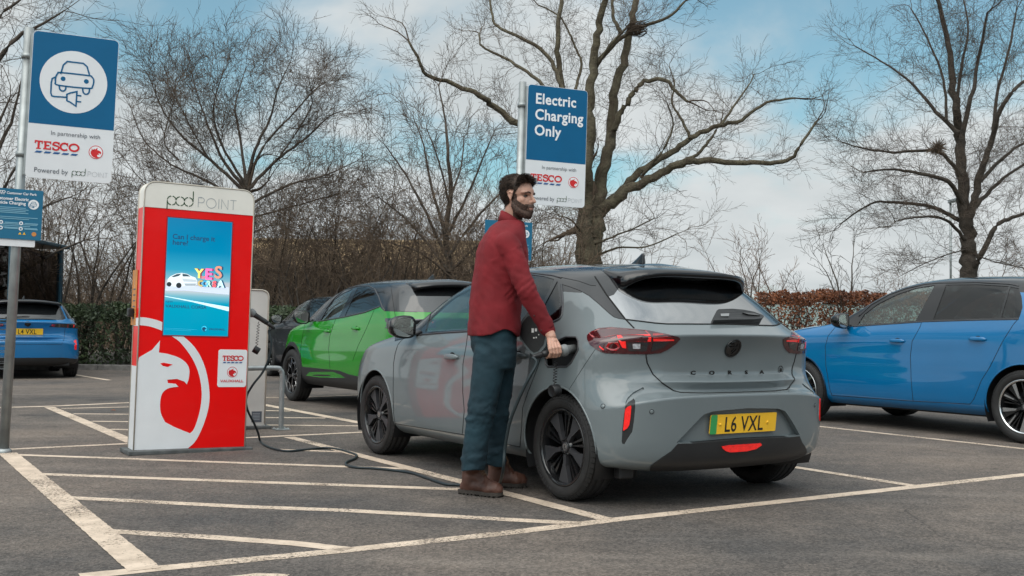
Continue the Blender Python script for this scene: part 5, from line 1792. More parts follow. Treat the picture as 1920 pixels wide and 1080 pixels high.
def build_car(name, label, O, deg, rows, cr, PT, spec, group=None, level=3, seed=0):
    th = R(deg); M = car_matrix(O[0], O[1], th)
    c = Car(rows, cr, M, level)
    root = empty(name, (O[0], O[1], 0), (0, 0, math.pi / 2 + th), label, 'car', group)
    B = MATS['gloss_black']
    for nm, P, proj, only in spec['regions']:
        fl = None
        if nm in ('tailgate', 'rear_screen'): fl = lambda f: f.calc_center_median().x < .6
        if nm == 'windscreen': fl = lambda f: f.calc_center_median().x > 1.2
        c.region(nm, P, proj, only, fl)
        if nm == 'roof': c.region('roof', [(-2, -1), (4, -1), (4, 2), (-2, 2)], 'top', ('body',), lambda f: f.calc_center_median().z > spec['roof_z'])
        if nm == 'tailgate' and 'tail_black' in spec: c.region('roof', [(-1, spec['tail_black']), (1, spec['tail_black']), (1, 2), (-1, 2)], 'rear', ('tailgate', 'body'), lambda f: f.calc_center_median().x < .6)
    wb, wr, wz = spec['wheelbase'], spec['wheel_r'], spec['arch']
    for x in (0, wb): c.region('arch', arch_poly(x, wr + .005, wz), 'side')
    c.drop('arch')
    have = set(c.names.values())
    fill = lambda n: spec.get('fill', {}).get(n, PT)
    body = c.piece('body', 'body', PT, parent=root)
    lm = spec.get('lip', PT)
    for x in (0, wb):
        for s in (1, -1):
            lip = MB(); arch_lip(c, lip, x, wr + .005, wz, lm, ss=(s,)); lip.build('wheel_arch', body)
    ln = MB()
    for P, proj in spec.get('lines', ()): c.line(ln, P, proj)
    if ln.v: ln.build('panel_gap', body)
    tr = MB()
    for P, proj, r_ in spec.get('trim', ()): c.line(tr, P, proj, r=r_, mt=MATS['satin_black'])
    if tr.v: tr.build('window_trim', root)
    gc, gt = MATS['glass_clear'], MATS['glass_tint']
    par = {}
    for nm, mt, side, off in (('roof', spec.get('roof', B), 0, 0), ('cladding', MATS['plastic_black'], 0, .006), ('windscreen', gc, 0, 0), ('tailgate', PT, 0, 0), ('rear_screen', MATS['glass_dark'], 0, .0015), ('rear_bumper', PT, 0, 0), ('diffuser', MATS['plastic_black'], 0, .004),
                              ('front_door', PT, 1, 0), ('rear_door', PT, 1, 0)):
        if nm not in have: continue
        for s in ((1, -1) if side else (0,)):
            p = par.get('tailgate', root) if nm == 'rear_screen' else par.get('rear_bumper', root) if nm == 'diffuser' else root
            o = c.piece(nm, nm, mt, s, off=off, thick=.004 if 'screen' in nm else .012, inner=mt if nm == 'windscreen' else None, parent=p)
            par[nm] = o; par[nm, s] = o
            if nm.endswith('door'):
                h = handle(c, 'door_handle', o, spec.get('handle', PT), spec['handles'][nm], spec.get('hproj', 'px'))
                if s < 0: mirror_y(h, 'door_handle', o); bpy.data.objects.remove(h)
    for nm, door, g in (('front_window', 'front_door', gc), ('rear_window', 'rear_door', spec.get('rear_glass', gt)), ('quarter_window', 'rear_door', gt)):
        if nm not in have: continue
        for s in (1, -1): c.piece('door_window' if nm != 'quarter_window' else nm, nm, g, s, off=-.004, thick=.004, inner=g, parent=par.get((door, s), root))
    if 'tail_lamp' in have:
        for s in (1, -1):
            lp = c.piece('tail_lamp', 'tail_lamp', MATS['lamp_smoke'], s, off=.004, thick=.03, parent=root)
            for P, mt, proj in spec.get('lamp', ()):
                d = c.decal(MB(), P, MATS[mt], proj, off=.006)
                if d.v:
                    o = d.build('lamp_element', lp)
                    if s < 0: mirror_y(o, 'lamp_element', lp); bpy.data.objects.remove(o)
    for nm, P, mt, proj, mir, parent in spec.get('decals', ()):
        d = c.decal(MB(), P, mt, proj, off=.004, mirror=False, thick=.004)
        if d.v:
            o = d.build(nm, par.get(parent, root))
            if mir: mirror_y(o, nm, par.get(parent, root))
    if 'plate' in spec:
        t, y, z, white = spec['plate']
        p, n = c.cast(0, z, 'rear')
        if n.x > 0: n = -n
        xa = Vector((0, -1, 0)); up = n.cross(xa)
        if up.z < 0: up = -up
        uk_plate(t, par.get('tailgate', root), frame(p + n * .008, xa, up), MATS['plate_yellow'])
    if 'emblem' in spec:
        p, n = c.cast(0, spec['emblem'], 'rear')
        fr_ = frame(p, (0, -1, 0), (0, 0, 1)); em = MB(); em.lathe([(.052, -.01), (.052, .01), (.044, .013), (0, .015)], fr_, B, 28)
        em.ribbon([(-.022, .022), (-.004, .022), (.004, -.004), (-.012, -.018)], .007, fr_, MATS['alloy_dark'], .0155); em.build('emblem', par.get('tailgate', root))
    if 'spoiler' in spec:
        xt, zt, hw, xr = spec['spoiler']
        sp = MB(); rings = []
        for t in np.linspace(-1, 1, 21):
            ta = abs(t); Y = t * hw
            a0, _ = c.cast(xr, Y * .92, 'top'); x_ = lerp(xt, xt + .12, ta ** 3); z_ = lerp(zt, zt - .045, ta ** 2.4)
            rings.append([Vector((a0.x, Y * .92, a0.z - .003)), Vector((lerp(a0.x, x_, .5), Y * .97, lerp(a0.z, z_, .45) + .008)), Vector((x_, Y, z_)), Vector((x_ + .004, Y, z_ - .03)), Vector((x_ + .04, Y, z_ - .04)), Vector((lerp(x_, a0.x, .55), Y * .96, z_ - .07))])
        sp.loft(rings, spec.get('roof', B)); o = sp.build('spoiler', par.get('tailgate', root))
    if 'fin' in spec:
        x_ = spec['fin']; ac, _ = c.cast(x_, 0, 'top'); an = MB(); rings = []
        for t in np.linspace(0, 1, 7):
            w = .028 * (1 - t) ** .7 + .004; a_, b_ = lerp(.10, -.045, t ** .8), lerp(-.075, -.07, t)
            rings.append([Vector((ac.x + lerp(a_, b_, (1 - math.cos(a)) / 2), w * math.sin(a), ac.z - .004 + .065 * t)) for a in np.linspace(0, 2 * math.pi, 13)[:-1]])
        an.loft(rings, B); an.build('roof_antenna', root)
    if 'mirror' in spec: door_mirror(c, root, spec['mirror'][0], spec['mirror'][1], base=spec['mirror'][2])
    cb = spec['cabin']; cabin(root, *cb)
    ub = MB(); ub.box((spec['tail'] + .2, -.72, spec.get('floor', .2)), (spec['nose'] - .25, .72, spec.get('floor', .2) + .09), MATS['trim_black'], .02)
    for x in (0, wb): wheel_house(ub, x, wr + .005, wz + .008, spec['side'] - .02, .55)
    ub.build('underbody', root)
    for x in (0, wb):
        for s in (1, -1): make_wheel('wheel', wr, spec.get('tyre_w', .215), wr * spec.get('rim_k', .715), spec['style'], root, (x, s * (spec['side'] - .125), wr), s)
    return c, root, par


e3 = lambda *s: sc(3.0, 1400, 500, s)
ASTRA_X = ([-.65, 0, 1.0, 2.18, 2.54, 3.45], [-.85, 0, 1.06, 2.33, 2.74, 3.68])
ASTRA_Z = ([0, .2, .56, .84, .955, 1.045, 1.365, 1.448], [0, .225, .60, .93, 1.07, 1.155, 1.525, 1.598])
def astra_fix(k, x, X, y, Z):
    if k >= 10 and x > 2.3: Z += .05 * min(1, (x - 2.3) / .3)
    return X, y, Z
a_rows, a_cr = derive(ASTRA_X, ASTRA_Z, 1.035, extra=astra_fix)
BLUE = paint('paint_blue', (.0004, .128, .315))
a_spec = dict(
    regions=[
        ('roof', e3((500, 338), (600, 337), (1000, 309), (1300, 300), (1530, 297), (1548, 235), (1538, 165), (1530, 108), (1600, 118), (1720, 128), (1800, -120), (800, -120), (480, 250)), 'px', None),
        ('front_window', e3((624, 326), (662, 268), (740, 209), (850, 155), (950, 122), (1058, 104), (952, 303), (800, 316)), 'px', None),
        ('rear_window', e3((1050, 297), (1122, 102), (1300, 100), (1474, 110), (1422, 287), (1240, 292)), 'px', None),
        ('quarter_window', e3((1432, 286), (1483, 112), (1530, 122), (1547, 170), (1552, 230), (1535, 284)), 'px', None),
        ('windscreen', [(-.1, 1.10), (.50, 1.10), (.64, 1.12), (.675, 1.14), (.62, 1.34), (.55, 1.49), (.42, 1.53), (.2, 1.548), (-.1, 1.552)], 'front', None),
        ('front_door', e3((500, 340), (458, 390), (442, 450), (446, 560), (468, 690), (480, 724), (936, 756), (926, 650), (921, 500), (931, 420), (975, 340), (985, 309), (800, 322), (600, 336)), 'px', ('body',)),
        ('rear_door', e3((985, 309), (975, 340), (931, 420), (921, 500), (926, 650), (936, 756), (1256, 773), (1278, 745), (1320, 640), (1370, 560), (1440, 420), (1500, 325), (1525, 297), (1300, 300)), 'px', ('body',)),
        ('tailgate', [(-.1, .70), (.55, .70), (.60, .80), (.62, 1.14), (.66, 1.17), (.52, 1.44), (-.1, 1.52)], 'rear', None),
        ('rear_screen', [(-.1, 1.15), (.58, 1.15), (.60, 1.17), (.50, 1.43), (-.1, 1.50)], 'rear', None),
        ('tail_lamp', [(.34, 1.02), (.99, 1.0), (.99, 1.09), (.36, 1.07)], 'rear', None),
    ],
    lines=[(e3((500, 338), (458, 390), (442, 450), (446, 560), (468, 690), (480, 724), (936, 756), (1256, 773)), 'px'), (e3((985, 309), (975, 340), (931, 420), (921, 500), (926, 650), (936, 756)), 'px'),
           (e3((1256, 773), (1278, 745), (1320, 640), (1370, 560), (1440, 420), (1500, 325), (1525, 297)), 'px'), (e3((255, 358), (330, 352), (420, 335), (480, 322)), 'px')],
    trim=[(e3((600, 337), (1000, 309), (1300, 300), (1530, 296)), 'px', .007), (e3((630, 280), (700, 215), (800, 158), (900, 122), (1000, 100), (1080, 92), (1300, 88), (1480, 98), (1530, 108)), 'px', .008)],
    handles=dict(front_door=(1400 + 848 / 3, 500 + 418 / 3), rear_door=(1400 + 1300 / 3, 500 + 408 / 3)),
    roof_z=1.40, wheelbase=2.74, wheel_r=.338, arch=.385, style='astra', side=.935, tail=-.85, nose=3.68, rim_k=.73, tyre_w=.225,
    mirror=((2.02, 1.0, 1.125), (.10, .115, .085), (2.10, .84, 1.08)), cabin=(2.2, 1.25, .30, .30, 1.03, .72, -.4), fin=.2)
build_car('hatchback_car', 'bright blue hatchback parked side-on at the right, cut by the picture edge', (5.477, 10.171), 31, a_rows, a_cr, BLUE, a_spec, 'parked cars')

# green crossover
e8 = lambda *s: sc(2.842, 460, 500, s)
q6 = lambda *s: sc(4.907, 640, 500, s)
MOKKA_X = ([-.65, 0, 1.2, 2.18, 2.54, 3.45], [-.74, 0, 1.2, 2.34, 2.64, 3.46])
MOKKA_Z = ([0, .2, .56, .84, .945, 1.045, 1.18, 1.365, 1.448], [0, .25, .66, .94, 1.06, 1.215, 1.33, 1.51, 1.588])
m_rows, m_cr = derive(MOKKA_X, MOKKA_Z, 1.0, up=(.06, .16, .27, .27, .22))
GREEN = paint('paint_green', (.010, .225, .006))
cl_f = [(2.64 + .44 * math.cos(R(a)), .345 + .445 * math.sin(R(a))) for a in np.linspace(-40, 220, 26)]
cl_r = [(0 + .44 * math.cos(R(a)), .345 + .445 * math.sin(R(a))) for a in np.linspace(-40, 220, 26)]
m_spec = dict(
    regions=[
        ('roof', e8((300, 310), (345, 294), (390, 292), (530, 268), (640, 243), (715, 213), (733, 232), (745, 237), (800, 240), (1000, 246), (1200, 242), (1200, -60), (200, -60)), 'px', None),
        ('front_window', e8((402, 288), (430, 235), (470, 178), (520, 142), (572, 119), (500, 268)), 'px', None),
        ('rear_window', e8((530, 263), (596, 116), (640, 109), (676, 124), (698, 165), (714, 205), (640, 238)), 'px', None),
        ('windscreen', [(-.1, 1.09), (.52, 1.10), (.62, 1.12), (.65, 1.15), (.58, 1.36), (.52, 1.48), (.40, 1.525), (.2, 1.54), (-.1, 1.545)], 'front', None),
        ('cladding', [(-.66, 0), (-.66, .42), (.36, .42), (.70, .435), (1.0, .47), (2.3, .47), (2.8, .42), (3.4, .40), (3.5, 0)], 'side', None),
        ('cladding', cl_f, 'side', None), ('cladding', cl_r, 'side', None),
        ('front_door', e8((318, 300), (300, 400), (292, 450), (302, 527), (452, 552), (444, 440), (450, 370), (482, 276)), 'px', ('body',)),
        ('rear_door', e8((482, 276), (450, 370), (444, 440), (452, 552), (560, 570), (572, 500), (602, 420), (645, 330), (690, 222), (640, 243), (530, 268)), 'px', ('body',)),
        ('tailgate', [(-.1, .80), (.50, .80), (.55, .88), (.60, 1.16), (.66, 1.24), (.62, 1.48), (.5, 1.535), (-.1, 1.56)], 'rear', None),
        ('rear_screen', q6((535, 398), (546, 411), (720, 417), (900, 422), (1400, 426), (1400, 160), (800, 165), (562, 180), (532, 230), (530, 300)), 'px', ('tailgate', 'roof')),
        ('tail_lamp', [(.42, 1.0), (.95, .985), (.95, 1.10), (.44, 1.085)], 'rear', None),
        ('diffuser', [(-.1, .1), (.9, .1), (.9, .50), (-.1, .52)], 'rear', None),
    ],
    lamp=[([(.70, 1.005), (.775, 1.005), (.80, 1.085), (.72, 1.085)], 'lamp_lit', 'rear'), ([(.46, 1.05), (.68, 1.05), (.68, 1.075), (.46, 1.07)], 'lamp_lit', 'rear')],
    lines=[(e8((318, 300), (300, 400), (292, 450), (302, 527)), 'px'), (e8((482, 276), (450, 370), (444, 440), (452, 552)), 'px'), (e8((572, 500), (602, 420), (645, 330), (690, 222)), 'px'), (q6((458, 195), (480, 350), (500, 480)), 'px')],
    trim=[(e8((390, 292), (530, 268), (640, 243), (716, 213)), 'px', .009), (e8((430, 225), (480, 162), (540, 118), (600, 102), (660, 103), (690, 120), (710, 160), (730, 215), (745, 236)), 'px', .008)],
    decals=[('sill_insert', e8((326, 580), (346, 561), (470, 560), (510, 576), (534, 592), (400, 590)), MATS['paint_green'], 'px', True, None), ('rear_wiper', [(-.02, 1.225), (-.30, 1.235), (-.33, 1.25), (-.05, 1.275), (.02, 1.26)], MATS['gloss_black'], 'rear', False, 'tailgate')],
    handles=dict(front_door=(460 + 436 / 2.842, 500 + 344 / 2.842), rear_door=(460 + 590 / 2.842, 500 + 330 / 2.842)),
    roof_z=1.40, tail_black=1.215, lip=MATS['plastic_black'], wheelbase=2.64, wheel_r=.345, arch=.385, style='mokka', side=.90, tail=-.74, nose=3.46, rim_k=.70,
    mirror=((1.98, .985, 1.115), (.10, .115, .09), (2.05, .82, 1.08)), cabin=(2.15, 1.2, .25, .33, 1.05, .66, -.35), spoiler=(-.47, 1.50, .56, .05), fin=.35, emblem=1.055, floor=.24)
build_car('crossover_car', 'bright green crossover with a black roof parked beyond the grey car', (-.792, 12.40), 32.5, m_rows, m_cr, GREEN, m_spec, 'parked cars')

# blue estate seen from behind, far left
side_w = dict(front_window=[(2.15, 1.10), (1.95, 1.26), (1.55, 1.46), (1.18, 1.505), (1.14, 1.12)], rear_window=[(1.06, 1.125), (1.10, 1.505), (.45, 1.50), (.25, 1.14)], quarter_window=[(.20, 1.145), (.38, 1.49), (.05, 1.44), (-.18, 1.30), (-.12, 1.16)])
belt = [(2.9, 1.10), (2.2, 1.075), (1.1, 1.108), (.2, 1.135), (-.2, 1.145), (-.5, 1.16), (-.62, 1.75), (2.9, 1.75)]
w_rows, w_cr = derive(([-.65, 0, 1.0, 2.18, 2.54, 3.45], [-.92, 0, 1.06, 2.33, 2.74, 3.68]), ([0, .2, .56, .84, .955, 1.045, 1.365, 1.448], [0, .225, .60, .88, 1.0, 1.07, 1.40, 1.455]), 1.03, up=(.06, .16, .30, .34, .2))
w_belt = [(a, .07 * 0 + b - .075) for a, b in belt]
dn = lambda P: [(a, b - .08 - .3 * max(0, b - 1.2) * .2) for a, b in P]
e2 = lambda *s: sc(2.0375, 0, 330, s)
w_spec = dict(
    regions=[('roof', w_belt, 'side', None)] + [(k, dn(P), 'side', None) for k, P in side_w.items()] + [
        ('windscreen', [(-.1, 1.03), (.50, 1.03), (.64, 1.05), (.66, 1.07), (.60, 1.24), (.54, 1.36), (.42, 1.40), (-.1, 1.42)], 'front', None),
        ('front_door', [(2.25, 1.04), (2.32, .85), (2.30, .5), (2.24, .30), (1.18, .30), (1.16, .8), (1.10, 1.06)], 'side', ('body',)), ('rear_door', [(1.10, 1.06), (1.16, .8), (1.18, .30), (.48, .30), (.36, .6), (.20, .9), (.1, 1.07)], 'side', ('body',)),
        ('tailgate', [(-.1, .62), (.56, .62), (.62, .72), (.64, 1.02), (.70, 1.07), (.60, 1.36), (-.1, 1.42)], 'rear', None),
        ('rear_screen', [(-.1, 1.055), (.60, 1.06), (.66, 1.09), (.57, 1.34), (-.1, 1.39)], 'rear', ('tailgate', 'roof')),
        ('tail_lamp', [(.36, .935), (.97, .905), (.97, 1.0), (.40, .99)], 'rear', None),
        ('diffuser', [(-.1, .0), (.95, .0), (.95, .34), (.6, .38), (-.1, .38)], 'rear', None)],
    lamp=[([(.40, .955), (.80, .945), (.80, .965), (.40, .975)], 'lamp_lit', 'rear'), ([(.42, .938), (.95, .912), (.95, .99), (.42, .984)], 'lamp_red', 'rear'), ([(.78, .925), (.93, .918), (.93, .98), (.78, .975)], 'lamp_lit', 'rear')],
    lines=[([(2.25, 1.04), (2.32, .85), (2.30, .5), (2.24, .30), (.48, .30), (.36, .6), (.20, .9), (.1, 1.07)], 'side'), ([(1.10, 1.06), (1.16, .8), (1.18, .30)], 'side'), ([(0, .62), (.56, .62), (.62, .72), (.635, .92)], 'rear')],
    decals=[('reflector', [(.80, .52), (.83, .52), (.835, .70), (.79, .68)], MATS['lamp_lit'], 'rear', True, 'rear_bumper'), ('bumper_trim', [(-.85, .385), (.85, .385), (.80, .405), (-.80, .405)], MATS['alloy_bright'], 'rear', False, None),
            ('rear_wiper', [(-.02, 1.10), (.34, 1.085), (.36, 1.095), (.03, 1.125), (-.04, 1.12)], MATS['gloss_black'], 'rear', False, 'tailgate'), ('brake_light', [(-.14, 1.36), (.14, 1.36), (.14, 1.372), (-.14, 1.372)], MATS['lamp_red'], 'rear', False, 'tailgate')],
    handles=dict(front_door=(1.32, .88), rear_door=(.40, .91)), hproj='side',
    roof_z=1.25, wheelbase=2.74, wheel_r=.33, arch=.375, style='astra', side=.93, tail=-.92, nose=3.68, rim_k=.72, tyre_w=.225,
    mirror=((2.02, 1.0, 1.04), (.10, .115, .085), (2.10, .84, 1.0)), cabin=(2.2, 1.25, .30, .30, .95, .70, -.5), plate=('L4 VXL', 0, .845, False), emblem=.985, fin=.3, spoiler=(-.60, 1.40, .58, -.15), floor=.22)
BLUE2 = paint('paint_mid_blue', (.010, .15, .36))
build_car('estate_car', 'blue estate seen from behind at the far left, plate L4 VXL', (-9.02, 19.55), 29, w_rows, w_cr, BLUE2, w_spec, 'parked cars', 2)

# dark car half hidden behind the crossover
d_spec = dict(w_spec); d_spec.update(fill={}, plate=('', 0, .845, False))
d_spec = {k: v for k, v in d_spec.items() if k not in ('plate', 'emblem', 'decals')}
d_rows, d_cr = derive(([-.65, 0, 1.0, 2.18, 2.54, 3.45], [-.92, 0, 1.06, 2.33, 2.74, 3.68]), ([0, .2, .56, .84, .955, 1.045, 1.365, 1.448], [0, .225, .60, .88, 1.0, 1.07, 1.40, 1.455]), 1.03, up=(.06, .16, .30, .34, .2))
d_rows = [[(x, y, z * 1.09) for x, y, z in r] for r in d_rows]
sq = lambda P, i: [(a, b * 1.09) for a, b in P]
d_spec['regions'] = [(n, sq(P, 0), pr, on) for n, P, pr, on in d_spec['regions']]
d_spec['lines'] = [(sq(P, 0), pr) for P, pr in d_spec['lines']]; d_spec['lamp'] = []
d_spec['trim'] = [(sq([(2.3, .985), (1.1, 1.03), (.1, 1.055), (-.3, 1.07)], 0), 'side', .008)]
d_spec['spoiler'] = (-.60, 1.52, .58, -.15)
d_spec['mirror'] = ((2.02, 1.0, 1.13), (.10, .115, .085), (2.10, .84, 1.09))
d_spec['handles'] = dict(front_door=(1.32, .96), rear_door=(.40, .99))
DARK = paint('paint_charcoal', (.030, .032, .038))
build_car('estate_car', 'charcoal car mostly hidden behind the green crossover by the hedge', (-2.62, 19.3), 32.5, d_rows, d_cr, DARK, d_spec, 'parked cars', 2)
# ---------------------------------------------------------------- charging kiosk, signs
mat('sign_blue', (.001, .105, .24), .5, var=.03, spec=.25)
mat('sign_white', (.72, .73, .75), .42, var=.02, coat=.1)
mat('sign_text_white', (.80, .81, .83), .5, var=0)
mat('text_grey', (.10, .11, .13), .6, var=0)
mat('text_thin', (.34, .36, .38), .6, var=0)
mat('logo_red', (.62, .012, .016), .4, var=0)
mat('logo_blue', (.01, .09, .27), .4, var=0)
mat('logo_green', (.028, .075, .028), .5, var=0)
mat('kiosk_red', (.86, .003, .003), .3, var=.02, coat=.15, spec=.3)
mat('kiosk_white', (.80, .81, .83), .28, var=.02, coat=.25)
mat('kiosk_cream', (.82, .78, .71), .35, var=.03)
mat('kiosk_edge', (.52, .47, .40), .4, var=.1)
mat('plinth_grey', (.085, .09, .09), .8, var=.3, scale=12)
mat('label_orange', (.60, .24, .06), .6, var=.1)
mat('notice_blue', (.006, .13, .24), .4, var=.04)
mat('notice_line', (.16, .36, .48), .5, var=0)


def plane_frame(O, a, lean):
    return Matrix.Translation(O) @ Matrix.Rotation(R(lean), 4, 'Y') @ Matrix.Rotation(R(a), 4, 'Z')


def onface(F, y0, px, py):
    Fi = F.inverted(); o = Fi @ CC; d = Fi.to_3x3() @ ray(px, py)
    t = (y0 - o.y) / d.y; p = o + d * t
    return (p.x, p.z)


def face(y): return frame((0, y, 0), (1, 0, 0), (0, 0, 1))


def tesco(mb, fr, x, y, h, w, red, blue, d=.0015):
    """slab-serif store lettering with five slanted dashes under it; x, y lower left"""
    u = w / 5.05; t = h * .21; s = h * .13
    bx = lambda a, b, c, e: mb.prism([(x + a, y + b), (x + c, y + b), (x + c, y + e), (x + a, y + e)], fr, 0, d, red)
    # T
    bx(0, h - t * .8, .92 * u, h); bx(0, h * .66, s, h - t * .7); bx(.92 * u - s, h * .66, .92 * u, h - t * .7); bx(.34 * u, s * .9, .58 * u, h - t * .8); bx(.2 * u, 0, .72 * u, s * .9)
    # E
    o = 1.0 * u
    bx(o, 0, o + .86 * u, t * .8); bx(o, h - t * .8, o + .86 * u, h); bx(o + .10 * u, t * .8, o + .34 * u, h - t * .8); bx(o + .34 * u, h * .42, o + .66 * u, h * .58)
    bx(o + .86 * u - s * .9, t * .8, o + .86 * u, h * .36); bx(o + .86 * u - s * .9, h * .66, o + .86 * u, h - t * .8)
    # S
    o = 2.42 * u; r = h * .25
    P = circ(0, h * .70, r * .98, 10, 20, 200)[:] + circ(0, h * .29, r * 1.02, 12, 90, -165)
    P = [(x + o + a * 1.28, y + b) for a, b in P]
    mb.ribbon(P, t * .95, fr, red, d)
    bx(o + .27 * u, h * .66, o + .27 * u + s, h * .98); bx(o - .40 * u, h * .02, o - .40 * u + s, h * .34)
    # C
    o = 3.38 * u
    P = [(x + o + a * 1.05, y + h * .5 + b) for a, b in circ(0, 0, h * .41, 18, 42, 318)]
    mb.ribbon(P, t * 1.0, fr, red, d); bx(o + .27 * u, h * .60, o + .27 * u + s, h * .98)
    # O
    o = 4.48 * u
    mb.ribbon([(x + o + a * 1.22, y + h * .5 + b) for a, b in circ(0, 0, h * .41, 26)], t * 1.0, fr, red, d, True)
    # dashes
    for i in range(5):
        a = x + w * (.01 + .2 * i); k = w * .135
        mb.prism([(a, y - h * .44), (a + k, y - h * .44), (a + k + h * .2, y - h * .22), (a + h * .2, y - h * .22)], fr, 0, d, blue)
    return mb


GRIF = [(-.78, -.62), (-.98, -.2), (-.97, .18), (-.80, .40), (-.55, .50), (-.22, .60), (.10, .92), (.06, .48), (.35, .42), (.66, .22), (.74, -.02), (.66, -.26), (.50, -.10), (.22, -.12), (.42, -.24), (.46, -.32), (.16, -.36), (.04, -.56), (.20, -.74), (.52, -.84), (.30, -.95), (-.1, -.99), (-.5, -.86)]


def roundel(mb, fr, cx, cy, r, fg, bg, d=.0015):
    """round griffin badge: a ring, the head in it and a small V flag"""
    mb.prism(circ(cx, cy, r, 28), fr, 0, d * .6, bg)
    mb.ribbon(circ(cx, cy, r * .95, 28), r * .10, fr, fg, d, True)
    mb.prism([(cx + a * r * .86 + r * .12, cy + b * r * .82 - r * .05) for a, b in GRIF], fr, d * .6, d, fg)
    mb.ribbon([(cx - r * .62, cy + r * .50), (cx - r * .42, cy + r * .12), (cx - r * .22, cy + r * .50)], r * .10, fr, fg, d)


def pod_logo(mb, fr, x, y, h, dark, thin, w=.0, d=.0015, point=True, tw=None):
    """lower-case pod in broken rings, then thin POINT; x, y at the baseline, h = x-height"""
    r = h / 2; t = h * .13 if not w else w
    for i, cx in enumerate((x + r, x + r * 2.9, x + r * 4.8)):
        for a0, a1 in ((8, 82), (98, 172), (188, 262), (278, 352)): mb.ribbon(circ(cx, y + r, r, 9, a0, a1), t, fr, dark, d)
    mb.ribbon([(x + r * .02, y + r), (x + r * .02, y - h * .55)], t, fr, dark, d)
    mb.ribbon([(x + r * 5.8, y + r), (x + r * 5.8, y + h * 1.75)], t, fr, dark, d)
    if not point: return
    tt = tw or t * .45; H = h * 1.12; o = x + r * 7.0; g = H * .95
    L = lambda *p: mb.ribbon([(o + a * H, y + b * H) for a, b in p], tt, fr, thin, d)
    L((0, 0), (0, 1)); L(*([(0, 1), (.35, 1)] + [(.35 + .26 * math.sin(R(a)), .74 + .26 * math.cos(R(a))) for a in range(0, 181, 20)] + [(0, .48)]))
    o += g * .88; L(*[(.5 + .5 * math.cos(R(a)), .5 + .5 * math.sin(R(a))) for a in range(0, 361, 15)])
    o += g * 1.35; L((0, 0), (0, 1))
    o += g * .30; L((0, 0), (0, 1), (.68, 0), (.68, 1))
    o += g * .95; L((0, 1), (.66, 1)); L((.33, 1), (.33, 0))


SA, SL = 20.0, 1.7
S1O = gp(7, 848)
SF1 = plane_frame(S1O, SA, SL)
S2O = Vector((.012, 10.05, 0))
SF2 = plane_frame(S2O, SA, 1.15)
YF = -.052
c1 = lambda a, b: onface(SF1, YF, a / 2.1604, b / 2.1604)


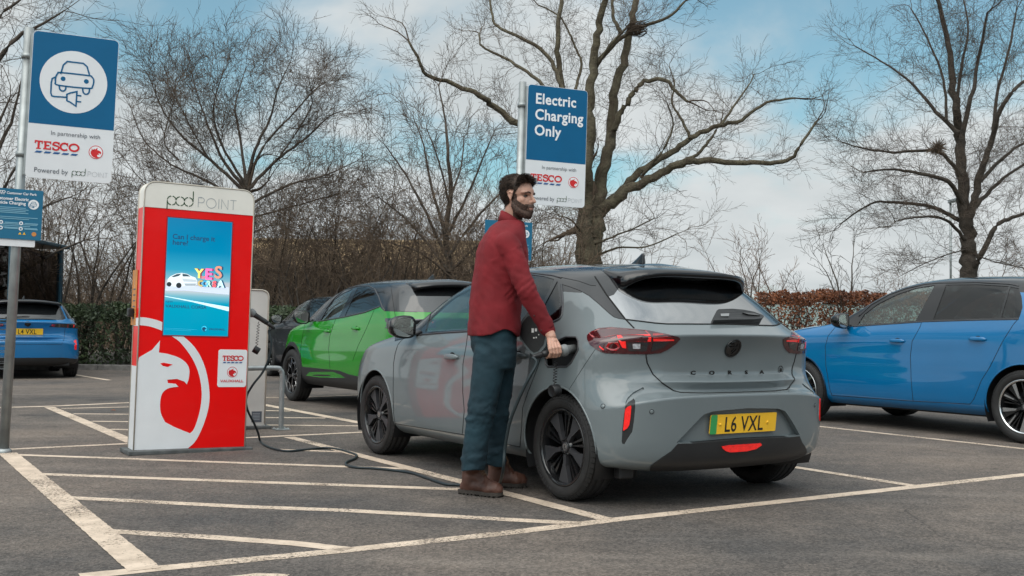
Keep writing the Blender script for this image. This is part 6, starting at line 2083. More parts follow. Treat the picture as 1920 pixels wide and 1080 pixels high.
def tall_sign(O, lean, label, kind, dz=0., nb=(-.30, .175, 353.5, 449, 0.)):
    root = empty('charging_sign', O, (0, 0, 0), label, 'sign', 'tall charging signs')
    root.matrix_world = plane_frame(O, SA, lean)
    top = 3.30 + dz
    p = MB(); p.tube([(0, 0, 0), (0, 0, top)], .036, MATS['galvanised'], 18)
    p.lathe([(.055, 0), (.055, .02), (.037, .03)], Matrix.Identity(4), MATS['galvanised'], 18); p.build('pole', root)
    TL, TRr, BR, BL = c1(130, 118), c1(481, 165), c1(452, 755), c1(95, 725)
    x0, x1, z1, z0 = .036, .036 + .625, max(TL[1], TRr[1]) - .005 + dz, min(BR[1], BL[1]) + .02 + dz
    zs = (c1(107, 495)[1] + c1(462, 530)[1]) / 2 + dz
    fr = face(YF)
    ch = MB(); ch.box((.02, -.045, z0 + .02), (.075, -.028, z1 - .02), MATS['galvanised']); ch.box((.05, -.042, z0 + .16), (x1 - .1, -.020, z0 + .2), MATS['galvanised']); ch.box((.05, -.042, z1 - .22), (x1 - .1, -.020, z1 - .18), MATS['galvanised'])
    for z in (z0 + .18, z1 - .2): ch.lathe([(.040, z - .02), (.045, z - .02), (.045, z + .02), (.040, z + .02)], Matrix.Identity(4), MATS['galvanised'], 18)
    ch.build('bracket', root)
    pn = MB(); pn.prism(rrect(x0, z0, x1, z1, .035), fr, -.012, 0, MATS['sign_white'])
    up = [(a, b) for a, b in rrect(x0 + .003, zs, x1 - .003, z1 - .003, .033)]
    up = [(a, b) for a, b in up if b > z1 - .2] + [(x0 + .003, zs), (x1 - .003, zs)]
    pn.prism(up, fr, 0, .001, MATS['sign_blue'])
    po = pn.build('sign_panel', root)
    w = x1 - x0
    f2 = face(YF - .0012)
    t = MB()
    if kind == 'icon':
        cx, cz = c1(296, 333); cx = x0 + w * .495
        t.prism(circ(cx, cz, .246, 48), f2, 0, .001, MATS['sign_white'])
        f3 = face(YF - .0024); B = MATS['sign_blue']; q = .0115
        cc = c1(296, 333); s_ = lambda *P: [(cx + c1(a, b)[0] - cc[0], cz + c1(a, b)[1] - cc[1] ) for a, b in P]
        t.ribbon(s_((243, 300), (254, 263), (270, 249), (335, 257), (350, 270), (360, 305)), q, f3, B)
        t.ribbon(sp2(s_((232, 297), (224, 310), (222, 330), (234, 345), (355, 358), (372, 350), (377, 325), (369, 312), (355, 306), (245, 294)), 4, True), q, f3, B, closed=True)
        for a, b in ((253, 319), (347, 330)): t.prism(circ(*s_((a, b))[0], .018, 18), f3, 0, .001, B)
        t.ribbon(sp2(s_((237, 346), (240, 362), (252, 369), (262, 363), (265, 349)), 4), q, f3, B); t.ribbon(sp2(s_((332, 358), (335, 375), (346, 382), (357, 376), (360, 359)), 4), q, f3, B)
        t.ribbon(s_((222, 312), (209, 318), (205, 334), (203, 376), (207, 388), (216, 391), (268, 394)), q, f3, B)
        t.ribbon(s_((268, 382), (268, 408), (280, 413), (305, 430), (309, 371), (284, 376)), q, f3, B, closed=True)
        t.ribbon(s_((309, 386), (327, 389)), q, f3, B); t.ribbon(s_((307, 411), (326, 413)), q, f3, B)
        t.build('charging_symbol', po)
    else:
        H = z1 - zs
        for s, k in (('Electric', .245), ('Charging', .455), ('Only', .665)):
            t.text(s, f2 @ Matrix.Translation((x0 + .078, z1 - H * k, 0)), .142, MATS['sign_text_white'], bold=.0035, space=1.06, sx=.93)
        t.build('sign_lettering', po)
    l = MB(); h = zs - z0
    l.text('In partnership with', f2 @ Matrix.Translation((x0 + .165, z0 + h * .815, 0)), .047, MATS['text_grey'])
    l.build('partner_lettering', po)
    l = MB(); tesco(l, f2, x0 + .055, z0 + h * .535, h * .155, .32, MATS['logo_red'], MATS['logo_blue'])
    l.build('store_logo', po)
    l = MB(); roundel(l, f2, x0 + w * .80, z0 + h * .565, .053, MATS['logo_red'], MATS['sign_text_white'])
    l.build('griffin_badge', po)
    l = MB(); l.text('Powered by', f2 @ Matrix.Translation((x0 + .06, z0 + h * .105, 0)), .056, MATS['text_grey'], sx=.90)
    pod_logo(l, f2, x0 + .335, z0 + h * .105, .033, MATS['logo_green'], MATS['text_thin'], .0048)
    l.build('partner_lettering', po)
    # small blue notice lower on the same pole
    nx0, nx1 = nb[0], nb[1]
    F1 = plane_frame(S1O, SA, SL); nz1, nz0 = onface(F1, YF, 20, nb[2])[1] + nb[4], onface(F1, YF, 40, nb[3])[1] + nb[4]
    bk = MB(); bk.prism(rrect(nx0 - .01, nz0 - .055, nx1 - .04, nz0 + .2, .01), face(-.044), -.004, 0, MATS['sign_white']); bk.build('back_plate', root)
    n_ = MB(); n_.prism(rrect(nx0, nz0, nx1, nz1, .008), fr, -.006, 0, MATS['notice_blue']); no = n_.build('notice_panel', root)
    l = MB(); W = MATS['sign_text_white']; NL = MATS['notice_line']
    tesco(l, f2, nx0 + .05 + .08, nz1 - .038, .020, .075, W, W)
    l.text('Customer Car Park', f2 @ Matrix.Translation((nx0 + .217, nz1 - .042, 0)), .0262, W, bold=.0005)
    l.text('Customer Electric', f2 @ Matrix.Translation((nx0 + .13, nz1 - .088, 0)), .033, W, bold=.0008)
    l.text('Vehicle Charging', f2 @ Matrix.Translation((nx0 + .13, nz1 - .120, 0)), .033, W, bold=.0008)
    l.prism(circ(nx1 - .065, nz1 - .112, .038, 26), f2, 0, .0008, W)
    f3 = face(YF - .0024); cx, cz = nx1 - .065, nz1 - .112; B = MATS['notice_blue']
    l.ribbon([(cx - .018, cz + .006), (cx - .012, cz + .020), (cx + .012, cz + .020), (cx + .018, cz + .006)], .003, f3, B)
    l.ribbon(rrect(cx - .022, cz - .010, cx + .022, cz + .006, .005, 3), .003, f3, B, closed=True)
    l.ribbon([(cx - .024, cz + .002), (cx - .028, cz - .018), (cx - .006, cz - .020)], .003, f3, B); l.prism([(cx - .006, cz - .026), (cx + .006, cz - .024), (cx + .006, cz - .015), (cx - .006, cz - .013)], f3, 0, .0006, B)
    for i in range(4):
        l.prism([(nx0 + .175, nz1 - .142 - .013 * i), (nx1 - .118 + .02 * (i % 2), nz1 - .142 - .013 * i), (nx1 - .118 + .02 * (i % 2), nz1 - .149 - .013 * i), (nx0 + .175, nz1 - .149 - .013 * i)], f2, 0, .0006, NL)
    for i in range(2):
        l.prism([(nx0 + .03, nz1 - .215 - .013 * i), (nx1 - .03 - .06 * i, nz1 - .215 - .013 * i), (nx1 - .03 - .06 * i, nz1 - .221 - .013 * i), (nx0 + .03, nz1 - .221 - .013 * i)], f2, 0, .0006, NL)
    for cx_ in (nx0 + .19, nx1 - .145):
        for cz_ in (nz1 - .262, nz1 - .305):
            l.prism(circ(cx_, cz_, .0145, 16), f2, 0, .0008, W); l.prism(circ(cx_, cz_, .007, 12), f3, 0, .0006, B)
            l.prism([(cx_ + .025, cz_ - .004), (cx_ + .12, cz_ - .004), (cx_ + .12, cz_ + .004), (cx_ + .025, cz_ + .004)], f2, 0, .0006, NL)
    for i in range(3):
        l.prism([(nx0 + .03, nz0 + .118 - .013 * i), (nx1 - .03 - .05 * (i % 2), nz0 + .118 - .013 * i), (nx1 - .03 - .05 * (i % 2), nz0 + .112 - .013 * i), (nx0 + .03, nz0 + .112 - .013 * i)], f2, 0, .0006, NL)
    for i in range(2): l.prism([(nx0 + .315 + .03 * i, nz0 + .038), (nx0 + .337 + .03 * i, nz0 + .038), (nx0 + .326 + .03 * i, nz0 + .057)], f2, 0, .0008, MATS['plate_yellow'])
    l.prism(circ(nx1 - .05, nz0 + .046, .017, 18), f2, 0, .0008, MATS['label_orange'])
    l.build('notice_lettering', no)
    return root


tall_sign(S1O, SL, 'tall blue and white sign with a car and plug symbol, left of the red kiosk', 'icon')
tall_sign(S2O, 1.15, 'tall blue and white sign reading Electric Charging Only, behind the man', 'words', .065, (-.35, .125, 353.5, 443, -.015))

# ---------------------------------------------------------------- the red kiosk
KF = plane_frame(gp(246, 853), 32.2, 1.0)
k3 = lambda a, b, y=0.: onface(KF, y, 230 + a / 1.9636, 330 + b / 1.9636)
kiosk = empty('charging_kiosk', (0, 0, 0), (0, 0, 0), 'tall red charging kiosk with a lit advertising screen and a white griffin', 'charger')
kiosk.matrix_world = KF
KW = k3(448, 1003)[0]; KX0 = k3(30, 1018)[0]; KH = k3(300, 38)[1]; KD = .175; KX1 = k3(470, 400)[0]
KX0 = (KX0 + k3(88, 118)[0]) / 2; KX1 = (KW + KX1) / 2
fr = face(0)
Z0 = .035
out = rrect(KX0, Z0, KX1, KH, .085, 8)
out = [(a, b) for a, b in out if b > .3] + [(KX0, Z0), (KX1, Z0)]
capz = k3(280, 130)[1]
m_ = MB()
low = [(KX0, Z0), (KX1, Z0), (KX1, capz), (KX0, capz)]
m_.prism(low, fr, -KD, 0, MATS['kiosk_red'])
cab = m_.build('cabinet', kiosk)
m_ = MB(); m_.prism([(a, b) for a, b in out if b > capz] + [(KX0, capz + .001), (KX1, capz + .001)], fr, -KD, .004, MATS['kiosk_cream'])
capo = m_.build('cap', kiosk)
m_ = MB()
edge_ = [(KX0 - .002, Z0)] + [(KX0 - .002, capz)] + [p for p in out[::-1] if p[1] > capz] + [(KX1 + .002, capz), (KX1 + .002, Z0)]
for y in (.004, -KD - .002):
    m_.tube([fr @ Vector((a, b, y if y > 0 else y)) for a, b in sorted([p for p in edge_ if p[0] < (KX0 + KX1) / 2], key=lambda p: (p[1], p[0])) + sorted([p for p in edge_ if p[0] >= (KX0 + KX1) / 2], key=lambda p: (-p[1], p[0]))], .0055, MATS['kiosk_edge'], 6)
m_.build('edge_trim', kiosk)
m_ = MB(); m_.box((KX0 - .05, -.07, 0), (KX1 + .05, KD + .07, .034), MATS['plinth_grey'], .008); m_.build('plinth', kiosk)
m_ = MB(); m_.lathe([(.05, KH - .005), (.05, KH + .02), (.03, KH + .03), (0, KH + .032)], Matrix.Translation(((KX0 + KX1) / 2, KD / 2, 0)), MATS['trim_black'], 20); m_.build('aerial_dome', kiosk)
f1 = face(-.001); f2 = face(-.0052)
l = MB(); a0 = k3(163, 100); a1 = k3(258, 105); ph = (a1[0] - a0[0]) / 2.9
pod_logo(l, face(-.0045), a0[0], k3(165, 105)[1], ph, MATS['logo_green'], MATS['text_thin'], .0075, tw=.0045); l.build('cap_lettering', capo)
# griffin and its ring
W = MATS['kiosk_white']
gr = MB()
T = lambda *P: [(min(max(k3(a, b)[0], KX0 + .0005), KX1 - .0005), max(k3(a, b)[1], Z0 + .0005)) for a, b in P]
outer = T(*[(24, 518), (100, 524), (150, 540), (210, 580), (262, 627), (296, 685), (315, 757), (319, 830), (303, 900), (272, 970), (240, 1013)])
inner = T(*[(24, 548), (100, 554), (148, 571), (184, 592), (215, 616), (256, 672), (281, 732), (291, 800), (283, 868), (264, 928), (248, 947)])
gr.prism(sp2(outer, 4) + sp2(inner[::-1], 4), f1, 0, .001, W)
head = T((20, 1022), (20, 740), (46, 738), (48, 700), (60, 668), (80, 656), (108, 640), (137, 606), (133, 650)) + sp2(T((133, 650), (165, 655), (205, 668), (233, 688), (245, 712), (243, 745), (236, 767)), 4)[1:] + \
    T((226, 756), (200, 747), (164, 750), (166, 762), (195, 765), (205, 776)) + sp2(T((205, 776), (170, 781), (147, 798), (138, 830), (140, 872), (156, 906)), 4)[1:] + T((190, 924), (248, 947.5), (262, 950), (240, 1013.5), (238, 1022))
gr.prism(head, face(-.0015), 0, .001, W)
gr.prism(T((138, 690), (152, 687), (183, 694), (166, 703), (148, 699)), face(-.003), 0, .001, MATS['kiosk_red'])
# the white wraps round on to the near side
zt = k3(47, 700)[1]
gr.box((KX0 - .0025, .0, Z0), (KX0 - .0005, KD * .98, zt), W)
zr0, zr1 = k3(50, 552)[1], k3(50, 522)[1]
gr.box((KX0 - .0025, .0, zr0), (KX0 - .0005, KD * .98, zr1), W)
gr.build('griffin_emblem', cab)
# side label and knob
sd_ = MB(); z0, z1 = k3(60, 550)[1], k3(60, 343)[1]
sd_.box((KX0 - .006, .10, z0), (KX0 - .003, .25, z1), MATS['label_orange'])
for i in range(6): sd_.box((KX0 - .0068, .13, z0 + .05 + .045 * i), (KX0 - .006, .21, z0 + .06 + .045 * i), MATS['text_grey'])
sd_.build('side_label', cab)
sd_ = MB(); z = k3(55, 503)[1]; sd_.box((KX0 - .05, .14, z - .035), (KX0 - .006, .21, z + .035), MATS['trim_black'], .012); sd_.build('side_socket', cab)
# sticker
st = MB(); s0 = k3(343, 777); s1 = k3(462, 640)
sx0 = k3(350, 710)[0]; sx1 = KX1 - .006
st.prism(rrect(sx0, s0[1], sx1, s1[1], .018), f1, 0, .0012, W)
sw = sx1 - sx0; sh = s1[1] - s0[1]; f3 = face(-.0026)
tesco(st, f3, sx0 + sw * .15, s1[1] - sh * .30, sh * .14, sw * .70, MATS['logo_red'], MATS['logo_blue'])
roundel(st, f3, sx0 + sw * .5, s0[1] + sh * .40, sw * .18, MATS['logo_red'], MATS['sign_text_white'])
st.text('VAUXHALL', f3 @ Matrix.Translation((sx0 + sw * .5, s0[1] + sh * .13, 0)), sh * .092, MATS['logo_red'], align='CENTER', bold=.0006, sx=1.35)
st.build('partner_sticker', cab)


# lit screen: its own picture, in its own plane
def screen_mat():
    mt = bpy.data.materials.new('screen_picture'); mt.use_nodes = True
    nt = mt.node_tree; nt.nodes.clear(); N, L = nt.nodes.new, nt.links.new
    o = N('ShaderNodeOutputMaterial'); e = N('ShaderNodeEmission'); g = N('ShaderNodeBsdfGlossy'); g.inputs['Roughness'].default_value = .08
    ad = N('ShaderNodeMixShader'); ad.inputs[0].default_value = .03
    tc = N('ShaderNodeTexCoord'); sp = N('ShaderNodeSeparateXYZ'); L(tc.outputs['Object'], sp.inputs[0])
    r = N('ShaderNodeValToRGB'); el = r.color_ramp.elements
    mr = N('ShaderNodeMapRange'); mr.inputs['From Max'].default_value = SHH
    sk = N('ShaderNodeMath'); sk.operation = 'MULTIPLY_ADD'; sk.inputs[1].default_value = .16; L(sp.outputs['X'], sk.inputs[0]); L(sp.outputs['Y'], sk.inputs[2])
    L(sp.outputs['Y'], mr.inputs['Value']); L(mr.outputs[0], r.inputs[0])
    pts = [(0, (.0, .42, .66)), (.28, (.0, .47, .70)), (.335, (.25, .66, .80)), (.38, (.75, .85, .90)), (.46, (.70, .76, .84)), (.48, (.30, .66, .80)), (.56, (.05, .50, .74)), (.72, (.0, .33, .61)), (1, (.0, .27, .54))]
    el[0].position, el[0].color = 0, (*pts[0][1], 1); el[1].position, el[1].color = 1, (*pts[-1][1], 1)
    for p, c in pts[1:-1]:
        q = el.new(p); q.color = (*c, 1)
    L(r.outputs[0], e.inputs[0]); e.inputs[1].default_value = SCREEN_E
    L(e.outputs[0], ad.inputs[1]); L(g.outputs[0], ad.inputs[2]); L(ad.outputs[0], o.inputs[0])
    return mt


SCREEN_E = .62
k9 = lambda a, b: onface(KF, -.004, 290 + a / 3.6, 380 + b / 3.6)
cs = [k9(90, 104), k9(522, 128), k9(496, 900), k9(56, 895)]
sx0 = (cs[0][0] + cs[3][0]) / 2; sx1 = (cs[1][0] + cs[2][0]) / 2; sz0 = (cs[2][1] + cs[3][1]) / 2; sz1 = (cs[0][1] + cs[1][1]) / 2
SHH = sz1 - sz0; SW = sx1 - sx0
def lit(n, c, e=None): return mat('screen_' + n, c, .5, var=0, emit=SCREEN_E if e is None else e)
I4 = Matrix.Identity(4)
m_ = MB(); m_.prism([(0, 0), (SW, 0), (SW, SHH), (0, SHH)], I4, -.02, 0, screen_mat())
scr = m_.build('screen', kiosk); scr.matrix_local = frame((sx0, -.004, sz0), (1, 0, 0), (0, 0, 1))
m_ = MB(); m_.ribbon([(-.004, -.004), (SW + .004, -.004), (SW + .004, SHH + .004), (-.004, SHH + .004)], .008, I4, mat('screen_bezel', (.28, .02, .03), .4, var=0), .0005, True); m_.build('screen_bezel', scr)
uv = lambda a, b: ((a - 56 - 34 * (895 - b) / 791) / 436 * SW, (899 - b - (a - 56) * .012) / 794 * SHH)
q9 = lambda *P: [uv(a, b) for a, b in P]
navy, wht = lit('navy', (.004, .045, .11)), lit('white', (.82, .86, .88))
z_ = lambda d: Matrix.Translation((0, 0, d))
sl = MB()
for s, b_ in (('Can I charge it', 246), ('here?', 286)):
    o = uv(118, b_); sl.text(s, z_(.001) @ Matrix.Translation((o[0], o[1], 0)), .0545, navy, bold=.0012, sx=1.03)
o = uv(72, 680); sl.text('NEW', z_(.001) @ Matrix.Translation((o[0], o[1], 0)), .021, navy, sx=1.15)
o = uv(72, 714); sl.text('VAUXHALL CORSA', z_(.001) @ Matrix.Translation((o[0], o[1], 0)), .0335, navy, sx=1.10, bold=.0005)
o = uv(360, 855); sl.text('VAUXHALL', z_(.001) @ Matrix.Translation((o[0], o[1], 0)), .0215, navy, sx=1.2, bold=.0007)
o = uv(330, 846); roundel(sl, z_(.001), o[0], o[1], .024, navy, lit('cyan', (.02, .5, .72)))
for b_, e_ in ((853, 280), (862, 240)): sl.ribbon(q9((66, b_), (e_, b_ + 3)), .0022, z_(.001), lit('line', (.02, .30, .46)))
sl.build('screen_lettering', scr)
pc_ = MB()
pc_.prism(q9((66, 636), (500, 690), (500, 720), (250, 668), (66, 640)), z_(0), .0003, .0005, lit('floor', (.55, .78, .88)))
pc_.prism(q9((78, 565), (500, 552), (500, 604), (340, 598), (200, 592), (70, 600)), z_(0), .0004, .0006, lit('shade', (.50, .56, .68)))
pc_.prism(q9((84, 545), (88, 520), (104, 502), (142, 482), (180, 474), (218, 479), (244, 492), (272, 500), (282, 520), (280, 548), (264, 560), (200, 562), (150, 572), (100, 566)), z_(0), .0008, .001, lit('car', (.62, .68, .71)))
pc_.prism(q9((112, 503), (146, 485), (178, 479), (160, 496), (128, 506)), z_(0), .0012, .0014, lit('car_glass', (.03, .06, .08))); pc_.prism(q9((184, 479), (216, 482), (238, 495), (186, 497)), z_(0), .0012, .0014, lit('car_glass', (.03, .06, .08)))
pc_.prism(q9((182, 512), (276, 515), (278, 530), (192, 532)), z_(0), .0012, .0014, lit('car_nose', (.42, .48, .52)))
pc_.prism(q9((196, 545), (278, 540), (270, 556), (205, 560)), z_(0), .0012, .0014, lit('car_low', (.30, .35, .39)))
for a, b_, r_ in ((96, 556, .018), (160, 560, .021)): pc_.prism(circ(*uv(a, b_), r_, 18), z_(0), .0012, .0015, lit('wheel', (.015, .02, .025)))
pc_.build('screen_car_picture', scr)
yl = MB()
def big(ch, a, b_, size, col, side):
    o = uv(a, b_)
    for i in range(6): yl.text(ch, Matrix.Translation((o[0] + .0022 * (6 - i), o[1] + .0004 * i, .0012 + .0003 * i)), size, lit(*side), bold=.004)
    yl.text(ch, Matrix.Translation((o[0], o[1], .0034)), size, lit(*col), bold=.0035)
big('Y', 268, 500, .100, ('yellow', (.75, .72, .18)), ('dark_red', (.20, .02, .06)))
big('E', 332, 506, .118, ('pink', (.95, .16, .42)), ('dark_pink', (.30, .02, .12)))
big('S', 398, 494, .135, ('copper', (.62, .26, .18)), ('dark_blue', (.01, .06, .13)))
for ch, a, c_ in (('C', 286, ('gold', (.55, .40, .12))), ('O', 312, ('blue_ring', (.05, .35, .6))), ('R', 342, ('green_pale', (.45, .75, .6))), ('S', 386, ('red_light', (.9, .12, .14))), ('A', 420, ('ice', (.55, .85, .9)))):
    big(ch, a, 556, .062 if ch != 'A' else .075, c_, ('dark_blue', (.01, .06, .13)))
o = uv(305, 505); yl.text('OF', Matrix.Translation((o[0], o[1], .0038)), .028, lit('red_light', (.9, .12, .14)), bold=.001)
yl.build('screen_letters_picture', scr)

# ---------------------------------------------------------------- slim white charger behind, hoop barrier
WF = plane_frame(gp(478, 804), 32.2, .8)
wc = empty('charging_post', (0, 0, 0), (0, 0, 0), 'slim white charging post with a rounded top, just behind the red kiosk', 'charger'); wc.matrix_world = WF
mat('charger_white', (.60, .585, .55), .4, var=.05, coat=.2)
h = onface(WF, 0, 485, 543)[1]; x1 = onface(WF, 0, 500, 700)[0]
m_ = MB(); o = rrect(x1 - .52, .03, x1, h, .06, 7); o = [p for p in o if p[1] > .3] + [(x1 - .52, .03), (x1, .03)]
m_.prism(o, face(0), -.20, 0, MATS['charger_white']); b_ = m_.build('cabinet', wc)
m_ = MB()
m_.tube([(x1 - .006, -.004, .05), (x1 - .006, -.004, h - .06), (x1 - .025, -.004, h - .02), (x1 - .07, -.004, h - .003), (x1 - .4, -.004, h - .003)], .007, MATS['kiosk_edge'], 6); m_.build('edge_trim', wc)
m_ = MB(); m_.box((x1 - .56, -.06, 0), (x1 + .05, .26, .03), MATS['plinth_grey'], .008); m_.build('plinth', wc)
p = onface(WF, 0, 481, 781)
m_ = MB(); m_.box((p[0] - .05, -.003, p[1] - .055), (p[0] + .05, -.0005, p[1] + .05), MATS['text_grey'])
for i in range(5): m_.box((p[0] - .04, -.0038, p[1] - .03 + .014 * i), (p[0] + .03, -.003, p[1] - .025 + .014 * i), MATS['text_thin'])
m_.build('data_label', b_)
hp = empty('hoop_barrier', (0, 0, 0), (0, 0, 0), 'grey steel hoop barrier beside the white charging post', 'barrier')
ho = gp(527, 806); hp.location = ho; hp.rotation_euler = (0, 0, R(32.2))
m_ = MB()
hh = .994 + (at(527, 690, ho.y).z - .994)
m_.tube(smooth_path([(0, 0, 0), (0, 0, hh * .5), (0, 0, hh - .07), (-.02, 0, hh - .02), (-.07, 0, hh), (-.4, 0, hh), (-.73, 0, hh), (-.78, 0, hh - .02), (-.8, 0, hh - .07), (-.8, 0, .3), (-.8, 0, 0)], 4), .024, MATS['galvanised'], 14); m_.build('hoop', hp)
for x in (0, -.8):
    m_ = MB(); m_.box((x - .07, -.07, 0), (x + .07, .07, .012), MATS['galvanised'], .003)
    for a in (-.05, .05):
        for c_ in (-.05, .05): m_.lathe([(.010, .012), (.010, .022), (0, .022)], Matrix.Translation((x + a, c_, 0)), MATS['galvanised'], 6)
    m_.build('foot_plate', hp)
# wire trolley at the left edge of the frame
tr = empty('shopping_trolley', gp(-22, 752), (0, 0, .4), 'wire shopping trolley cut off by the left edge of the picture', 'trolley')
m_ = MB(); S_ = MATS['galvanised']
for z in np.linspace(.42, .98, 9):
    k = .75 + .25 * (z - .42) / .56
    m_.tube([(-.28 * k, -.42 * k, z), (.28 * k, -.42 * k, z), (.24 * k, .42 * k, z), (-.24 * k, .42 * k, z)], .005, S_, 5, closed=True)
for i in range(9):
    t = i / 8
    for s in (-1, 1): m_.tube([(s * lerp(.21, .18, t), lerp(-.315, .315, t), .42), (s * lerp(.28, .24, t), lerp(-.42, .42, t), .98)], .004, S_, 5)
m_.build('basket', tr)
m_ = MB()
for s in (-1, 1): m_.tube([(s * .24, .38, .10), (s * .22, -.30, .14), (s * .24, -.40, .42), (s * .27, -.50, 1.02)], .012, S_, 8)
m_.tube([(-.27, -.5, 1.02), (.27, -.5, 1.02)], .016, MATS['shelter_blue'], 10); m_.build('chassis', tr)
for s in (-1, 1):
    for y in (-.3, .38):
        m_ = MB(); m_.lathe([(.02, -.015), (.055, -.015), (.06, 0), (.055, .015), (.02, .015)], Matrix.Translation((s * .24, y, .06)) @ Matrix.Rotation(R(90), 4, 'Y'), MATS['tyre_rubber'], 16); m_.build('castor', tr)
# ---------------------------------------------------------------- the man, the charging cable
from mathutils import noise as mnoise
mat('skin', (.46, .255, .185), .48, var=.10, scale=18, sub=.12, bump=.08, bscale=220)
mat('lip_skin', (.30, .115, .095), .42, var=.08, scale=30)
mat('hair_brown', (.018, .0115, .0085), .62, var=.4, scale=50, col2=(.050, .032, .023), spec=.25)
mat('beard_brown', (.036, .021, .015), .75, var=.4, scale=160, col2=(.095, .052, .037), vlo=.4, vhi=.6)
mat('eye_white_shaded', (.16, .13, .12), .4, var=0)  # sclera colour darkened for the shade of the eye socket
mat('eye_dark', (.015, .010, .008), .1, coat=.6, var=0)
mat('shirt_red', (.175, .006, .011), .85, var=.16, scale=7, bump=.22, bscale=420)
mat('shirt_seam', (.15, .008, .012), .85, var=0)
mat('denim', (.003, .018, .028), .85, var=.35, scale=5, col2=(.009, .038, .054), bump=.25, bscale=520, detail=8)
mat('denim_seam', (.03, .055, .08), .9, var=0)
mat('boot_leather', (.060, .024, .016), .55, var=.4, scale=9, col2=(.115, .048, .032), bump=.25, bscale=70)
mat('boot_sole', (.045, .036, .030), .8, var=.25, scale=30)
mat('lace', (.16, .095, .055), .8, var=.2)
mat('cable_black', (.012, .022, .026), .5, var=.1)
mat('connector_grey', (.20, .21, .21), .5, var=.05)
mat('button_dark', (.03, .02, .02), .4, var=0)


def sphere(mb, c, r, mt, n=14, mx=None):
    rx = r if isinstance(r, (tuple, list)) else (r, r, r)
    vs, fs = [], []
    m_ = n // 2
    for i in range(m_ + 1):
        t = math.pi * i / m_
        for j in range(n):
            a = 2 * math.pi * j / n
            v = Vector((rx[0] * math.sin(t) * math.cos(a), rx[1] * math.sin(t) * math.sin(a), rx[2] * math.cos(t)))
            vs.append(Vector(c) + (mx @ v if mx else v))
    for i in range(m_):
        for j in range(n):
            k = (j + 1) % n
            fs.append((i * n + j, (i + 1) * n + j, (i + 1) * n + k, i * n + k))
    return mb.add(vs, fs, mt, True)


def chain(mb, pts, rads, mt, n=12):
    mb.tube(pts, rads, mt, n)
    for p, r in zip(pts, rads): sphere(mb, p, r * .99, mt, n)
    return mb


def fuse(mb, voxel, smooth=4, fac=.5):
    """union of the closed shapes in mb as one continuous skin"""
    me = bpy.data.meshes.new('f'); me.from_pydata(mb.v, [], mb.f); me.update()
    o = bpy.data.objects.new('f', me); COL.objects.link(o)
    r = o.modifiers.new('r', 'REMESH'); r.mode = 'VOXEL'; r.voxel_size = voxel; r.adaptivity = 0
    s = o.modifiers.new('s', 'SMOOTH'); s.factor = fac; s.iterations = smooth
    dg = bpy.context.evaluated_depsgraph_get(); e = o.evaluated_get(dg); em = e.to_mesh()
    V = [v.co.copy() for v in em.vertices]; N = [v.normal.copy() for v in em.vertices]; F = [tuple(p.vertices) for p in em.polygons]
    e.to_mesh_clear(); bpy.data.objects.remove(o); bpy.data.meshes.remove(me)
    return V, N, F


PY = 6.33
ROOT = Vector((-.10, PY, 0))
man = empty('person', ROOT, (0, 0, 0), 'bearded man in red shirt, jeans and brown boots, plugging in the grey car', 'person')
W_ = lambda px, py, Y: at(px, py, Y) - ROOT          # local to the man
G_ = lambda px, py: gp(px, py) - ROOT

# --- where the plug goes
pp, pn = CORSA.cast(1066, 656)
PORT = (CORSA.M @ pp) - ROOT
OUT = (CORSA.M.to_3x3() @ Vector((0, 1, -.10))).normalized()

# --- head
YAW = R(-32)
HC = W_(971.5, 370, PY - .02)
HF = Vector((math.cos(YAW), math.sin(YAW), -.03)).normalized(); HL = Vector((-math.sin(YAW), math.cos(YAW), 0)).normalized(); HU = HF.cross(HL)
HM = Matrix((HF, HL, HU)).transposed().to_4x4(); HM.translation = HC
HM = HM @ Matrix.Scale(1.04, 4)
h_ = lambda x, y, z: HM @ Vector((x, y, z))
R3 = HM.to_3x3()
K = MATS['skin']
hd = MB()
sphere(hd, h_(-.012, 0, .036), (.100, .078, .088), K, 24, R3)
sphere(hd, h_(.020, 0, -.030), (.072, .064, .085), K, 24, R3)
sphere(hd, h_(.045, 0, .030), (.050, .060, .045), K, 20, R3)
sphere(hd, h_(.070, 0, -.098), .026, K)
for s in (1, -1):
    chain(hd, [h_(.004, s * .052, -.048), h_(.032, s * .046, -.084), h_(.062, s * .018, -.102)], [.018, .021, .022], K)
    sphere(hd, h_(.050, s * .040, -.020), (.024, .021, .024), K, 14, R3)
    chain(hd, [h_(.084, s * .010, .021), h_(.078, s * .036, .023), h_(.060, s * .054, .022)], [.011, .012, .009], K)
    sphere(hd, h_(.094, s * .011, -.032), .0095, K)
    ear = [h_(.0, s * .078, -.030), h_(-.008, s * .083, -.015), h_(-.020, s * .086, .005), h_(-.020, s * .087, .024), h_(-.006, s * .085, .034), h_(.008, s * .080, .024), h_(.006, s * .078, .004)]
    ear = [h_(-.004, s * .078, 0).lerp(p, .70) for p in ear]
    chain(hd, ear, [.006, .0052, .0048, .0048, .0048, .0044, .0042], K, 8)
    sphere(hd, h_(-.004, s * .076, .002), (.014, .005, .019), K, 12, R3)
chain(hd, [h_(.086, 0, .018), h_(.098, 0, -.006), h_(.111, 0, -.028)], [.0085, .0095, .0115], K)
chain(hd, [h_(.088, 0, -.055), h_(.082, 0, -.085)], [.020, .020], K)
for z, r, k in ((-.060, .0070, 0), (-.072, .0080, 1)):
    chain(hd, [h_(.088, -.022, z + .001), h_(.098 - .002 * k, 0, z), h_(.088, .022, z + .001)], [r * .6, r, r * .6], K, 8)
neck = [h_(-.018, 0, -.045), h_(-.030, 0, -.110), h_(-.045, 0, -.175), h_(-.05, 0, -.235)]
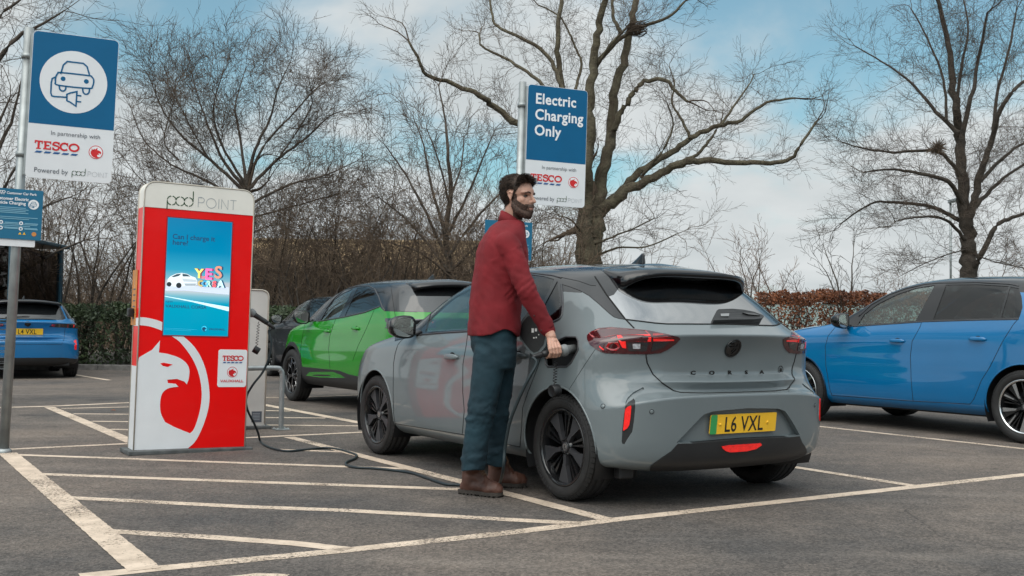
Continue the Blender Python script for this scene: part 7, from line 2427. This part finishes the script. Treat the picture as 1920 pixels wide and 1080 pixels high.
chain(hd, neck, [.056, .056, .060, .075], K, 18)
chain(hd, [W_(955, 452, PY - .17), W_(952, 440, PY), W_(955, 452, PY + .17)], [.050, .07, .050], K, 14)
V, N, F = fuse(hd, .0030, 8)
Hi = HM.inverted()
for i, v in enumerate(V):                                    # eye sockets, mouth line, nostril crease
    q = Hi @ v
    for s in (1, -1):
        d2 = ((q.y - s * .032) / .016) ** 2 + ((q.z - .002) / .011) ** 2
        if q.x > .04: q.x -= .0115 * math.exp(-d2)
    if q.x > .07 and abs(q.y) < .03: q.x -= .0035 * math.exp(-((q.z + .0655) / .0022) ** 2)
    V[i] = HM @ q
body = MB(); body.add(V, F, K)
HEADV = list(V); HEADF = list(F)
hbvh = BVHTree.FromPolygons([tuple(v) for v in V], F)

# --- right hand on the plug: wrist, palm, four fingers curled under the grip, thumb over the top
ax = OUT; GC = PORT + OUT * .125                             # middle of the grip
up = Vector((0, 0, 1)); tow = Vector((-.15, -1, 0)); tow = (tow - ax * tow.dot(ax)).normalized(); upg = ax.cross(tow); upg = upg if upg.z > 0 else -upg
WR = W_(1029, 621, PY - .19)
hn = MB()
g_ = lambda a, t, u: GC + ax * a + tow * t + upg * u          # along the grip (outwards), towards the viewer, up
kn = [g_(-.040 + .022 * i, .036, .020 - .002 * abs(i - 1.2)) for i in range(4)]       # knuckles: index nearest the socket
chain(hn, [W_(1003, 568, PY - .215), WR, (WR + g_(-.01, .03, .05)) / 2], [.036, .030, .029], K, 14)
for i in range(4): chain(hn, [WR.lerp(kn[i], .15), WR.lerp(kn[i], .6) + upg * .004, kn[i]], [.017, .0155, .0128], K, 10)
sphere(hn, (WR + kn[1] + kn[2]) / 3 + tow * .004, (.024, .017, .026), K, 14)
for i, L_ in enumerate((1.0, 1.08, 1.0, .84)):
    a = -.040 + .0215 * i
    p = [kn[i], g_(a, .038, .020 - .028 * L_), g_(a, .020, -.026 * L_), g_(a + .002, -.008, -.028), g_(a + .003, -.022, -.016)]
    chain(hn, p[:4 if L_ > .9 else 4], [.0112, .0102, .0094, .0084], K, 10)
th = [WR.lerp(kn[0], .30) + upg * .004, g_(-.028, .014, .036), g_(-.050, -.004, .030), g_(-.066, -.010, .022)]
chain(hn, th, [.0165, .0130, .0112, .0095], K, 10)
V, N, F = fuse(hn, .0022, 3)
body.add(V, F, K)
# left arm and hand, hanging on the far side
LW = W_(936, 628, PY + .25)
hn = MB()
chain(hn, [W_(930, 560, PY + .235), LW], [.036, .028], K, 12)
kk = [LW + Vector((-.030 + .020 * i, .012, -.085)) for i in range(4)]
for i in range(4):
    chain(hn, [LW + Vector((-.008 + .006 * i, 0, -.015)), kk[i]], [.018, .0125], K, 8)
    L_ = (.9, 1.05, 1.1, 1.0)[i]
    chain(hn, [kk[i], kk[i] + Vector((.006, .004, -.040 * L_)), kk[i] + Vector((.016, -.004, -.066 * L_)), kk[i] + Vector((.030, -.010, -.080 * L_))], [.0105, .0098, .009, .008], K, 8)
chain(hn, [LW + Vector((.012, -.008, -.025)), LW + Vector((.036, -.018, -.055)), LW + Vector((.046, -.020, -.088))], [.015, .0115, .009], K, 8)
V, N, F = fuse(hn, .003, 3); body.add(V, F, K)
# trunk and legs under the clothes
hn = MB()
chain(hn, [W_(950, 450, PY), W_(940, 520, PY), W_(932, 590, PY), W_(926, 640, PY)], [.10, .105, .10, .105], K, 14)
for s, hip, kne, ank in ((0, (920, 660, PY - .08), (904, 770, PY - .10), (895, 840, PY - .10)), (1, (936, 660, PY + .08), (930, 772, PY + .09), (928, 832, PY + .12))):
    chain(hn, [W_(*hip), W_(*kne), W_(*ank)], [.075, .05, .038], K, 12)
chain(hn, [W_(952, 452, PY - .17), W_(989, 545, PY - .23), WR], [.05, .042, .030], K, 12)
chain(hn, [W_(950, 452, PY + .17), W_(930, 555, PY + .235), LW], [.05, .042, .028], K, 12)
V, N, F = fuse(hn, .012, 3); body.add(V, F, K)
bo = body.build('body', man)
# eyes
ey = MB()
for s in (1, -1):
    sphere(ey, h_(.0655, s * .032, .001), .0108, MATS['eye_white_shaded'], 14)
    e = HM @ Vector((.0655, s * .032, .001)); d = (R3 @ Vector((1, -.12, -.02))).normalized()
    sphere(ey, e + d * .0056, .0066, MATS['eye_dark'], 12)
ey.build('eye', bo)
ld = MB()
for s in (1, -1):
    for zz, r_ in ((.0062, .0016),):
        ld.tube(smooth_path([h_(.074, s * .0185, .002), h_(.0765, s * .025, zz * .8), h_(.0775, s * .033, zz), h_(.0735, s * .041, zz * .7), h_(.068, s * .046, .001)], 3), r_, MATS['hair_brown'], 5)
ld.build('eyelash', bo)
lp = MB()
for z, r in ((-.0610, .0030), (-.0705, .0038)):
    pts = []
    for y in np.linspace(-.024, .024, 9):
        hit = hbvh.ray_cast(HM @ Vector((.3, y, z)), R3 @ Vector((-1, 0, 0)))[0]
        if hit is not None: pts.append(hit + R3 @ Vector((-.0022, 0, 0)))
    lp.tube(pts, [r * (.45 + .55 * math.sin(math.pi * i / (len(pts) - 1))) for i in range(len(pts))], MATS['lip_skin'], 8)
lp.build('lips', bo)


def strands(name, mt, roots, fn, r0, seg=4, sides=3):
    t = Tubes()
    for p, n in roots:
        pts = fn(p, n)
        t.add(pts, [r0 * (1 - .75 * i / (len(pts) - 1)) for i in range(len(pts))])
    return t.build(name, mt, bo, sides)


hg = random.Random(12)
# hair: scalp points where the hairline allows it
def hair_at(q):
    ang = math.atan2(q.y, q.x)
    if q.z < -.06: return 0
    line = np.interp(abs(math.degrees(ang)), [0, 25, 45, 60, 75, 88, 100, 120, 180], [.078, .076, .066, .045, .012, -.028, .010, -.045, -.062])
    return 1 if q.z > line else 0
tri_c = []
for f in HEADF:
    c = sum((HEADV[i] for i in f), Vector()) / len(f)
    n = (HEADV[f[1]] - HEADV[f[0]]).cross(HEADV[f[2]] - HEADV[f[0]]).normalized()
    tri_c.append((c, n, Hi @ c))
on = [(c, n, q) for c, n, q in tri_c if hair_at(q) and (q - Vector((-.012, 0, .03))).length < .125 and not (abs(q.y) > .074 and -.03 < q.x < .015 and q.z < .038)]
rm = MB()                                                     # close-lying cap of hair, lumpy
cap_f = set()
for f in HEADF:
    c = Hi @ (sum((HEADV[i] for i in f), Vector()) / len(f))
    if hair_at(c) and (c - Vector((-.012, 0, .03))).length < .125 and not (abs(c.y) > .074 and -.03 < c.x < .015 and c.z < .038): cap_f.add(f)
ids = sorted({i for f in cap_f for i in f}); ix = {v: k for k, v in enumerate(ids)}
def hair_thick(q):
    t = .004 + .009 * max(0, min(1, (q.z - .03) / .06)) + .014 * max(0, min(1, (q.x - .01) / .05)) * max(0, min(1, (q.z - .04) / .04))
    return t * (.8 + .5 * mnoise.noise(q * 45))
hn_ = {}
for f in HEADF:
    n = (HEADV[f[1]] - HEADV[f[0]]).cross(HEADV[f[2]] - HEADV[f[0]])
    for i in f: hn_[i] = hn_.get(i, Vector()) + n
capv = []
for i in ids:
    q = Hi @ HEADV[i]; n = hn_[i].normalized()
    capv.append(HEADV[i] + n * (hair_thick(q) * .75))
rm.add(capv, [tuple(ix[i] for i in f) for f in cap_f], MATS['hair_brown'])
hair_cap = rm.build('hair', bo)
roots = [(on[i][0] + on[i][1] * (hair_thick(on[i][2]) * .74), on[i][1]) for i in (hg.randrange(len(on)) for _ in range(5200))]
def hair_fn(p, n):
    q = Hi @ p
    top = max(0, min(1, (q.z - .045) / .05))
    wave = mnoise.noise(q * 28)
    sweep = R3 @ Vector((-.75 * top - .35 * (1 - top), .45 * wave * top, -.15 * top - .85 * (1 - top)))
    if q.x > .02 and top > .2: sweep = R3 @ Vector((.75 + .4 * wave, -.35 + .3 * wave, .20))
    d = (n * (.10 + .25 * top) + sweep + rv(hg, .10)).normalized()
    L = lerp(.012, .031, top) * hg.uniform(.6, 1.2) * (1.3 if q.x > .045 and top > .3 else 1)
    pts = [p]
    for i in range(4):
        curl = R3 @ Vector((.15 * (q.x > .03), .5 * wave, -.42)) if i > 1 else Vector()
        d = (d + curl * .6 + rv(hg, .10)).normalized(); pts.append(pts[-1] + d * L / 4)
    return pts
strands('hair_strands', MATS['hair_brown'], roots, hair_fn, .0015).parent = hair_cap
# beard, moustache, brows
def beard_at(q):
    a = abs(q.y)
    if q.x < -.002 + .0: return 0
    if q.z < -.128: return 0
    jaw = q.z < np.interp(q.x, [0, .03, .06, .085, .11], [.004, -.022, -.042, -.056, -.080])
    mous = q.x > .050 and -.063 < q.z < -.044 and a < .040
    side = q.x < .030 and q.z < .012 and a > .05
    chin = q.x > .05 and q.z < -.079
    gap = q.x > .065 and -.076 < q.z < -.0605 and a < .023
    return (jaw or mous or side or chin) and not gap
bd = [(c, n, q) for c, n, q in tri_c if beard_at(q) and q.x > -.002 and not (abs(q.y) > .074)]
bcap = MB(); bf = [f for f in HEADF if (lambda q: beard_at(q) and not abs(q.y) > .074)(Hi @ (sum((HEADV[i] for i in f), Vector()) / len(f)))]
ids = sorted({i for f in bf for i in f}); ix = {v: k for k, v in enumerate(ids)}
bcap.add([HEADV[i] + hn_[i].normalized() * (.0022 + .0012 * mnoise.noise((Hi @ HEADV[i]) * 160)) for i in ids], [tuple(ix[i] for i in f) for f in bf], MATS['beard_brown'])
bcapo = bcap.build('beard', bo)
roots = [(bd[i][0], bd[i][1]) for i in (hg.randrange(len(bd)) for _ in range(3000))]
def beard_fn(p, n):
    d = (n * .6 + R3 @ Vector((.15, 0, -.75)) + rv(hg, .3)).normalized(); L = hg.uniform(.004, .0075)
    return [p, p + d * L * .5, p + (d + R3 @ Vector((0, 0, -.25))).normalized() * L]
strands('beard_strands', MATS['beard_brown'], roots, beard_fn, .0010).parent = bcapo
br = []
for s in (1, -1):
    for _ in range(130):
        t = hg.random(); y = s * lerp(.014, .050, t); z = .0195 + .005 * math.sin(math.pi * min(1, t * 1.1)) + hg.uniform(-.003, .003)
        hit = hbvh.ray_cast(HM @ Vector((.3, y, z)), R3 @ Vector((-1, 0, 0)))
        if hit[0] is not None: br.append((hit[0], R3 @ Vector((.4, s * .8, .25 - .5 * t))))
strands('eyebrow', MATS['hair_brown'], br, lambda p, n: [p, p + n * .004 + rv(hg, .0005) + R3 @ Vector((-.001, 0, 0)), p + n * .008 + R3 @ Vector((-.004, 0, 0))], .0013)


# --- clothes
def displaced(V, N, fn): return [v + n * fn(v, n) for v, n in zip(V, N)]


def ridge(v): return (1 - abs(mnoise.noise(v))) ** 3 - .45


def fold(v, sx, sy, sz, seed): return mnoise.noise(Vector((v.x * sx + seed, v.y * sy, v.z * sz)))


PSI = R(13)
TF = Vector((math.cos(PSI), math.sin(PSI), 0)); TS = Vector((-math.sin(PSI), math.cos(PSI), 0))
C_ = MATS['shirt_red']
tor = MB(); rings = []
for py, xb, xf, b, e in ((631, 879, 972, .190, 2.2), (620, 878, 974, .192, 2.2), (595, 880, 975, .188, 2.2), (565, 882, 979, .183, 2.2), (535, 885, 984, .185, 2.2), (505, 889, 988, .195, 2.2), (478, 893, 989, .205, 2.15), (458, 899, 987, .208, 2.1), (442, 908, 985, .195, 2.0), (430, 916, 984, .160, 2.0), (421, 927, 984, .115, 2.0), (415, 936, 982, .080, 2.0)):
    l, r = W_(xb, py, PY), W_(xf, py, PY); c = (l + r) / 2; hx = (r.x - l.x) / 2
    a = math.sqrt(max(.002, hx * hx - (b * math.sin(PSI)) ** 2)) / math.cos(PSI)
    rings.append([c + TF * (a * math.copysign(abs(math.cos(t)) ** (2 / e), math.cos(t))) + TS * (b * math.copysign(abs(math.sin(t)) ** (2 / e), math.sin(t))) for t in np.linspace(0, 2 * math.pi, 41)[:-1]])
tor.loft(rings, C_)
SH, EL = W_(951, 456, PY - .165), W_(988, 546, PY - .225)
CF = WR + (EL - WR).normalized() * .012
chain(tor, [SH, SH.lerp(EL, .35) + Vector((.004, 0, 0)), SH.lerp(EL, .75), EL, EL.lerp(CF, .4), EL.lerp(CF, .8), CF], [.070, .065, .060, .057, .052, .045, .043], C_, 18)
SL_, EL_ = W_(948, 456, PY + .165), W_(930, 556, PY + .235)
chain(tor, [SL_, SL_.lerp(EL_, .5), EL_, EL_.lerp(LW, .9)], [.076, .066, .060, .042], C_, 16)
V, N, F = fuse(tor, .008, 6)
def shirt_fold(v, n):
    d = 0
    t = EL - SH
    u = (v - SH).dot((CF - SH).normalized()) / (CF - SH).length
    arm = (v - (SH + (CF - SH) * max(0, min(1, u)))).length
    if arm < .14 and v.y < -.12 and u > .1:                    # rings and twists round the sleeve
        d += .0055 * ridge(Vector((v.x * 7 + v.z * 5, v.y * 6, v.z * 11))) + .0040 * fold(v, 9, 9, 17, 3) + .0035 * fold(v + Vector((v.z * .5, 0, 0)), 26, 22, 30, 5) + .0022 * math.exp(-((u - .52) / .1) ** 2) * math.sin(u * 80 + v.x * 60 + 4 * mnoise.noise(v * 14))
    else:
        dg = v.x * .75 + v.z * .65
        low = max(0, min(1, (1.35 - v.z) / .35))
        d += .0065 * fold(Vector((dg, v.y, v.z * .5 - v.x)), 8, 4, 5, 1) + .0055 * low * mnoise.noise(Vector((v.x * 16 + v.z * 5, v.y * 9, v.z * 7 + 4))) + .003 * mnoise.noise(Vector((v.x * 30 + v.z * 16, v.y * 20, v.z * 22)))
        d += .0050 * ridge(Vector((v.x * 4 + v.z * 2.2, v.y * 4, v.z * 3 - v.x * 5))) + .0035 * low * ridge(Vector((v.x * 9 + v.z * 3, v.y * 5, v.z * 5 + 7)))
        d -= .006 * math.exp(-((v.x + .02 + (1.35 - v.z) * .25) / .03) ** 2) * max(0, min(1, (1.50 - v.z) / .3)) * (v.y < -.05)
    return d
V = displaced(V, N, shirt_fold)
# curved hem: trim the tail and the front
top_z = lambda v: W_(0, 631, PY).z
hem0 = W_(900, 628, PY).z
keepf = []
def hem(v):
    u = (v - W_(925, 620, PY)).dot(TF)
    return hem0 - .004 + .040 * math.exp(-((u - .03) / .07) ** 2) - .012 * max(0, min(1, (u - .08) / .05))
for f in F:
    c = sum((V[i] for i in f), Vector()) / len(f)
    arm = c.y < -.19 and c.x > .17
    if max(V[i].z for i in f) < hem(c) and not arm and not (c.y > .19): continue
    if (c - WR).length < .034 + .0 and (c - CF).dot(WR - EL) > 0: continue
    keepf.append(f)
for i in {i for f in keepf for i in f}:
    v = V[i]
    if not (v.y < -.19 and v.x > .17) and not v.y > .19 and v.z < hem(v): V[i] = Vector((v.x, v.y, hem(v)))
sm_ = MB(); sm_.add(V, keepf, C_)
sh = sm_.build('shirt', bo)
sh.modifiers.new('thick', 'SOLIDIFY').thickness = -.0025
sbvh = BVHTree.FromPolygons([tuple(v) for v in V], keepf)


def sew(mb, P, bvh, r, mt, off=.0005):
    """a seam along photo pixels, laid on the cloth"""
    run = []
    for a, b in zip(P[:-1], P[1:]):
        for i in range(6):
            t = i / 6; hit = bvh.ray_cast(CC - ROOT, ray(lerp(a[0], b[0], t), lerp(a[1], b[1], t)))
            if hit[0] is not None: run.append(hit[0] + hit[1] * off)
    if len(run) > 1: mb.tube(run, r, mt, 5)


c4 = lambda *s: sc(3.273, 860, 310, s)
sm_ = MB()
sew(sm_, c4((250, 590), (245, 540), (252, 500), (290, 450), (345, 415), (400, 400)), sbvh, .0016, MATS['shirt_seam'])
sew(sm_, c4((255, 985), (262, 860), (275, 740), (290, 650)), sbvh, .0014, MATS['shirt_seam'])
sew(sm_, c4((150, 425), (200, 395), (250, 420), (270, 450)), sbvh, .0014, MATS['shirt_seam'])
sew(sm_, c4((497, 1020), (540, 1000), (572, 975)), sbvh, .0016, MATS['shirt_seam'])
for a, b in c4((465, 922), (508, 1012)):
    hit = sbvh.ray_cast(CC - ROOT, ray(a, b))
    if hit[0] is not None: sphere(sm_, hit[0] + hit[1] * .001, .0055, MATS['button_dark'], 10)
sm_.build('shirt_stitching', sh)
# collar
co = MB(); rings = []
cc = [W_(960, 426, PY), W_(961, 418, PY), W_(961, 411, PY)]
for k, (c, a, b) in enumerate(((cc[0], .078, .074), (cc[1], .071, .066), (cc[2], .067, .063))):
    rings.append([c + TF * (a * math.cos(t)) + TS * (b * math.sin(t)) + Vector((0, 0, -.046 * math.cos(t) - .002)) for t in np.linspace(0, 2 * math.pi, 37)[:-1]])
for k, (c, a, b) in enumerate(((cc[2], .071, .067), (cc[1], .077, .073), (cc[0], .083, .080))):
    rings.append([c + TF * (a * math.cos(t)) + TS * (b * math.sin(t)) + Vector((0, 0, -.048 * math.cos(t) - .006 * k)) for t in np.linspace(0, 2 * math.pi, 37)[:-1]])
co.loft(rings, C_, cap=False)
cl_ = co.build('collar', sh); cl_.modifiers.new('thick', 'SOLIDIFY').thickness = .003
cu = MB()
d_ = (WR - EL).normalized()
cu.tube([CF - d_ * .075, CF - d_ * .06, CF - d_ * .012, CF - d_ * .004], [.044, .0475, .0465, .044], C_, 22, cap=False)
cuo = cu.build('cuff', sh); cuo.modifiers.new('thick', 'SOLIDIFY').thickness = .003

# --- jeans
D_ = MATS['denim']
tr_ = MB()
rings = []
for py, xb, xf, b in ((600, 884, 968, .165), (628, 881, 968, .172), (650, 884, 967, .180), (668, 889, 966, .182), (690, 891, 965, .165)):
    l, r = W_(xb, py, PY), W_(xf, py, PY); c = (l + r) / 2; hx = (r.x - l.x) / 2
    rings.append([c + TF * (hx * math.cos(t)) + TS * (b * math.sin(t)) for t in np.linspace(0, 2 * math.pi, 33)[:-1]])
tr_.loft(rings, D_)
def leg(pts):
    P = [W_(x, y, Y) for x, y, Y, r in pts]; rr = [r for *_, r in pts]
    Q = smooth_path(P, 4); k = len(Q)
    rads = [float(np.interp(i / 4, range(len(rr)), rr)) for i in range(k)]
    chain(tr_, Q, rads, D_, 18)
leg([(921, 660, PY - .075, .102), (914, 700, PY - .09, .095), (907, 740, PY - .10, .085), (900, 780, PY - .105, .076), (894, 820, PY - .105, .071), (890, 850, PY - .10, .069), (887, 880, PY - .10, .069), (887, 900, PY - .10, .069)])
leg([(936, 660, PY + .075, .100), (935, 700, PY + .09, .093), (933, 740, PY + .10, .085), (929, 780, PY + .11, .076), (928, 820, PY + .12, .069), (927, 850, PY + .125, .067), (926, 872, PY + .125, .066), (926, 890, PY + .125, .066)])
V, N, F = fuse(tr_, .0085, 5)
kz = W_(900, 775, PY).z; az = W_(893, 868, PY).z
def jean_fold(v, n):
    k = math.exp(-((v.z - kz) / .09) ** 2); a = math.exp(-((v.z - az - .05) / .075) ** 2); h = math.exp(-((v.z - .86) / .10) ** 2)
    d = .006 * mnoise.noise(Vector((v.x * 9 + v.z * 3, v.y * 9, v.z * 5 + 9)))
    d += .0085 * (k + 1.1 * a) * mnoise.noise(Vector((v.x * 12 - v.z * 10, v.y * 12, v.z * 24)))
    d += .0045 * (k + a) * mnoise.noise(Vector((v.x * 30 + v.z * 30, v.y * 25, v.z * 60 - v.x * 30)))
    d += .006 * h * mnoise.noise(Vector((v.x * 14 + v.z * 12, v.y * 8, v.z * 20 - v.x * 12)))
    d += .0085 * (k + a + .35) * ridge(Vector((v.x * 6 - v.z * 5, v.y * 6, v.z * 11 + v.x * 4))) + .007 * h * ridge(Vector((v.x * 9 + v.z * 9, v.y * 6, v.z * 8)))
    return d + .0016 * mnoise.noise(v * 60)
V = displaced(V, N, jean_fold)
hz_n, hz_f = W_(889, 880, PY - .10).z, W_(924, 868, PY + .125).z
def jhem(v): return (hz_n if v.y < .012 else hz_f) + .012 * math.cos((v.x + .1) * 20) - .006
F = [f for f in F if max(V[i].z for i in f) > jhem(V[f[0]])]
for i in {i for f in F for i in f}:
    if V[i].z < jhem(V[i]): V[i] = Vector((V[i].x, V[i].y, jhem(V[i])))
tm = MB(); tm.add(V, F, D_); jo = tm.build('jeans', bo)
jo.modifiers.new('thick', 'SOLIDIFY').thickness = -.003
jb = BVHTree.FromPolygons([tuple(v) for v in V], F)
st_ = MB(); S_ = MATS['denim_seam']; c5 = lambda *s: sc(2.843, 840, 580, s)
sew(st_, c5((212, 110), (205, 225), (145, 232), (138, 200)), jb, .0013, S_); sew(st_, c5((243, 110), (240, 240), (235, 400), (215, 560), (190, 700), (178, 800)), jb, .0012, S_)
sew(st_, c5((262, 100), (300, 112), (345, 118)), jb, .0012, S_)
st_.build('jeans_stitching', jo)

# --- boots
def boot(heel, toe, ank, Y0):
    f = (toe - heel); L = f.length; f.normalize(); s = Vector((0, 0, 1)).cross(f); u = Vector((0, 0, 1))
    P = lambda a, b, c: heel + f * (a * L) + s * b + u * c
    bt = MB(); B_ = MATS['boot_leather']
    chain(bt, [P(.17, 0, .060), P(.45, 0, .056), P(.70, 0, .050), P(.86, 0, .045)], [.046, .047, .050, .044], B_, 16)
    for a, b, r in ((.74, .018, .042), (.74, -.018, .042), (.90, 0, .036), (.5, .012, .042), (.2, 0, .05), (.12, 0, .042)): sphere(bt, P(a, b, .046), (r, r, r * .92), B_, 16)
    chain(bt, [P(.22, 0, .07), P(.24, 0, .12), P(.24, 0, .16), ank.lerp(P(.24, 0, .21), .5)], [.054, .056, .058, .058], B_, 18)
    chain(bt, [P(.56, 0, .074), P(.40, 0, .115), P(.30, 0, .165)], [.040, .046, .050], B_, 14)
    V, N, F = fuse(bt, .006, 4)
    V = [v + n * (.0022 * mnoise.noise(v * 28) + .0028 * math.exp(-((v - P(.62, 0, .09)).length / .05) ** 2) * math.sin(v.dot(f) * 240)) for v, n in zip(V, N)]
    V = [Vector((v.x, v.y, max(v.z, .012))) for v in V]
    m_ = MB(); m_.add(V, F, B_); o = m_.build('boot', bo)
    bv = BVHTree.FromPolygons([tuple(v) for v in V], F)
    so = MB(); prof = [(-.02, .035), (.06, .046), (.2, .048), (.4, .043), (.55, .048), (.72, .056), (.86, .052), (.96, .036), (1.01, .012)]
    out = [(a, b) for a, b in prof] + [(a, -b) for a, b in prof[::-1]]
    fr_ = Matrix((f, s, u)).transposed().to_4x4(); fr_.translation = heel
    ol = sp2([(a * L, b) for a, b in out], 3, True)
    so.prism(ol, fr_, .010, .030, MATS['boot_sole'])
    for i in range(11):                                        # cleats
        a = .02 + .093 * i
        w = float(np.interp(a, [q[0] for q in prof], [q[1] for q in prof])) - .002
        if .42 < a < .52: continue
        for sg in (1, -1): so.prism([(a * L - .008, sg * w), (a * L + .007, sg * w), (a * L + .007, sg * (w - .02)), (a * L - .008, sg * (w - .02))], fr_, .0, .012, MATS['boot_sole'])
    so.build('sole', o)
    la = MB()
    for i in range(6):
        t = i / 5; c = P(lerp(.60, .37, t), 0, 0)
        zc = lerp(.088, .165, t)
        for sg in (1, -1):
            pts = []
            for k in np.linspace(-1, 1, 7):
                o_ = P(lerp(.64, .50, t) + .03 * k * sg, k * .026, zc + .06)
                h = bv.ray_cast(o_, (P(.30, k * .012, zc - .045) - o_).normalized())
                if h[0] is not None: pts.append(h[0] + h[1] * .002)
            if len(pts) > 2: la.tube(pts, .0021, MATS['lace'], 5)
    pts = [P(.40, .0, .185), P(.52, -.02, .175), P(.50, -.03, .14)]
    la.tube(smooth_path(pts, 4), .002, MATS['lace'], 5); la.build('laces', o)
    return o


b1h, b1t = G_(866, 925), G_(940, 933); b1h.z = b1t.z = 0
boot(b1h, b1t, W_(889, 872, PY - .10), 0)
b2h, b2t = G_(915, 913), G_(986, 914); b2h.z = b2t.z = 0
boot(b2h, b2t, W_(926, 866, PY + .125), 0)

# ---------------------------------------------------------------- charging cable with its two plugs
cab_ = empty('charging_cable', gp(660, 870), (0, 0, 0), 'dark charging cable snaking over the ground from the red kiosk to the grey car', 'cable')
CB0 = gp(660, 870); loc = lambda v: v - CB0
PW = PORT + ROOT
def plug(port, out, flip=1):
    m_ = MB(); D = MATS['trim_black']; G = MATS['connector_grey']
    q = lambda t, dz=0: loc(port + out * t + Vector((0, 0, dz)))
    m_.tube([q(-.045), q(.012), q(.018), q(.030), q(.055), q(.062)], [.028, .028, .034, .036, .031, .024], G, 20)
    m_.tube([q(.05), q(.075, -.002), q(.12, -.004), q(.165, -.006), q(.185, -.008)], [.026, .0215, .020, .0205, .017], D, 16)
    m_.tube([q(.18, -.008), q(.20, -.010), q(.235, -.014), q(.25, -.017)], [.0175, .0155, .012, .010], D, 14)
    for i in range(5): m_.tube([q(.195 + .009 * i, -.010 - .001 * i), q(.199 + .009 * i, -.0104 - .001 * i)], [.0175 - .0008 * i] * 2, D, 14)
    return m_.build('plug', cab_), port + out * .25 + Vector((0, 0, -.017))
pl1, e1 = plug(PW, OUT)
# kiosk end: socket on the kiosk's right-hand side
KS = KF @ Vector((KX1, KD * .42, 0)); kz_ = onface(KF, KD * .42, 470, 583)[1]; KS = KF @ Vector((KX1 + .012, KD * .42, kz_))
KO = (KF.to_3x3() @ Vector((.86, -.25, -.50))).normalized()
pl2, e2 = plug(KS, KO)
so_ = MB(); so_.lathe([(.045, 0), (.045, .012), (.036, .016), (.036, .008)], Matrix.Translation(KF.inverted() @ (KS - KO * .012)) @ Matrix.Rotation(R(90), 4, 'Y'), MATS['trim_black'], 20); so_.build('plug_socket', kiosk)
def down(px, py, Y): return at(px, py, Y)
gz = .0095
path = [e1, down(1006, 682, e1.y - .01), down(990, 712, e1.y - .01), down(972, 750, e1.y + .02), down(956, 792, e1.y + .06), down(947, 840, e1.y + .10), down(943, 885, e1.y + .14)]
gpts = [(934, 913), (915, 924), (895, 921), (862, 912.5), (835, 910.5), (800, 899), (770, 889), (735, 884), (700, 880.5), (668, 879), (650, 875), (650, 869), (664, 863), (669, 857), (660, 852), (636, 845), (610, 842), (575, 845), (540, 848), (515, 844), (497, 837), (488, 829)]
for p in gpts:
    v = gp(*p); v.z = gz; path.append(v)
y2 = e2.y
path += [down(484, 812, y2 + .25), down(477, 795, y2 + .14), down(464, 768, y2 + .02), down(462, 745, y2 - .02), down(474, 722, y2 - .02), down(493, 697, y2), down(505, 668, y2), down(508, 640, y2), down(504, 620, y2), e2]
m_ = MB(); m_.tube([loc(v) for v in smooth_path(path, 7)], .0092, MATS['cable_black'], 12); m_.build('cable', cab_)
def tether(a, b, r, n_, cap_r, cd):
    m_ = MB(); pts = []
    k = n_ * 10
    for i in range(k + 1):
        t = i / k; an = 2 * math.pi * n_ * t; rr = r * min(1, t * 8, (1 - t) * 8)
        pts.append(loc(a.lerp(b, t)) + Vector((math.cos(an) * rr, math.sin(an) * rr, 0)))
    m_.tube(pts, .0024, MATS['trim_black'], 6); m_.build('coil_cord', cab_)
    m_ = MB(); c = loc(b + Vector((0, 0, -cap_r * .9)))
    mx = Vector(cd).to_track_quat('Z', 'Y').to_matrix().to_4x4(); mx.translation = c
    m_.lathe([(0, -.028), (cap_r * .92, -.028), (cap_r, -.022), (cap_r, .018), (cap_r * .93, .024), (cap_r * .86, .022), (0, .022)], mx, MATS['trim_black'], 28); m_.build('dust_cap', cab_)
tether(PW + OUT * .09 + Vector((0, 0, -.05)), down(1040, 722, (PW + OUT * .1).y), .011, 9, .036, OUT)
k8 = lambda a, b: (460 + a / 2.842, 500 + b / 2.842)
tether(e2.lerp(KS, .6) + Vector((0, 0, -.03)), down(*k8(60, 428), y2 + .05), .010, 9, .030, KO)
# a few fallen leaves on the tarmac
mat('dead_leaf', (.30, .09, .025), .8, var=.3)
for i, (px, py) in enumerate(((212, 771), (1203, 880), (600, 905))):
    if i: continue
    m_ = MB(); m_.add([(-.03, 0, .01), (0, -.018, .016), (.035, 0, .012), (0, .02, .02)], [(0, 1, 2, 3)], MATS['dead_leaf'])
    m_.add([(-.03, 0, .006), (0, -.018, .012), (.035, 0, .008), (0, .02, .016)], [(3, 2, 1, 0)], MATS['dead_leaf'])
    m_.build('fallen_leaf', None, 'single orange fallen leaf on the hatched tarmac left of the kiosk', 'leaf', loc=gp(px, py))
